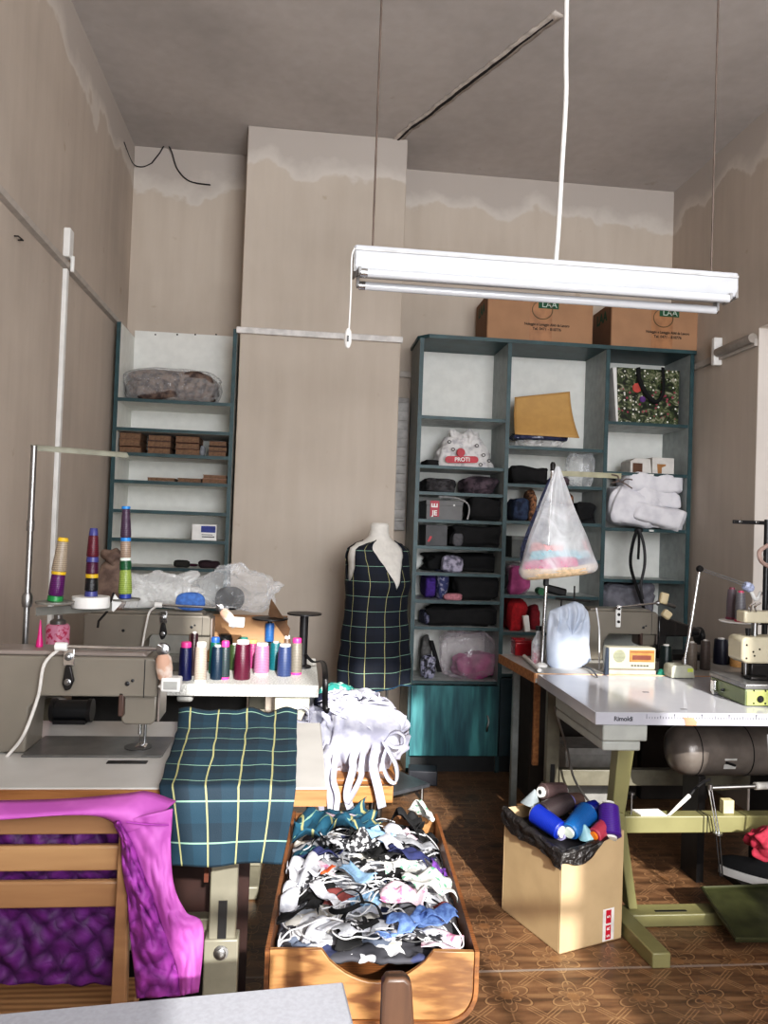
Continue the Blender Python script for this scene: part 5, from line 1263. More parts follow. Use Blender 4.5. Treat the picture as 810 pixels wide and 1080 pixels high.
# shoe and red cloth
q = PZ(790, 932, .04); ysn = 2.95; q = px(786, 922, ysn)
t = thing('sneaker', 'black sneaker with white sole behind the pedal at right', 'shoe', (q.x+.03, ysn, q.z))
SM = Matrix.Translation((q.x+.05, ysn+.02, .0)) @ Matrix.Rotation(R(140), 4, 'Z')
def shoe(u, v):
    a = 2*PI*u; L_ = .13; x = math.cos(a)*L_; w = .042+.008*math.cos(a+2.6); y = math.sin(a)*w
    hgt = .05+.045*sst((-x+.02)/.1); k = math.sin(v*PI/2); z = .03+.03+hgt*k; s = math.cos(v*PI/2)**.45
    return SM @ Vector((x*(.3+.7*s) if v > .6 else x*s**.4, y*s, z))
MB().grid(shoe, 32, 12, closed=True).build('upper', cloth('shoe_black', (24, 24, 26)), t, sharp=80)
def sole(u, v): a = 2*PI*u; return SM @ Vector((math.cos(a)*.136, math.sin(a)*(.047+.008*math.cos(a+2.6)), .03+.032*v))
g = MB().grid(sole, 32, 1, closed=True); g.f += [tuple(range(32))[::-1], tuple(range(32, 64))]; g.build('sole', white_paint, t)
MB().b2((q.x-.02, ysn-.06, .0), (q.x+.26, ysn+.16, .028)).build('shoe_shelf', mat('darkboard', (40, 32, 28), .6), label='low dark board box on the floor carrying the sneaker', cat='box')
q = px(802, 887, 2.55)
MB().blob((q.x+.055, 2.57, q.z-.01), (.10, .05, .05), .9, .22, 7, 31, flat=False, fold=.25, spike=1.2, nu=64, nv=40).build('red_cloth', cloth('crimson', (140, 24, 48)), label='crimson red cloth hanging into the frame at the right edge', cat='cloth', sharp=80)
q2 = q+Vector((.07, .03, .04)); MB().tube([q2, q2+Vector((.02, .08, .3)), (q2.x+.03, yf+.02, TZ-.05)], .004, 6).build('hanging_string', wc, label='string holding the crimson cloth below the table edge', cat='string')

# ============================================================ CARDBOARD BOX OF SPOOLS
Fz = Vector((.91, 2.519, 0)); ang = math.atan2(2.61-2.519, 1.160-.91); XM = Matrix.Translation(Fz) @ Matrix.Rotation(ang, 4, 'Z')
w_, d_, h_ = .272, .335, .355
kb = mat('kraft_board', (190, 162, 124), .75, var=.05, nscale=8)
t = thing('cardboard_box', 'tall open cardboard box full of thread spools beside the green leg', 'box', XM @ Vector((w_/2, d_/2, 0)))
g = MB(); e_ = .006
g.hexa([(0, 0, 0), (w_, 0, 0), (w_, e_, 0), (0, e_, 0)], [(0, 0, h_-.02), (w_, 0, h_+.02), (w_, e_, h_+.02), (0, e_, h_-.02)])
g.hexa([(0, e_, 0), (e_, e_, 0), (e_, d_-e_, 0), (0, d_-e_, 0)], [(0, e_, h_-.02), (e_, e_, h_-.02), (e_, d_-e_, h_+.02), (0, d_-e_, h_+.02)])
g.b2((w_-e_, e_, 0), (w_, d_-e_, h_+.02)); g.b2((0, d_-e_, 0), (w_, d_, h_+.02)); g.b2((0, 0, 0), (w_, d_, .006))
g.v = [XM @ p for p in g.v]; g.build('box_body', kb, t, bevel=.002)
tape = [(.185, .006), (.235, .006), (.235, .115), (.185, .115)]
MB().prism(tape, -.0012, -.0004, 'y', XM).build('tape', mat('tape_white', (232, 226, 220), .4), t)
redm = mat('label_red', (196, 24, 52), .5)
MB().prism([(.198, .065), (.221, .065), (.221, .11), (.198, .11)], -.002, -.0012, 'y', XM).build('tape_mark', redm, t)
MB().prism([(.198, .010), (.221, .010), (.221, .058), (.198, .058)], -.002, -.0012, 'y', XM).build('tape_mark', redm, t)
for zz, s_ in ((.088, '5'), (.047, 'R'), (.022, '5')):
    text('tape_letter', s_, white_paint, t, XM @ face_mat((.2095, -.0024, zz), (0, 0, 1), (-1, 0, 0)), .019, bold=True)
# black liner bag over the left rim
lin_m = film('black_liner', (30, 28, 28), 1.6, .3, scale=40)
def liner(u, v):
    # path along left side then the front, v = over the rim
    s = u*(d_+.19)
    if s < d_: x, y, nx, ny, zt_ = 0, d_-s, -1, 0, h_-.02+.04*(d_-s)/d_
    else: x, y, nx, ny, zt_ = s-d_, 0, 0, -1, h_-.02+.04*(s-d_)/w_
    drop = (.05+.025*math.sin(s*16))*(1-sst((s-d_-.06)/.13)) if s > d_ else .05+.012*math.sin(s*20)
    if v < .35: k = v/.35; z = zt_-.05*(1-k); off = -.012
    elif v < .5: k = (v-.35)/.15; z = zt_+.008*math.sin(k*PI); off = -.012+.026*k
    else: k = (v-.5)/.5; z = zt_-drop*k; off = .014+.008*noise.noise(Vector((s*30, k*3, 2)))
    z += .006*noise.noise(Vector((s*25, v*6, 5)))
    c45 = Vector((0, 0)) 
    if abs(s-d_) < .02: nx, ny = -.7, -.7
    return XM @ Vector((x+nx*off, y+ny*off, z))
g = MB().grid(liner, 70, 16); g.build('black_liner_bag', lin_m, label='black plastic liner bag folded over the rim of the spool box', cat='plastic bag', sharp=80)
def loose(label, c, ax, L, r0, r1, colr, cn, cap=None, bobbin=None, c2=None):
    r0 *= 1.17; r1 *= 1.17; L *= 1.1; c = Vector(c)+Vector((0, -.022, .004)); ax = Vector(ax).normalized(); p = XM @ (c-ax*L/2); a_w = (XM.to_3x3() @ ax)
    t = thing('thread_spool', label, 'thread spool', XM @ c)
    Mx_ = Matrix.Translation(p) @ Vector((0, 0, 1)).rotation_difference(a_w).to_matrix().to_4x4()
    o = MB().lathe([(r0*.8, 0), (r0, L*.05), ((r0+r1)/2*1.02, L/2), (r1, L*.95), (r1*.8, L)], (0, 0, 0), 24).build('wound_thread', thread_mat('th_'+cn, colr, c2), t, world=False)
    o.matrix_basis = t.matrix_basis.inverted() @ Mx_
    for z0, z1, rr_ in ((-.008, .0005, r0*.6), (L-.0005, L+.010, r1*.6)):
        k = MB().lathe([(rr_, z0), (rr_, z1)], (0, 0, 0), 18).build('spool_core', mat('core_'+cn, cap or (220, 218, 210), .4), t, world=False); k.matrix_basis = o.matrix_basis
    if bobbin:
        k = MB().lathe([(r1*.28, L+.009), (r1*.28, L+.0105)], (0, 0, 0), 14).build('core_hole', black_pl, t, world=False); k.matrix_basis = o.matrix_basis
Z_ = h_+.022
loose('royal blue thread spool at the left of the spool box', (.045, .16, Z_+.005), (.25, -1, -.25), .11, .032, .028, (22, 52, 176), 'royal')
loose('dark brown grey thread spool lying across the back of the box', (.115, .20, Z_+.035), (1, .1, .15), .12, .03, .03, (66, 56, 58), 'umber', cap=(110, 110, 170))
loose('bright azure thread spool across the middle of the box', (.135, .10, Z_+.015), (1, .35, .35), .12, .028, .034, (30, 112, 190), 'azure', cap=(190, 200, 190))
loose('brown thread spool with white core end, topmost at the back', (.165, .285, Z_+.058), (-1, -.1, .1), .10, .026, .027, (104, 84, 84), 'taupe', cap=(236, 236, 230), bobbin=True)
loose('taupe thread spool lying below the topmost brown spool', (.205, .235, Z_+.03), (1, .1, -.1), .10, .027, .027, (112, 88, 80), 'taupe2')
loose('purple thread spool at the right corner of the box', (.232, .055, Z_+.02), (.45, .6, .9), .10, .034, .03, (92, 42, 168), 'violet')
loose('coral pink thread spool with orange end near the front right', (.188, .045, Z_+.0), (1, .3, .25), .085, .022, .024, (228, 84, 108), 'coral', cap=(240, 130, 40))
loose('deep blue thread spool at the back right of the box', (.225, .165, Z_+.012), (1, -.2, .2), .09, .03, .03, (26, 44, 170), 'ultra')
loose('pale lavender thread spool half buried behind the azure one', (.09, .125, Z_-.018), (1, .3, 0), .06, .024, .024, (176, 170, 214), 'lavender')
def cone(c, label, h, r, m, tilt):
    M_ = XM @ Matrix.Translation(c) @ Euler(tilt).to_matrix().to_4x4()
    g = MB().lathe([(r, 0), (.003, h)], (0, 0, 0), 20); g.v = [M_ @ p for p in g.v]; g.build('paper_cone', m, label=label, cat='cone')
cone((.135, .035, Z_-.018), 'small pale aqua empty cone at the front of the spool box', .045, .03, mat('aqua_cone', (150, 200, 210), .4), (0, -.3, 0))
cone((.07, .27, Z_+.018), 'silvery empty cone at the back left of the spool box', .06, .04, mat('silver_cone', (150, 160, 164), .35, .3), (0, .3, 0))
g = MB(); 
def fill(u, v): x, y = .008+(w_-.016)*u, .008+(d_-.016)*v; return XM @ Vector((x, y, Z_-.05+.015*noise.noise(Vector((x*20, y*20, 0)))))
g.grid(fill, 12, 12); g.build('spool_pile_base', mat('dark_fill', (24, 22, 26), .6), label='dark crumpled lining filling the cardboard box under the spools', cat='lining', solid=.012)
# ============================================================ LEFT BOOKCASE CONTENTS
brown_fold = cloth('brown_bundle', (112, 92, 80), (58, 44, 42), 30, .7, bmp=.4)
z = lsz[0]
yfl = cy+.05
c, r = shelf_box(127, 232, 386, z, yfl, .22)
bundle = MB().blob((c.x, c.y, z+r.z*.95), (r.x*.93, r.y*.85, r.z*.9), .5, .05, 9, 41, fold=.10, foldf=16, folddir=(1, 0, 0), nu=64, nv=34)
bundle.build('folded_garments', brown_fold, label='brown folded garments wrapped in plastic on the top shelf of the left bookcase', cat='garments', sharp=80)
MB().blob((c.x, c.y, z+r.z*1.0), (r.x*1.0, r.y*.97, r.z*1.0), .55, .06, 8, 42, fold=.08, foldf=12, folddir=(1, 0, 0)).build('plastic_wrap', film('thin_wrap', (225, 225, 225), .22, .12), label='thin clear plastic wrap over the brown garments in the left bookcase', cat='plastic wrap', sharp=80)
bookc = [(122, 84, 58), (84, 52, 38), (134, 98, 70), (74, 44, 36), (104, 70, 52), (64, 40, 34)]
page = mat('page_edge', (116, 88, 66), .8, var=.2, nscale=90)
def book(x0, x1, y0, z0, h, c, label, group=None, cn='b', yd=.17):
    t = thing('book', label, 'book', ((x0+x1)/2, y0+yd/2, z0), group=group)
    cm = mat('cover_%d_%d_%d' % c, c, .6, var=.15)
    g = MB(); g.b2((x0, y0, z0), (x1, y0+yd, z0+.0025)); g.b2((x0, y0, z0+h-.0025), (x1, y0+yd, z0+h)); g.b2((x0, y0+yd-.003, z0), (x1, y0+yd, z0+h)); g.build('cover', cm, t)
    MB().b2((x0+.003, y0+.003, z0+.0028), (x1-.003, y0+yd-.004, z0+h-.0028)).build('page_block', page, t)
z = lsz[2]; hh = sz(180, 457)-z
st = [(124, 149, 'leftmost'), (155, 181, 'second'), (184, 211, 'third'), (219, 240, 'rightmost')]
for s, (a, b, nm) in enumerate(st):
    n = 3; zz = z+.0008; ht = hh*(1, .96, .93, .78)[s]/n
    for k in range(n):
        x0 = px(a, 470, cy+.03).x+rnd.uniform(0, .008); x1 = px(b, 470, cy+.03).x-rnd.uniform(0, .008)
        c = bookc[(k*2+s) % 6]; h = ht*rnd.uniform(.85, .98)
        lvl = ('bottom', 'middle', 'top')[k]
        book(x0, x1, cy+.03+rnd.uniform(0, .012), zz, h, c, '%s brown book of the %s stack on the left bookcase shelf' % (lvl, nm), 'books stacked on the second shelf of the left bookcase')
        zz += ht
q = px(213, 472, cy+.05)
MB().blob((q.x+.0, cy+.07, z+.032), (.018, .03, .034), .8, .15, 20, 6, fold=.2, nu=24, nv=14).build('grey_rag', cloth('grey_rag', (130, 134, 140)), label='small grey rag stuffed between the third and rightmost book stack', cat='rag', sharp=80)
z = lsz[3]+.0008
for a, b, h, c, lb in ((155, 185, .022, (176, 160, 150), 'thin pale tray like book on the fourth shelf, left of three'), (187, 213, .024, (104, 70, 50), 'brown book in the middle of the fourth shelf of the bookcase'), (213, 240, .026, (128, 84, 60), 'brown book at the right end of the fourth shelf, lower one'), ):
    book(px(a, 505, cy+.03).x, px(b, 505, cy+.03).x-.003, cy+.03, z, h, c, lb)
book(px(214, 500, cy+.03).x, px(240, 500, cy+.03).x-.004, cy+.03, z+.0268, .022, (150, 120, 104), 'pale brown book lying on the lower one at the right end')
z = lsz[5]; a, b = px(202, 569, cy+.03), px(228, 569, cy+.03); h = px(215, 553, cy+.03).z-z
t = thing('carton', 'small white carton with dark blue label in the left bookcase', 'box', ((a.x+b.x)/2, cy+.08, z))
MB().b2((a.x, cy+.03, z+.0005), (b.x, cy+.13, z+h)).build('carton_body', white_paint, t, bevel=.002)
a2 = px(212, 560, cy+.03); MB().b2((a2.x, cy+.0285, z+h*.5), (b.x-.006, cy+.0297, z+h*.9)).build('blue_label', mat('label_blue', (30, 48, 130), .5), t)
MB().b2((a2.x+.006, cy+.0285, z+h*.2), (b.x-.01, cy+.0297, z+h*.26)).build('print_line', ink, t)
MB().b2((a2.x+.004, cy+.0285, z+h*.34), (b.x-.02, cy+.0297, z+h*.38)).build('print_line', ink, t)
z = lsz[6]
for a, b, pt, m_, lb, sd in ((182, 200, 591, cloth('olive_black', (40, 40, 36)), 'dark rolled cloth on the lower left bookcase shelf, left', 1), (190, 208, 595, cloth('plum_rag', (72, 20, 44)), 'dark plum rag on the lower bookcase shelf, middle', 2), (208, 231, 592, cloth('dark_rag', (46, 26, 34)), 'dark maroon rag on the lower bookcase shelf, right', 3)):
    sblob('rag', a, b, pt, z, m_, lb, 'rag', seed=sd, yd=.1, fold=.15, yf=cy+(.09 if sd == 2 else .03)+(.1 if sd == 2 else 0))

# ============================================================ BOXES ON TOP OF THE CABINET
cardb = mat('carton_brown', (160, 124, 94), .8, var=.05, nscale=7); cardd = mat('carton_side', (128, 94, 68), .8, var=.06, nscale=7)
green = mat('print_green', (26, 78, 50), .7); dink = mat('print_dark', (58, 44, 36), .8); paleg = mat('print_pale', (190, 200, 190), .7)
def top_carton(x0p, x1p, sidep, ztp, label):
    yb_ = cy+.02; a = px(x0p, 350, yb_); b = px(x1p, 350, yb_)
    z0, z1 = CT+.0005, CT+ztp
    t = thing('cardboard_box', label, 'box', ((a.x+b.x)/2, yb_+.14, z0))
    bd = MB().b2((a.x, yb_, z0), (b.x, yb_+.30, z1)).build('box_body', cardb, t, bevel=.003)
    cx = a.x+(b.x-a.x)*.56; yy = yb_-.0006
    zt = z0+.205
    MB().b2((a.x+.5*(b.x-a.x)-.055-.012, yb_-.0006, z0+.001), (a.x+.5*(b.x-a.x)+.07, yb_-.0001, z1-.001)).build('tape_strip', mat('tape_brown', (160, 116, 80), .5), t)
    MB().b2((cx-.055, yy-.0006, zt-.002), (cx+.07, yy, zt+.058)).build('logo_panel', green, t)
    rg = [(cx-.03+.062*math.cos(i/32*2*PI), yy-.001, zt-.012+.055*math.sin(i/32*2*PI)) for i in range(32)]
    MB().tube(rg, .0028, 6, closed=True).build('logo_ring', mat('ring_brown', (106, 88, 62), .8), t)
    text('logo_letters', 'LAA', paleg, t, face_mat((cx+.012, yy-.0012, zt+.021), (1, 0, 0), (0, 0, 1)), .052)
    text('box_print', 'Noleggio e Lavaggio Abiti da Lavoro', dink, t, face_mat((cx+.0, yy-.001, z0+.105), (1, 0, 0), (0, 0, 1)), .022, bold=True, sx=.86)
    text('box_print', 'Tel. 0471 - 810776', dink, t, face_mat((cx+.0, yy-.001, z0+.078), (1, 0, 0), (0, 0, 1)), .023, bold=True)
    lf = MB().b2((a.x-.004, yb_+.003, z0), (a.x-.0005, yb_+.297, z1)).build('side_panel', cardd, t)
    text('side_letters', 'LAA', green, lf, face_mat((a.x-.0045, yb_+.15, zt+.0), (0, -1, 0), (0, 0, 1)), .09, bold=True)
    return a, b
top_carton(514, 625, 0, .27, 'left brown removal box with green LAA print on top of the tall cabinet')
top_carton(645, 750, 0, .27, 'right brown removal box with green LAA print on top of the tall cabinet')

# ============================================================ CABINET CONTENTS: left bay
def Zb(i, py):   # nearest shelf top at a photo row
    zz = sz((490, 590, 685)[i], py); return min(BZ[i], key=lambda q: abs(q-zz))
whbag = cloth('white_shop_bag', (216, 214, 212), (170, 168, 172), 30, .5, thr=(.3, .5), bmp=.4)
z = Zb(0, 492); c, r = shelf_box(463, 524, 455, z, cy+.035, .2)
t = thing('shopping_bag', 'white shop bag with dark print and red badge on the left bay shelf', 'bag', (c.x, c.y, z))
def shopbag(u, v):
    a = 2*PI*u; w = r.x*1.0*(1-.42*v**1.4)+.01; d = .085*(1-.5*v)
    k = 1+.12*noise.noise(Vector((math.cos(a)*2, math.sin(a)*2, v*5)))+(.16*abs(noise.noise(Vector((a*2.5, v*1.2, 4)))) if v > .5 else 0)
    return (c.x-.01*v+w*k*math.copysign(abs(math.cos(a))**.7, math.cos(a)), c.y+d*k*math.copysign(abs(math.sin(a))**.7, math.sin(a)), z+.0005+r.z*2*.85*v)
g = MB().grid(shopbag, 56, 26, closed=True); n_ = len(g.v); g.f += [tuple(range(56))[::-1], tuple(range(n_-56, n_))]
g.build('bag_body', whbag, t, sharp=80)
for s, (dx, rr_) in enumerate(((-.05, .035), (.035, .04))):
    MB().blob((c.x+dx, c.y-.01, z+r.z*1.72), (rr_*1.15, .035, rr_*1.05), .9, .25, 22, 50+s, flat=False, fold=.3, foldf=20, spike=.8).build('knot', whbag, t, sharp=80)
redc = mat('badge_red', (178, 30, 48), .5)
yf_ = c.y-.103
cxx = px(488, 486, yf_).x
bd = MB().prism([(cxx-.085+.02*math.cos(a), z+.04+.02*math.sin(a)) for a in [PI/2+PI*i/8 for i in range(9)]]+[(cxx+.075+.02*math.cos(a), z+.046+.02*math.sin(a)) for a in [-PI/2+PI*i/8 for i in range(9)]], yf_, yf_+.004, 'y').build('badge', redc, t)
text('badge_letters', 'PROTI', white_paint, bd, face_mat((cxx-.003, yf_-.0006, z+.043), (1, 0, .03), (-.03, 0, 1)), .033, bold=True)
MB().lathe([(.026, 0), (.024, .006)], (cxx-.012, yf_+.004, z+.085), 20, axis=(0, -1, 0)).build('badge_figure', redc, t)
for (a_, b_) in ((478, 474), (503, 470), (510, 480), (516, 486), (474, 466), (507, 490)):
    q = px(a_, b_, yf_+.01); MB().tube([(q.x+.011*math.cos(k/8*2*PI), yf_+.012, q.z+.008*math.sin(k/8*2*PI)) for k in range(8)], .0025, 5, closed=True).build('printed_sketch', ink, t)
sblob('folded_cloth', 449, 465, 484, z, black_cl, 'small folded black cloth left of the white shop bag', 'cloth', seed=2)
gcl = cloth('charcoal_grey', (74, 72, 74), (40, 38, 40), 30); plg = cloth('plum_grey', (90, 76, 84), (46, 36, 44), 26)
z = Zb(0, 520)
sblob('folded_cloth', 449, 486, 504, z, gcl, 'flat folded charcoal cloth, left on the third shelf of the left bay', 'cloth', seed=3, fold=.1, foldf=14, folddir=(1, 0, 0), e=.4)
sblob('crumpled_cloth', 487, 531, 502, z, plg, 'crumpled plum grey cloth, right on the third shelf of the left bay', 'cloth', seed=4, fold=.2, foldf=10, folddir=(1, 0, 0))
z = Zb(0, 549); a, b = px(450, 530, cy+.03), px(488, 530, cy+.03); hz = px(470, 528, cy+.03).z
gb = mat('shoebox_grey', (104, 104, 104), .6, var=.05)
t = thing('shoe_box', 'grey cardboard shoe box with red and white lettered end label', 'box', ((a.x+b.x)/2, cy+.16, z))
MB().b2((a.x, cy+.03, z+.0005), (b.x, cy+.3, hz-.012)).build('box_body', gb, t, bevel=.002)
MB().b2((a.x-.003, cy+.027, hz-.03), (b.x+.003, cy+.303, hz)).build('box_lid', gb, t, bevel=.002)
l0, l1 = px(454, 528, cy+.026), px(463, 545, cy+.026)
lb_ = MB().b2((l0.x, cy+.0262, l1.z), (l1.x, cy+.0268, l0.z)).build('red_label', mat('label_wine', (166, 28, 54), .5), t)
text('label_letters', 'E', white_paint, lb_, face_mat(((l0.x+l1.x)/2, cy+.0258, (l0.z*.7+l1.z*.3)), (0, 0, 1), (-1, 0, 0)), .052, bold=True)
text('label_letters', 'JE', white_paint, lb_, face_mat(((l0.x+l1.x)/2, cy+.0258, (l0.z*.22+l1.z*.78)), (1, 0, 0), (0, 0, 1)), .04, bold=True)
q = px(479, 533, cy+.026); MB().lathe([(.006, 0), (.006, .001)], (q.x, cy+.0268, q.z), 12, axis=(0, -1, 0)).build('lid_dot', white_paint, t)
MB().tube(smooth_pts([px(463, 524, cy+.025), px(480, 525, cy+.02), px(492, 530, cy+.015), px(495, 538, cy+.015), px(493, 548, cy+.02)]), .006, 6, flat=.4).build('clear_strap', film('strap_film', (190, 190, 190), .8), label='bent clear plastic strip hooked over the grey shoe box', cat='strip')
sblob('black_garments', 497, 534, 525, z, black_cl, 'black folded garments right of the grey shoe box', 'garments', seed=6, fold=.1)
z = Zb(0, 577); a, b = px(449, 560, cy+.03), px(472, 560, cy+.03)
t = thing('shoe_box', 'dark grey box with a small red mark below the lettered shoe box', 'box', ((a.x+b.x)/2, cy+.15, z))
MB().b2((a.x, cy+.03, z+.0005), (b.x, cy+.29, sz(470, 554))).build('box_body', mat('box_dim', (72, 72, 74), .6), t, bevel=.003)
q = px(452, 569, cy+.029); MB().prism([(q.x-.008, q.z-.012), (q.x+.004, q.z-.014), (q.x+.022, q.z+.018), (q.x+.008, q.z+.02)], cy+.0285, cy+.0297, 'y').build('red_mark', redc, t)
sblob('black_garments', 476, 534, 555, z, black_cl, 'black garments beside the dark box on the fifth shelf of the left bay', 'garments', seed=7, fold=.1)
sblob('grey_cloth', 478, 490, 562, z, cloth('mid_grey', (96, 96, 100)), 'small grey cloth corner in front of the black garments', 'cloth', seed=8, yf=cy+.015, yd=.05)
z = Zb(0, 605)
sblob('lace_cloth', 465, 492, 586, z, cloth('lilac_white', (176, 172, 190), (90, 88, 104), 30), 'bunched pale lilac cloth on the sixth shelf of the left bay', 'cloth', seed=9, yd=.12, yf=cy+.02, fold=.2)
sblob('black_garments', 449, 534, 584, z, black_cl, 'wide pile of black garments behind the pale lilac cloth', 'garments', seed=10, yf=cy+.15, yd=.18, fold=.12)
z = Zb(0, 634)
sblob('purple_cloth', 449, 463, 608, z, cloth('deep_purple', (78, 48, 140)), 'deep purple folded cloth at the left end of the seventh shelf', 'cloth', seed=11)
sblob('blue_print_cloth', 462, 476, 604, z, cloth('blue_print', (60, 66, 110), (150, 150, 170), 50, .8, (.4, .5)), 'blue and white printed cloth next to the deep purple one', 'cloth', seed=12, fold=.15)
sblob('black_garments', 478, 534, 606, z, black_cl, 'black garments filling the right of the seventh shelf', 'garments', seed=13, fold=.12)
sblob('pink_cloth', 468, 488, 626, z, cloth('dusty_pink', (190, 130, 140)), 'thin dusty pink folded cloth at the front of the seventh shelf', 'cloth', seed=14, yf=cy+.012, yd=.05)
z = Zb(0, 662)
sblob('black_garments', 456, 534, 641, z, black_cl, 'flat pile of black garments on the eighth shelf of the left bay', 'garments', seed=15, e=.4)
sblob('navy_print_cloth', 448, 455, 646, z, cloth('navy_print', (40, 44, 74), (110, 110, 130), 60), 'narrow navy printed cloth at the left of the eighth shelf', 'cloth', seed=16)
z = Zb(0, 719)
pinkm = cloth('mauve_pink', (176, 86, 136), (134, 56, 100), 10)
sblob('pink_garments', 480, 531, 690, z, pinkm, 'folded mauve pink garments inside the clear bag above the teal door', 'garments', seed=17, yf=cy+.05, yd=.2)
sblob('plastic_bag', 465, 533, 668, z, film('pink_film', (226, 214, 222), .2, .12, scale=7), 'large clear plastic bag holding mauve pink garments above the teal door', 'plastic bag', seed=18, yf=cy+.02, yd=.26, fold=.1, foldf=7)
sblob('silver_cloth', 444, 464, 692, z, cloth('foil_cloth', (150, 150, 170), (30, 30, 40), 40, .3, (.42, .55), .8), 'shiny silver and black crinkled cloth at the left above the teal door', 'cloth', seed=19, yf=cy+.02, yd=.12, fold=.25)
sblob('grey_bag', 445, 456, 672, z, cloth('grey_felt', (110, 108, 106)), 'soft grey bag standing behind the silver crinkled cloth', 'bag', seed=20, yf=cy+.17, yd=.12)
q0, q1 = px(455, 676, cy+.12), px(465, 700, cy+.12)
MB().hexa([q1+Vector((-.02, 0, -.05)), q1+Vector((.01, 0, -.05)), q1+Vector((.01, .02, -.05)), q1+Vector((-.02, .02, -.05))], [q0+Vector((-.01, 0, 0)), q0+Vector((.012, 0, 0)), q0+Vector((.012, .02, 0)), q0+Vector((-.01, .02, 0))]).build('black_band', black_cl, label='black fabric band leaning between the grey bag and clear bag', cat='band')
# ---------------- middle bay
z = Zb(1, 472)
e0, e1, e2, e3 = px(543, 458, cy+.05), px(611, 462, cy+.03), px(601, 413, cy+.12), px(543, 419, cy+.14)
ez = px(545, 452, cy+.05).z
g = MB().grid(lambda u, v: (e0*(1-u)+e1*u)*(1-v)+(e3*(1-u)+e2*u)*v+Vector((-.02*v*(1-v)*u, .04*math.sin(v*PI)*.5, 0)), 16, 16)
g.build('envelope', mat('manila', (186, 146, 88), .7, var=.04), label='large tan manila envelope leaning in the middle bay of the cabinet', cat='envelope', solid=.004, sharp=80)
sblob('navy_bundle', 541, 607, 455, z+.045, cloth('navy_shiny', (20, 24, 50), (60, 64, 90), 20, .15, (.5, .7), .7), 'navy garments in shiny plastic under the tan envelope', 'garments', seed=21, yd=.2, yf=cy+.03, e=.4, fold=.12, foldf=12, folddir=(1, 0, 0))
sblob('plastic_bag', 543, 600, 463, z, clear2, 'flat clear plastic bags beneath the navy bundle in the middle bay', 'plastic bag', seed=22, yd=.24, yf=cy+.02, e=.4, fold=.12, foldf=12, folddir=(1, 0, 0)) 
z = Zb(1, 512)
sblob('black_garments', 542, 580, 492, z, black_cl, 'black folded garment behind the hanging bag in the middle bay', 'garments', seed=23, fold=.1)
sblob('plastic_bag', 602, 634, 476, z, clear, 'crumpled clear plastic bag at the right of the middle bay', 'plastic bag', seed=24, yd=.2, yf=cy+.03, fold=.15)
sblob('dark_box', 586, 602, 503, z, plg, 'small plum grey cloth behind the hanging bag in the middle bay', 'cloth', seed=25)
z = Zb(1, 551)
sblob('jeans', 541, 562, 526, z, cloth('dark_jeans', (48, 62, 88), (26, 34, 54), 30), 'dark blue jeans folded at the left of the middle bay', 'jeans', seed=26, fold=.2)
sblob('brown_fur', 560, 571, 519, z, cloth('brown_fur', (156, 112, 80), (70, 44, 34), 60, .9, bmp=.8), 'brown fluffy fur cloth between jeans and the hanging bag', 'cloth', seed=27, fold=.2)
sblob('brown_fur', 600, 610, 520, z, cloth('brown_fur', (156, 112, 80)), 'brown fluffy cloth right of the hanging bag in the middle bay', 'cloth', seed=28, fold=.2)
sblob('black_garments', 611, 632, 530, z, black_cl, 'black garment roll at the right of the middle bay behind the bag', 'garments', seed=29)
z = Zb(1, 590)
a, b = px(540, 566, cy+.05), px(572, 590, cy+.05)
t = thing('storage_box', 'dim grey storage box behind the hanging bag on the fourth shelf', 'box', ((a.x+b.x)/2, cy+.15, z))
MB().b2((a.x, cy+.05, z+.0005), (b.x, cy+.28, a.z)).build('box_body', mat('dimbox', (84, 88, 86), .6), t, bevel=.004); MB().b2((a.x-.002, cy+.047, a.z-.02), (b.x+.002, cy+.283, a.z+.004)).build('box_lid', mat('dimbox2', (98, 102, 100), .6), t, bevel=.003)
z = Zb(1, 629)
sblob('pink_garments', 538, 563, 597, z, pinkm, 'mauve pink garment in clear plastic in the middle bay', 'garments', seed=31, yf=cy+.03, yd=.18)
sblob('plastic_bag', 537, 565, 594, z, film('pink_film', (226, 214, 222), .3), 'clear bag around the mauve pink garment in the middle bay', 'plastic bag', seed=32, yf=cy+.02, yd=.22, fold=.1)
q = px(571, 620, cy+.05); MB().lathe([(.022, 0), (.022, .07)], (q.x, cy+.04, z+.023), 18, axis=(0, 1, 0)).build('green_tape_roll', mat('tape_green', (20, 96, 56), .4), label='green roll lying beside the pink garment in the middle bay', cat='roll')
q = px(588, 618, cy+.05); MB().box((q.x, cy+.09, z+.028), (.13, .06, .05), (0, R(12), 0)).build('black_stapler', black_pl, label='long black tool lying in the middle bay below the hanging bag', cat='tool', bevel=.012)
z = Zb(1, 668)
sblob('red_cloth', 538, 560, 633, z, cloth('red_cl', (176, 24, 36)), 'bright red cloth on the lower shelf of the middle bay', 'cloth', seed=33, yf=cy+.03)
sblob('red_cloth', 560, 572, 640, z, cloth('dark_red', (130, 20, 34)), 'darker red cloth behind the small white packet', 'cloth', seed=34, yf=cy+.12, yd=.15)
q = px(556, 657, cy+.0); MB().box((q.x, cy+.02, z+.052), (.034, .03, .095), (0, R(-9), 0)).build('white_packet', white_paint, label='small white packet leaning on the red cloth in the middle bay', cat='packet', bevel=.003)
z = TZ
q = px(551, 683, 3.74); z1 = px(551, 674, 3.74).z
t = thing('red_tin', 'glossy red tin box on the back right table near its chipboard edge', 'tin', (q.x, 3.74, z))
MB().b2((px(541, 690, 3.74).x, 3.70, z+.0005), (px(563, 690, 3.74).x, 3.79, z1-.012)).build('tin_body', mat('tin_red', (150, 16, 28), .2, .3, coat=1), t, bevel=.006)
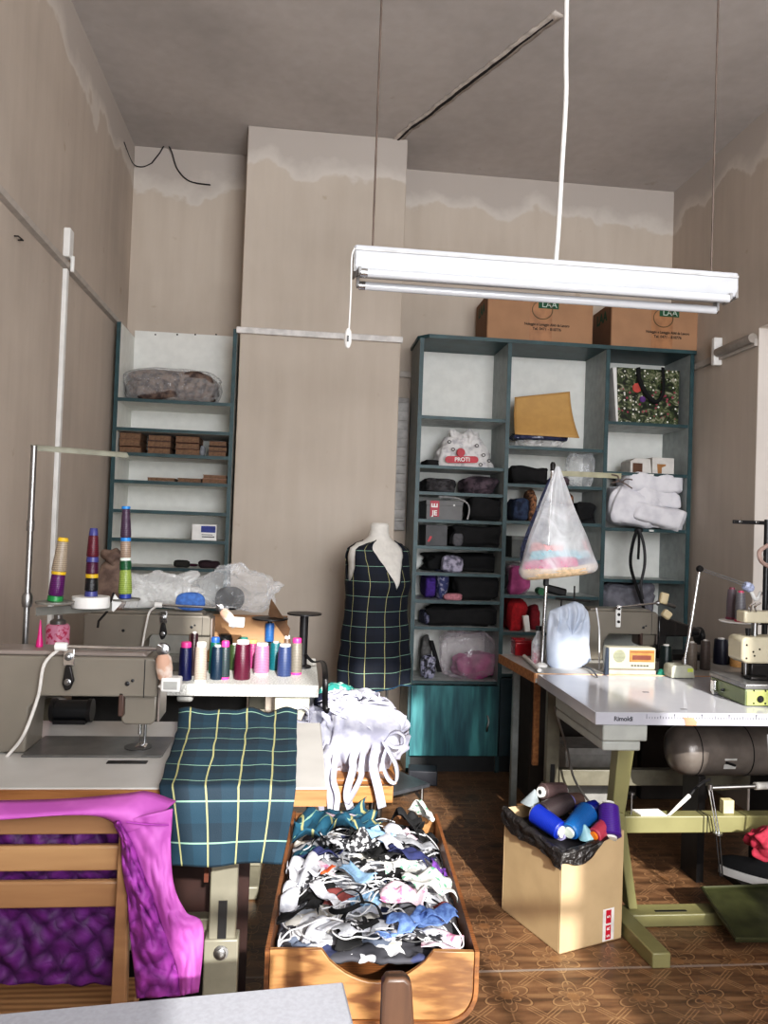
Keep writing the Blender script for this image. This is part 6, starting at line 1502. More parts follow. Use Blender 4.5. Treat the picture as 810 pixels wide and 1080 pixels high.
MB().b2((px(541, 690, 3.74).x-.002, 3.698, z1-.014), (px(563, 690, 3.74).x+.002, 3.792, z1)).build('tin_lid', mat('tin_red', (150, 16, 28), .2), t, bevel=.004)
q = PZ(567, 700, z)
t = thing('bottle', 'clear bottle with pink liquid beside the white hanging bag', 'bottle', q)
MB().lathe([(.03, 0), (.031, .004), (.031, .10), (.012, .135), (.012, .155)], q, 24).build('bottle_body', film('bottle_glass', (222, 226, 230), .5, .08), t)
MB().lathe([(.028, 0), (.028, .055)], q+Vector((0, 0, .003)), 24).build('liquid', mat('pink_liquid', (214, 110, 130), .2), t)
MB().lathe([(.014, 0), (.014, .02)], q+Vector((0, 0, .154)), 16).build('bottle_cap', black_pl, t)
MB().cyl(PZ(553, 692, TZ+.012), PZ(569, 707, TZ+.012), .009, n=10).build('white_rod', white_paint, label='short white rod lying on the back table along its chipboard edge', cat='rod')
# ---------------- right bay
z = Zb(2, 446)
def floral_mat():
    m, nt, b = nodes('meadow_print'); v = coords(nt, 'Object')
    vo = N(nt, 'ShaderNodeTexVoronoi'); vo.inputs['Scale'].default_value = 55; nt.links.new(v, vo.inputs['Vector'])
    no = N(nt, 'ShaderNodeTexNoise'); no.inputs['Scale'].default_value = 26; no.inputs['Detail'].default_value = 6; no.inputs['Distortion'].default_value = 1.5; nt.links.new(v, no.inputs['Vector'])
    c = ramp(nt, no.outputs[0], [(.34, lin((12, 16, 12))), (.46, lin((40, 52, 30))), (.56, lin((86, 96, 62))), (.66, lin((160, 156, 140)))])
    s = N(nt, 'ShaderNodeSeparateColor'); nt.links.new(vo.outputs['Color'], s.inputs[0])
    fl = mth(nt, 'MULTIPLY', mth(nt, 'LESS_THAN', vo.outputs['Distance'], .33), mth(nt, 'GREATER_THAN', s.outputs[0], .72))
    c = mix(nt, fl, c, lin((226, 224, 218)))
    fl2 = mth(nt, 'MULTIPLY', mth(nt, 'LESS_THAN', vo.outputs['Distance'], .4), mth(nt, 'LESS_THAN', s.outputs[1], .1))
    c = mix(nt, fl2, c, lin((150, 60, 80)))
    nt.links.new(c, b.inputs['Base Color']); b.inputs['Roughness'].default_value = .35; return m
yb_ = cy+.06; a, b = px(644, 415, yb_), px(718, 415, yb_); zt_ = px(680, 388, yb_).z
t = thing('shopping_bag', 'glossy green meadow print shopping bag with black handles in the right bay', 'bag', ((a.x+b.x)/2, yb_+.08, z))
xs = px(653, 415, yb_).x
MB().hexa([(xs, yb_, z+.0005), (b.x-.01, yb_, z+.0005), (b.x-.01, yb_+.18, z+.0005), (xs, yb_+.18, z+.0005)], [(xs-.01, yb_+.02, zt_), (b.x, yb_+.02, zt_), (b.x, yb_+.16, zt_), (xs-.01, yb_+.16, zt_)]).build('bag_body', floral_mat(), t, bevel=.004)
MB().hexa([(xs-.012, yb_+.002, z+.0005), (xs-.001, yb_+.001, z+.0005), (xs-.001, yb_+.17, z+.0005), (xs-.03, yb_+.09, z+.0005)], [(xs-.035, yb_+.022, zt_-.004), (xs-.012, yb_+.021, zt_-.004), (xs-.012, yb_+.15, zt_-.004), (xs-.035, yb_+.09, zt_-.004)]).build('side_gusset', white_paint, t)
MB().tube(smooth_pts([px(673, 388, yb_+.01), px(675, 402, yb_-.012), px(683, 417, yb_-.016), px(692, 424, yb_-.018), px(699, 416, yb_-.016), px(700, 402, yb_-.01), px(699, 388, yb_+.01)]), .014, 8, flat=.5).build('handle', black_cl, t)
q = px(672, 409, yb_)
MB().lathe([(.03, 0), (.03, .003)], (q.x, yb_+.003, q.z), 9, axis=(0, -1, 0)).build('printed_flower', mat('flower_red', (190, 74, 62), .5), t)
q = px(678, 421, yb_); MB().lathe([(.02, 0), (.018, .003)], (q.x, yb_+.002, q.z), 8, axis=(0, -1, 0)).build('printed_flower', mat('flower_purple', (92, 44, 120), .5), t)
z = Zb(2, 499); yb_ = cy+.03
a, b, c2_ = px(665, 490, yb_), px(688, 490, yb_), px(711, 490, yb_)
cb = mat('box_white_card', (206, 202, 196), .7, var=.06)
t = thing('white_box', 'open whitish cardboard box with brown flap, left of two in the right bay', 'box', ((a.x+b.x)/2, yb_+.06, z))
MB().prism([(a.x, z+.0005), (b.x-.004, z+.0005), (b.x-.012, z+.088), (a.x+.03, z+.09), (a.x, z+.07)], yb_, yb_+.14, 'y').build('box_body', cb, t, bevel=.002)
MB().b2((a.x+.014, yb_-.002, z+.004), (a.x+.075, yb_-.0003, z+.06)).build('box_opening', mat('opening_brown', (96, 66, 50), .8), t)
t = thing('white_box', 'white cardboard box with brown slot, right of two in the right bay', 'box', ((c2_.x+b.x)/2, yb_+.06, z))
MB().b2((b.x, yb_, z+.0005), (c2_.x, yb_+.14, z+.1)).build('box_body', cb, t, bevel=.002)
MB().prism([(b.x+.035, z+.004), (b.x+.06, z+.004), (b.x+.06, z+.04), (b.x+.085, z+.05), (b.x+.085, z+.06), (b.x+.03, z+.06)], yb_-.002, yb_-.0003, 'y').build('box_slot', mat('slot_brown', (160, 116, 70), .8), t)
# white rolled wadding
z = Zb(2, 558); wad = cloth('white_wadding', (232, 230, 234), (214, 212, 218), 12, .9)
def roll_(name, P, rr_, label, sd, yy=cy+.10, ry=.11):
    c0, c1 = px(*P[0], yy), px(*P[1], yy); cc = (c0+c1)/2; dx = abs(c1.x-c0.x)/2*1.04; rr_ *= 1.15; ang = math.atan2(c1.z-c0.z, c1.x-c0.x)
    g = MB().blob((0, 0, 0), (max(dx, .02), ry, rr_), .4, .06, 7, sd, flat=False, fold=.14, foldf=9, nu=64, nv=36)
    M_ = Matrix.Translation(cc) @ Matrix.Rotation(-ang, 4, 'Y'); g.v = [M_ @ p for p in g.v]
    return g.build(name, wad, label=label, cat='wadding', sharp=80)
roll_('white_wadding', ((641, 532), (694, 540)), .10, 'fat folded white wadding, left part of the bundle in the right bay', 61, cy+.10, .10)
roll_('white_wadding', ((655, 509), (713, 512)), .052, 'top fold of white wadding in the right bay', 62, cy+.12, .12)
roll_('white_wadding', ((665, 523), (711, 529)), .052, 'middle fold of white wadding in the right bay', 63, cy+.13, .12)
roll_('white_wadding', ((662, 537), (715, 551)), .055, 'lowest white wadding flap drooping over the shelf edge', 64, cy+.07, .10)
# black cord bundle hanging
q = [px(672, 558, cy-.012), px(667, 575, cy-.02), px(665, 595, cy-.02), px(670, 615, cy-.02), px(676, 632, cy-.02), px(680, 645, cy-.02)]
t = thing('cord_bundle', 'black twisted cord bundle hanging in front of the right bay', 'cord', q[0])
MB().tube(smooth_pts(q), .010, 8).build('cord_strand', black_cl, t)
q2 = [px(674, 558, cy-.02), px(679, 575, cy-.025), px(680, 595, cy-.025), px(676, 617, cy-.03), px(678, 632, cy-.03)]
MB().tube(smooth_pts(q2), .009, 8).build('cord_strand', mat('cord_grey', (60, 60, 62), .7), t)
MB().tube(smooth_pts([px(673, 558, cy-.01), px(674, 570, cy-.02), px(673, 590, cy-.022)]), .008, 8).build('cord_strand', black_cl, t)
MB().blob(px(674, 559, cy-.012), (.024, .014, .016), .9, .1, 20, 9, flat=False, nu=20, nv=12).build('cord_knot', black_cl, t, sharp=80)
z = Zb(2, 662)
sblob('grey_folded_cloth', 640, 696, 616, z, cloth('steel_grey', (128, 128, 136), (104, 104, 112), 20), 'folded grey cloth stack behind the right rear sewing machine', 'cloth', seed=71, fold=.08, foldf=10, folddir=(1, 0, 0), e=.35)

# ============================================================ THREAD STAND, right, with hanging bag
y0 = 3.42
A = px(571, 708, y0); B = px(583, 492, y0); A.z = TZ
t = thing('thread_stand', 'slim steel thread stand pole on the back right table carrying the hanging bag', 'thread stand', A)
pole = MB().cyl(A, B, .0085, n=14).build('post', chrome, t); MB().lathe([(.026, 0), (.026, .01), (.012, .018)], A+Vector((0, 0, .0005)), 18).build('stand_base', white_paint, t)
MB().lathe([(.011, -.02), (.012, .01), (.007, .02)], B, 14).build('pole_tip', dark_metal, t)
MB().box(px(576, 610, y0), (.022, .022, .07)).build('pole_clamp', black_pl, t, bevel=.004)
C = px(655, 506, y0); MB().prism([(B.x, -.012), (C.x, -.012), (C.x, .012), (B.x, .012)], y0-.003, y0+.003, 'y', Matrix.Translation((0, 0, B.z-.03))).build('guide_bar', mat('bar_olive', (140, 136, 112), .5, .2), t)
q = px(655, 508, y0)
for k in range(4):
    s = (-1) ** k
    MB().tube(smooth_pts([q+Vector((s*.004*k, 0, 0)), q+Vector((s*.02, -.01, .012*(k-1))), q+Vector((s*.05, -.01, .02*(k-1.5)))]), .003, 6).build('guide_hook', mat('hook_brown', (88, 74, 68), .5), t)
# the hanging bag
yb_ = y0-.07; T = B+Vector((0, -.02, -.005)); bl_, br_ = px(547, 600, yb_), px(630, 600, yb_); zb_ = px(590, 608, yb_).z; H = T.z-zb_
def hang_f(u, v):
    a = 2*PI*u; k = 1-v; w = k**1.0; cx = T.x+( (bl_.x+br_.x)/2-T.x)*(k**1.0)
    hw = .008+((br_.x-bl_.x)/2)*min(1, (k*1.06))**1.05
    if k > .9: hw *= 1-.25*((k-.9)/.1)**2
    dp = .008+.085*min(1, k*1.05); 
    if k > .92: dp *= 1-.6*((k-.92)/.08)**2
    pl = 1+.10*math.sin(a*9+2*k)*(1-k)+.05*noise.noise(Vector((math.cos(a)*2, math.sin(a)*2, k*4)))
    z = T.z-H*k; 
    if k > .92: z = T.z-H*(.92+.08*math.sin((k-.92)/.08*PI/2))
    return (cx+hw*pl*math.cos(a), yb_+dp*pl*math.sin(a), z+.02*(k**3)*math.cos(a))
g = MB().grid(hang_f, 72, 50, closed=True); g.f.append(tuple(range(72)))
g.build('hanging_plastic_bag', film('bag_film', (236, 238, 242), .44, .3, scale=7), label='translucent white plastic bag of colourful cloth hanging from the stand pole', cat='plastic bag', sharp=80)
bands = ((.90, .985, 185, 355, (232, 200, 160), 'peach', 'pale peach cloth at the very bottom of the hanging plastic bag'), (.83, .93, 190, 292, (214, 60, 130), 'hotpink', 'hot pink cloth in the hanging bag, lower left'),
    (.84, .92, 280, 350, (84, 76, 120), 'indigo', 'dusky indigo cloth in the hanging bag, lower right'), (.76, .85, 205, 335, (136, 196, 210), 'aqua', 'aqua blue cloth band across the middle of the hanging bag'),
    (.70, .78, 195, 270, (226, 140, 140), 'salmon', 'salmon pink cloth at the upper left inside the hanging bag'), (.68, .88, 322, 357, (220, 84, 96), 'poppy', 'poppy red cloth at the right side inside the hanging bag'),
    (.78, .86, 186, 214, (60, 60, 84), 'ink', 'dark ink blue cloth at the left edge inside the hanging bag'), (.905, .95, 240, 330, (236, 224, 206), 'ivory', 'ivory cloth fold just above the peach one in the hanging bag'))
for n_, (k0, k1, a0, a1, c, nm, lb) in enumerate(bands):
    sh = .955-.012*n_
    def bf(u, v, k0=k0, k1=k1, a0=a0, a1=a1, sh=sh, n_=n_):
        kk = k0+(k1-k0)*v+.014*math.sin(u*5+n_)+.012*noise.noise(Vector((u*6, n_, v)))
        p = hang_f((a0+(a1-a0)*u)/360, 1-min(.99, kk)); cx = T.x+((bl_.x+br_.x)/2-T.x)*kk
        b_ = math.sin(v*PI)*.008+.006*noise.noise(Vector((u*14, v*8, n_)))
        return (cx+(p[0]-cx)*(sh+b_), yb_+(p[1]-yb_)*(sh+b_*3), p[2])
    MB().grid(bf, 40, 8).build('colourful_cloth', cloth('bag_'+nm, c), label=lb, cat='cloth', solid=.004, sharp=80)
# darker bag hanging behind it
yd_ = y0+.10; p0, p1 = px(544, 585, yd_), px(575, 585, yd_); T2 = px(583, 500, yd_); 
def dark_bag(u, v):
    a = 2*PI*u; k = 1-v; cx = T2.x+((p0.x+p1.x)/2-T2.x)*k**.9; hw = .006+.075*k**.9*(1-.5*max(0, k-.8)/.2)
    return (cx+hw*math.cos(a), yd_+(.006+.04*k)*math.sin(a)*(1+.1*math.sin(a*7)), T2.z-(T2.z-px(560, 598, yd_).z)*k)
g = MB().grid(dark_bag, 40, 30, closed=True); g.f.append(tuple(range(40)))
g.build('dark_plastic_bag', film('dusk_film', (60, 74, 120), .8, .3, scale=9), label='dim blue plastic bag hanging behind the translucent white one', cat='plastic bag', sharp=80)
# black twin hooks machine piece under the bag
q = px(590, 630, y0+.02)
t = thing('thread_guide', 'dark thread guide rods rising behind the white cloth bag', 'thread guide', (px(596, 700, y0+.05).x, y0+.05, TZ))
for a_, b_ in ((592, 632), (606, 618)):
    u_ = px(a_, b_, y0+.05); MB().cyl((u_.x, y0+.05, TZ), u_, .004, n=8).build('guide_rod', dark_metal, t)
u0, u1 = px(586, 631, y0+.05), px(622, 634, y0+.05); MB().cyl(u0, u1, .006, n=8).build('guide_cross_rod', dark_metal, t)
MB().lathe([(.03, 0), (.03, .01)], (px(596, 700, y0+.05).x, y0+.05, TZ), 16).build('guide_base', dark_metal, t)
# white cloth bag standing/hanging on it
yw = y0-.02
O2 = [(590, 640), (598, 637), (606, 634), (614, 637), (620, 645), (622, 660), (621, 680), (623, 697), (612, 704), (598, 709), (586, 708), (577, 700), (576, 680), (577, 655), (580, 644)]
pts = [px(a_, b_, yw) for a_, b_ in O2]; cen = sum(pts, Vector())/len(pts)
def wb(u, v):
    n = len(pts); k = u*n; i = int(k) % n; f = k-int(k); p = pts[i].lerp(pts[(i+1) % n], f)
    rr_ = math.sin(v*PI)**.45 if 0 < v < 1 else 0.0
    q = cen+(p-cen)*rr_; d = -math.cos(v*PI)*.032*(1+.45*math.sin((q.x-cen.x)*150+3*noise.noise(q*12))*min(1, max(0, (q.z-cen.z)*12+.6)))
    return (q.x, yw+d, q.z)
MB().grid(wb, 60, 22, closed=True).build('white_cloth_bag', cloth('pale_blue_white', (176, 184, 198), (154, 164, 182), 8, .6), label='upright pale white pleated bag between pole and radio', cat='bag', sharp=80)
MB().tube(smooth_pts([px(629, 641, yw), px(632, 665, yw), px(632, 695, yw), px(632, 712, yw-.04)]), .0035, 8).build('white_cable', wc, label='thin white cable hanging down left of the radio', cat='cable')
MB().tube(smooth_pts([PZ(610, 702, TZ+.006), PZ(622, 705, TZ+.012), PZ(627, 710, TZ+.012), PZ(630, 714, TZ+.006)]), .004, 6).build('table_cord', black_pl, label='short black cord lying on the table in front of the white bag', cat='cord')
# ============================================================ RADIO
yr = PZ(660, 712, TZ).y+.005; yr = max(yr, yb0+.004)
a, b = px(644, 690, yr), px(692, 690, yr); z1 = px(668, 683, yr).z; z0 = TZ+.0225
t = thing('radio', 'small cream portable radio with orange tuning dial on the back right table', 'radio', ((a.x+b.x)/2, yr+.03, TZ))
cream = mat('radio_cream', (160, 156, 138), .4, var=.03)
MB().b2((a.x-.012, yr, z0), (b.x, yr+.06, z1)).build('radio_body', cream, t, bevel=.008, seg=3)
MB().b2((a.x-.01, yr-.008, TZ+.0022), (b.x-.002, yr+.07, z0-.0006)).build('radio_foot', mat('foot_cream', (168, 156, 142), .5), t, bevel=.003)
sx0, sx1 = px(645, 690, yr).x, px(661, 690, yr).x
gr = MB().lathe([((sx1-sx0)*.40, 0), ((sx1-sx0)*.38, .002)], ((sx0+sx1)/2+.002, yr-.0003, (z0+z1)/2+.01), 28, axis=(0, -1, 0)).build('speaker_grille', mat('grille', (136, 138, 112), .5), t)
g = MB()
for k in range(9):
    zz = (z0+z1)/2+.01+(k-4)*.0055; hw = math.sqrt(max(0, ((sx1-sx0)*.36)**2-((k-4)*.0055)**2)); g.b2(((sx0+sx1)/2+.002-hw, yr-.0028, zz-.0009), ((sx0+sx1)/2+.002+hw, yr-.0022, zz+.0009))
g.build('grille_slits', mat('grille_dk', (90, 90, 74), .6), gr)
dx0, dx1 = px(664, 690, yr).x, b.x-.008
dl = MB().b2((dx0, yr-.003, z0+(z1-z0)*.36), (dx1, yr-.0003, z1-.010)).build('tuning_dial', mat('dial_orange', (160, 112, 62), .3), t, bevel=.002)
MB().b2((dx0+.012, yr-.0045, z0+(z1-z0)*.46), (dx1-.016, yr-.0032, z0+(z1-z0)*.66)).build('dial_window', mat('dial_brown', (104, 58, 48), .3), dl)
MB().b2((dx0+.003, yr-.0045, z1-.021), (dx1-.003, yr-.0032, z1-.016)).build('dial_scale', mat('dial_scale', (120, 70, 40), .4), dl)
for k in range(6):
    xx = dx0+.008+k*.014; MB().b2((xx, yr-.004, z0+(z1-z0)*.17), (xx+.009, yr-.0002, z0+(z1-z0)*.22)).build('button', black_pl, t)
q0, q1 = px(638, 712, yr-.02), px(640, 683, yr-.02); q0.z = TZ+.003
MB().hexa([(q0.x-.005, yr-.03, q0.z), (q0.x+.015, yr-.03, q0.z), (q0.x+.015, yr-.01, q0.z), (q0.x-.005, yr-.01, q0.z)], [(q1.x-.003, yr-.028, q1.z), (q1.x+.009, yr-.028, q1.z), (q1.x+.009, yr-.014, q1.z), (q1.x-.003, yr-.014, q1.z)]).build('dark_cone', mat('navy_plastic', (22, 34, 50), .4), label='dark navy upright tapered stick beside the radio', cat='cone', bevel=.002)
# ============================================================ RIGHT REAR SEWING MACHINE + lamp
m3 = 3.62
P3 = dict(x0=px(618, 660, m3).x, x1=px(636, 690, m3).x, xe=px(694, 660, m3).x, xh=px(676, 680, m3).x, y=m3, z0=TZ, za=px(660, 669, m3).z, zt=px(660, 645, m3).z)
t = thing('sewing_machine', 'grey sewing machine behind the radio on the back right table', 'sewing machine', ((P3['x0']+P3['xe'])/2, m3+.06, TZ))
machine(t, P3, lid=mgrey)
MB().lathe([(.018, 0), (.02, .03), (.016, .05)], (px(670, 690, m3).x, m3-.05, TZ+.0065), 18).build('blue_bobbin', thread_mat('th_bobblue', (44, 70, 160)), label='small blue thread bobbin on the bed of the rear right machine', cat='bobbin')
q = px(652, 648, m3-.002)
br = MB().prism([(q.x-.012, q.z-.062), (q.x+.012, q.z-.062), (q.x+.014, q.z+.03), (q.x+.006, q.z+.045), (q.x-.006, q.z+.045), (q.x-.014, q.z+.03)], m3-.008, m3-.0005, 'y').build('lamp_bracket', white_paint, t, bevel=.003)
for dz in (-.035, .0, .028): 
    b = MB(); bolt(b, (q.x, m3-.008, q.z+dz), .005); b.build('bracket_screw', dark_metal, br)
A, B = px(656, 640, m3-.03), px(694, 636, m3-.03)
t = thing('rod_lamp', 'chrome rod lamp with cream clips on the rear right machine', 'lamp', A)
MB().cyl(A, B, .005, n=10).build('rod', chrome, t); MB().lathe([(.009, -.009), (.013, 0), (.009, .009)], B, 14, axis=(1, 0, 0)).build('joint', steel, t)
MB().tube([(A.x-.005, A.y, A.z), (A.x-.02, A.y, A.z-.005), (A.x-.03, m3-.012, A.z-.012)], .006, 8).build('rod_elbow', chrome, t)
crm = mat('cream_plastic', (214, 196, 158), .5)
q = px(700, 631, m3-.03); MB().box(q, (.04, .03, .055), (0, R(12), 0)).build('lamp_head', crm, t, bevel=.008)
q = px(703, 648, m3-.03); MB().box(q, (.045, .03, .04), (0, R(35), 0)).build('lamp_clip', crm, t, bevel=.008)
MB().tube([px(698, 636, m3-.03), px(706, 638, m3-.03), px(712, 640, m3-.03)], .009, 8).build('clip_arm', steel, t)
# black overlock lump in the shadows behind the lamp
q = px(720, 680, 3.95)
t = thing('sewing_machine', 'low black sewing machine in shadow behind the jointed lamp', 'sewing machine', (q.x, 3.72, TZ))
MB().b2((px(694, 690, 3.7).x, 3.66, TZ+.0005), (px(742, 690, 3.7).x, 3.83, TZ+.03)).build('bed', dark_metal, t, bevel=.004)
a, b = px(694, 660, 3.7), px(738, 672, 3.7)
MB().prism([(a.x, TZ+.03), (a.x+.04, TZ+.03), (a.x+.05, b.z), (b.x, b.z), (b.x+.01, b.z+.04), (a.x+.02, a.z+.05), (a.x, a.z+.04)], 3.70, 3.80, 'y').build('arm', mat('black_enamel', (26, 26, 28), .25, coat=1), t, bevel=.008)
MB().cyl((b.x+.012, 3.75, b.z+.0), (b.x+.035, 3.75, b.z+.0), .045, n=24).build('hand_wheel', black_pl, t, bevel=.004)
MB().box((b.x-.03, 3.74, TZ+.05), (.03, .06, .04)).build('needle_block', steel, t, bevel=.004)
# jointed lamp with cream base
yl2 = PZ(720, 716, TZ).y
a, b = px(708, 716, yl2), px(733, 716, yl2); zt_ = px(720, 702, yl2).z
t = thing('desk_lamp', 'tall jointed lamp with cream block base standing on the right table', 'lamp', ((a.x+b.x)/2, yl2+.04, TZ))
MB().prism([(a.x, TZ+.0025), (b.x, TZ+.0025), (b.x-.004, zt_-.012), (b.x-.02, zt_), (a.x+.01, zt_), (a.x+.002, zt_-.01)], yl2, yl2+.08, 'y').build('base', mat('base_cream', (176, 176, 160), .45), t, bevel=.004)
MB().b2((b.x-.035, yl2-.001, TZ+.03), (b.x-.010, yl2, TZ+.045)).build('base_sticker', mat('sticker', (196, 210, 90), .5), t)
p0, p1, p2 = px(722, 702, yl2+.04), px(738, 600, yl2+.04), px(786, 617, yl2-.05)
MB().lathe([(.012, 0), (.012, .02), (.008, .03)], (p0.x, p0.y, zt_), 14).build('swivel', steel, t)
MB().tube([(p0.x, p0.y, zt_+.02), p0.lerp(p1, .3), p0.lerp(p1, .6), p1], [.006, .0075, .008, .006], 10).build('lower_arm', chrome, t)
MB().lathe([(.013, -.01), (.016, 0), (.013, .01)], p1, 14, axis=(0, 1, 0)).build('elbow', dark_metal, t)
for s in (-.004, .006): MB().cyl(p1+Vector((0, 0, s)), p2+Vector((0, 0, s)), .0028, n=8).build('upper_arm', steel, t)
q = px(789, 619, yl2-.05); MB().lathe([(.016, -.02), (.021, -.008), (.021, .01), (.014, .022)], q, 18, axis=(1, 0, -.4)).build('lamp_head', mat('head_blue', (176, 184, 214), .4, var=.3, nscale=80), t)
MB().tube(smooth_pts([q, q+Vector((.02, 0, -.03)), q+Vector((.03, 0, -.05)), q+Vector((.05, .01, -.05)), q+Vector((.06, .0, -.02))]), .008, 8).build('lamp_wires', white_paint, t)
# spools on the right tables
spool('taupe silk thread cone right of the jointed lamp base', 729, 706, 678, 10.5, (150, 138, 126), 'taupesilk', z=TZ+.001)
spool('darker grey brown thread cone, second right of the jointed lamp', 743.5, 706, 676, 10, (112, 100, 96), 'greybrown', z=TZ+.001)
spool('bottle green thread cone between radio and jointed lamp', 702, 707, 681, 12.5, (8, 34, 34), 'bottlegreen', z=TZ+.001)
spool('navy blue thread spool behind the orange one at right', 760, 700, 674, 14, (22, 26, 52), 'navydeep', z=TZ+.001)
spool('dark spool standing between the navy and the orange thread', 771, 700, 677, 9, (30, 28, 44), 'darkmix', cap=(170, 190, 160), capn='sage', z=TZ+.001, capf=.08)
q = PZ(702, 712, TZ); MB().blob((q.x, q.y+.004, TZ+.011), (.045, .022, .016), .8, .3, 30, 44, fold=.2, nu=30, nv=12).build('green_net', cloth('green_net', (20, 110, 90)), label='scrap of bright green netting at the foot of the bottle green cone', cat='netting', sharp=80)
# ============================================================ GREEN OVERLOCK MACHINE
gx = PZ(786, 745, TZ); gy0, gy1 = gx.y, PZ(749, 730, TZ).y; gx0 = gx.x
lv = mat('olive_enamel', (112, 122, 88), .35, .1, var=.08); lv2 = mat('lime_enamel', (160, 166, 96), .4, var=.05)
t = thing('overlock_machine', 'cream and green overlock machine on the white table at the right edge', 'overlock machine', (gx0+.15, (gy0+gy1)/2, TZ))
gz = px(786, 727, gy0).z; XR_ = XE-.06
XR_ = gx0+.34
bs = MB().b2((gx0, gy0, TZ+.0015), (XR_, gy1, gz)).build('base_case', lv, t, bevel=.004)
fpn = MB().b2((gx0+.004, gy0-.004, TZ+.004), (XR_-.004, gy0-.0005, gz-.002)).build('front_panel', lv2, t, bevel=.002)
q = px(801, 737, gy0); bb = MB(); bb.lathe([(.012, 0), (.013, .004), (.006, .012)], (q.x+.0, gy0-.004, q.z), 18, axis=(0, -1, 0)); bb.build('round_knob', black_pl, fpn)
for dx, dz in ((.03, .012), (.03, .058), (.075, .012), (.075, .058)):
    bb = MB(); bb.lathe([(.004, 0), (.003, .002)], (gx0+dx, gy0-.004, TZ+dz), 10, axis=(0, -1, 0)); bb.build('panel_screw', black_pl, fpn)
tpz = px(788, 722, gy0).z; tpz = max(tpz, gz+.018)
MB().b2((gx0-.004, gy0-.006, gz+.0005), (XR_, gy1+.004, gz+.02)).build('top_plate', mat('plate_steel', (120, 120, 120), .3, .5), t, bevel=.004)
lt = MB(); lt.box((gx0-.008, gy1-.04, gz-.03), (.014, .03, .05)); lt.build('side_latch', chrome, t, bevel=.004)
bb = MB(); bolt(bb, (gx0-.001, gy1-.1, TZ+.03), .004, (-1, 0, 0)); bb.build('side_screw', black_pl, t)
MB().cyl((gx0-.02, gy1-.055, gz-.05), (gx0-.001, gy1-.055, gz-.05), .009).build('latch_knob', chrome, t)
hy = gy0+.09; h0, h1 = px(783, 672, hy), px(787, 697, hy)
crm2 = mat('cream_enamel', (184, 176, 152), .35, var=.03)
hz0, hz1 = px(790, 700, hy).z, px(790, 672, hy).z
hd = MB().prism([(h0.x, hz0+.012), (h0.x+.02, hz0), (XR_-.02, hz0), (XR_-.02, hz1), (h0.x+.012, hz1), (h0.x, hz1-.012)], hy, hy+.10, 'y').build('machine_head', crm2, t, bevel=.008)
for dx, dz in ((.018, .02), (.018, .07), (.05, .03), (.07, .055), (.045, .045)):
    bb = MB(); bb.lathe([(.004, 0), (.004, .001)], (h0.x+dx, hy-.0005, hz0+dz), 8, axis=(0, -1, 0)); bb.build('screw_hole', dark_metal, hd)
MB().b2((h0.x+.05, hy+.02, gz+.0205), (XR_-.04, hy+.09, hz0-.001)).build('needle_block', dark_metal, t, bevel=.006)
MB().cyl((h0.x+.04, hy+.04, gz+.0205), (h0.x+.04, hy+.04, hz0), .006).build('needle_post', steel, t)
MB().b2((h0.x+.02, hy-.03, gz+.0205), (h0.x+.10, hy+.02, gz+.034)).build('presser_foot', dark_metal, t, bevel=.004)
q = px(797, 670, hy); MB().cyl((q.x, hy+.05, hz1), (q.x, hy+.05, hz1+.028), .008, .011).build('top_knob', black_pl, t)
a, b = px(790, 658, hy), px(815, 646, hy)
MB().b2((a.x, hy+.03, a.z), (XR_-.03, hy+.09, b.z)).build('upper_arm', crm2, t, bevel=.006)
MB().cyl((a.x+.06, hy+.06, hz1), (a.x+.06, hy+.06, a.z+.004), .012).build('arm_post', steel, t)
for dx in (.0, .022): MB().tube(smooth_pts([(a.x+.02+dx, hy+.025, b.z), (a.x+.01+dx, hy+.015, b.z+.02), (a.x+.03+dx, hy+.01, b.z+.035)]), .004, 8).build('tension_wire', chrome, t)
# orange spool in front of machine
spool('orange peach thread spool standing left of the green overlock machine', 777, 703, 682, 13, (232, 178, 112), 'peachth', cap=(236, 220, 190), capn='cream', z=TZ+.001, capf=.05)
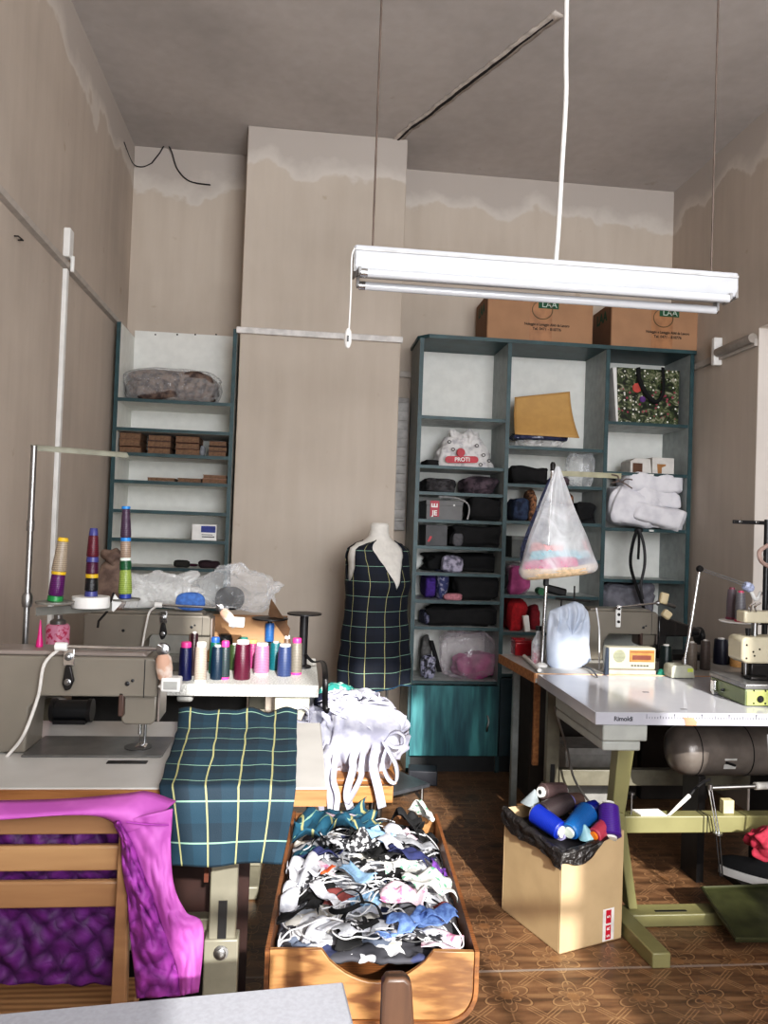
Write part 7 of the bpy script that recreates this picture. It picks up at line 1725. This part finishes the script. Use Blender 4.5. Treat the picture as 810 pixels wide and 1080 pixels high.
# spool tray with two cones on the stand behind
ty = 2.98
q = px(778, 656, ty)
t = thing('thread_stand', 'thread stand at the right edge with white spool tray and black guide bar', 'thread stand', (px(808, 700, ty+.1).x, ty+.1, TZ))
xp = px(808, 600, ty+.12).x
MB().cyl((xp, ty+.12, TZ+.0015), (xp, ty+.12, px(808, 548, ty+.12).z), .012, n=14).build('post', black_pl, t)
MB().lathe([(.03, 0), (.03, .01)], (xp, ty+.12, TZ+.0015), 18).build('stand_base', black_pl, t)
MB().lathe([(.075, -.004), (.08, 0), (.08, .003)], (q.x+.02, ty+.02, q.z), 32).build('spool_tray', white_paint, t)
MB().b2((q.x, ty+.02, q.z-.012), (xp, ty+.05, q.z-.004)).build('tray_arm', dark_metal, t)
MB().b2((q.x+.06, ty+.04, q.z-.012), (xp+.012, ty+.13, q.z-.004)).build('tray_arm', dark_metal, t)
a = px(773, 550, ty+.12); MB().b2((a.x, ty+.115, a.z-.009), (xp+.06, ty+.125, a.z+.007)).build('guide_bar', black_pl, t, bevel=.002)
for k in range(2):
    bb = MB(); bolt(bb, (a.x+.03+k*.075, ty+.115, a.z), .004); bb.build('bar_bolt', steel, t)
MB().tube(smooth_pts([(xp-.005, ty+.105, px(806, 575, ty+.1).z), px(801, 582, ty+.08), px(803, 592, ty+.08), (xp, ty+.105, px(806, 597, ty+.1).z)]), .009, 8).build('tape_knot', mat('tape_skin', (178, 150, 140), .7), t)
zq = q.z+.0035
spool('grey thread cone with wine base, back one on the white spool tray', 776, 0, 0, 12, (108, 96, 98), 'wgrey', z=zq, yfix=ty+.055, cap=(90, 84, 90), capn='dgrey', capf=.04) if False else None
def cone_at(x, y, h, r, c, cn, base, label, c2):
    t = thing('thread_spool', label, 'thread spool', (x, y, zq))
    MB().lathe([(r*1.08, 0), (r*1.12, .004), (r, .01)], (x, y, zq), 24).build('spool_base', mat('pl_'+cn, base, .4), t)
    MB().lathe([(r, 0), (r*.98, h*.5), (r*.8, h)], (x, y, zq+.01), 24).build('wound_thread', thread_mat('th_'+cn, c, c2), t)
    MB().lathe([(r*.55, 0), (r*.5, .008)], (x, y, zq+.01+h), 16).build('spool_cap', mat('pl_'+cn, base, .4), t)
x1_ = px(773.5, 650, ty+.05).x; x2_ = px(780, 650, ty-.01).x
cone_at(x1_, ty+.065, .115, .021, (106, 92, 98), 'wgrey', (120, 50, 70), 'grey mauve thread cone, back one on the white spool tray', (84, 72, 80))
cone_at(x2_, ty-.015, .108, .0205, (124, 122, 124), 'sgrey', (186, 60, 96), 'steel grey zigzag thread cone with pink base, front one on the tray', (78, 76, 84))
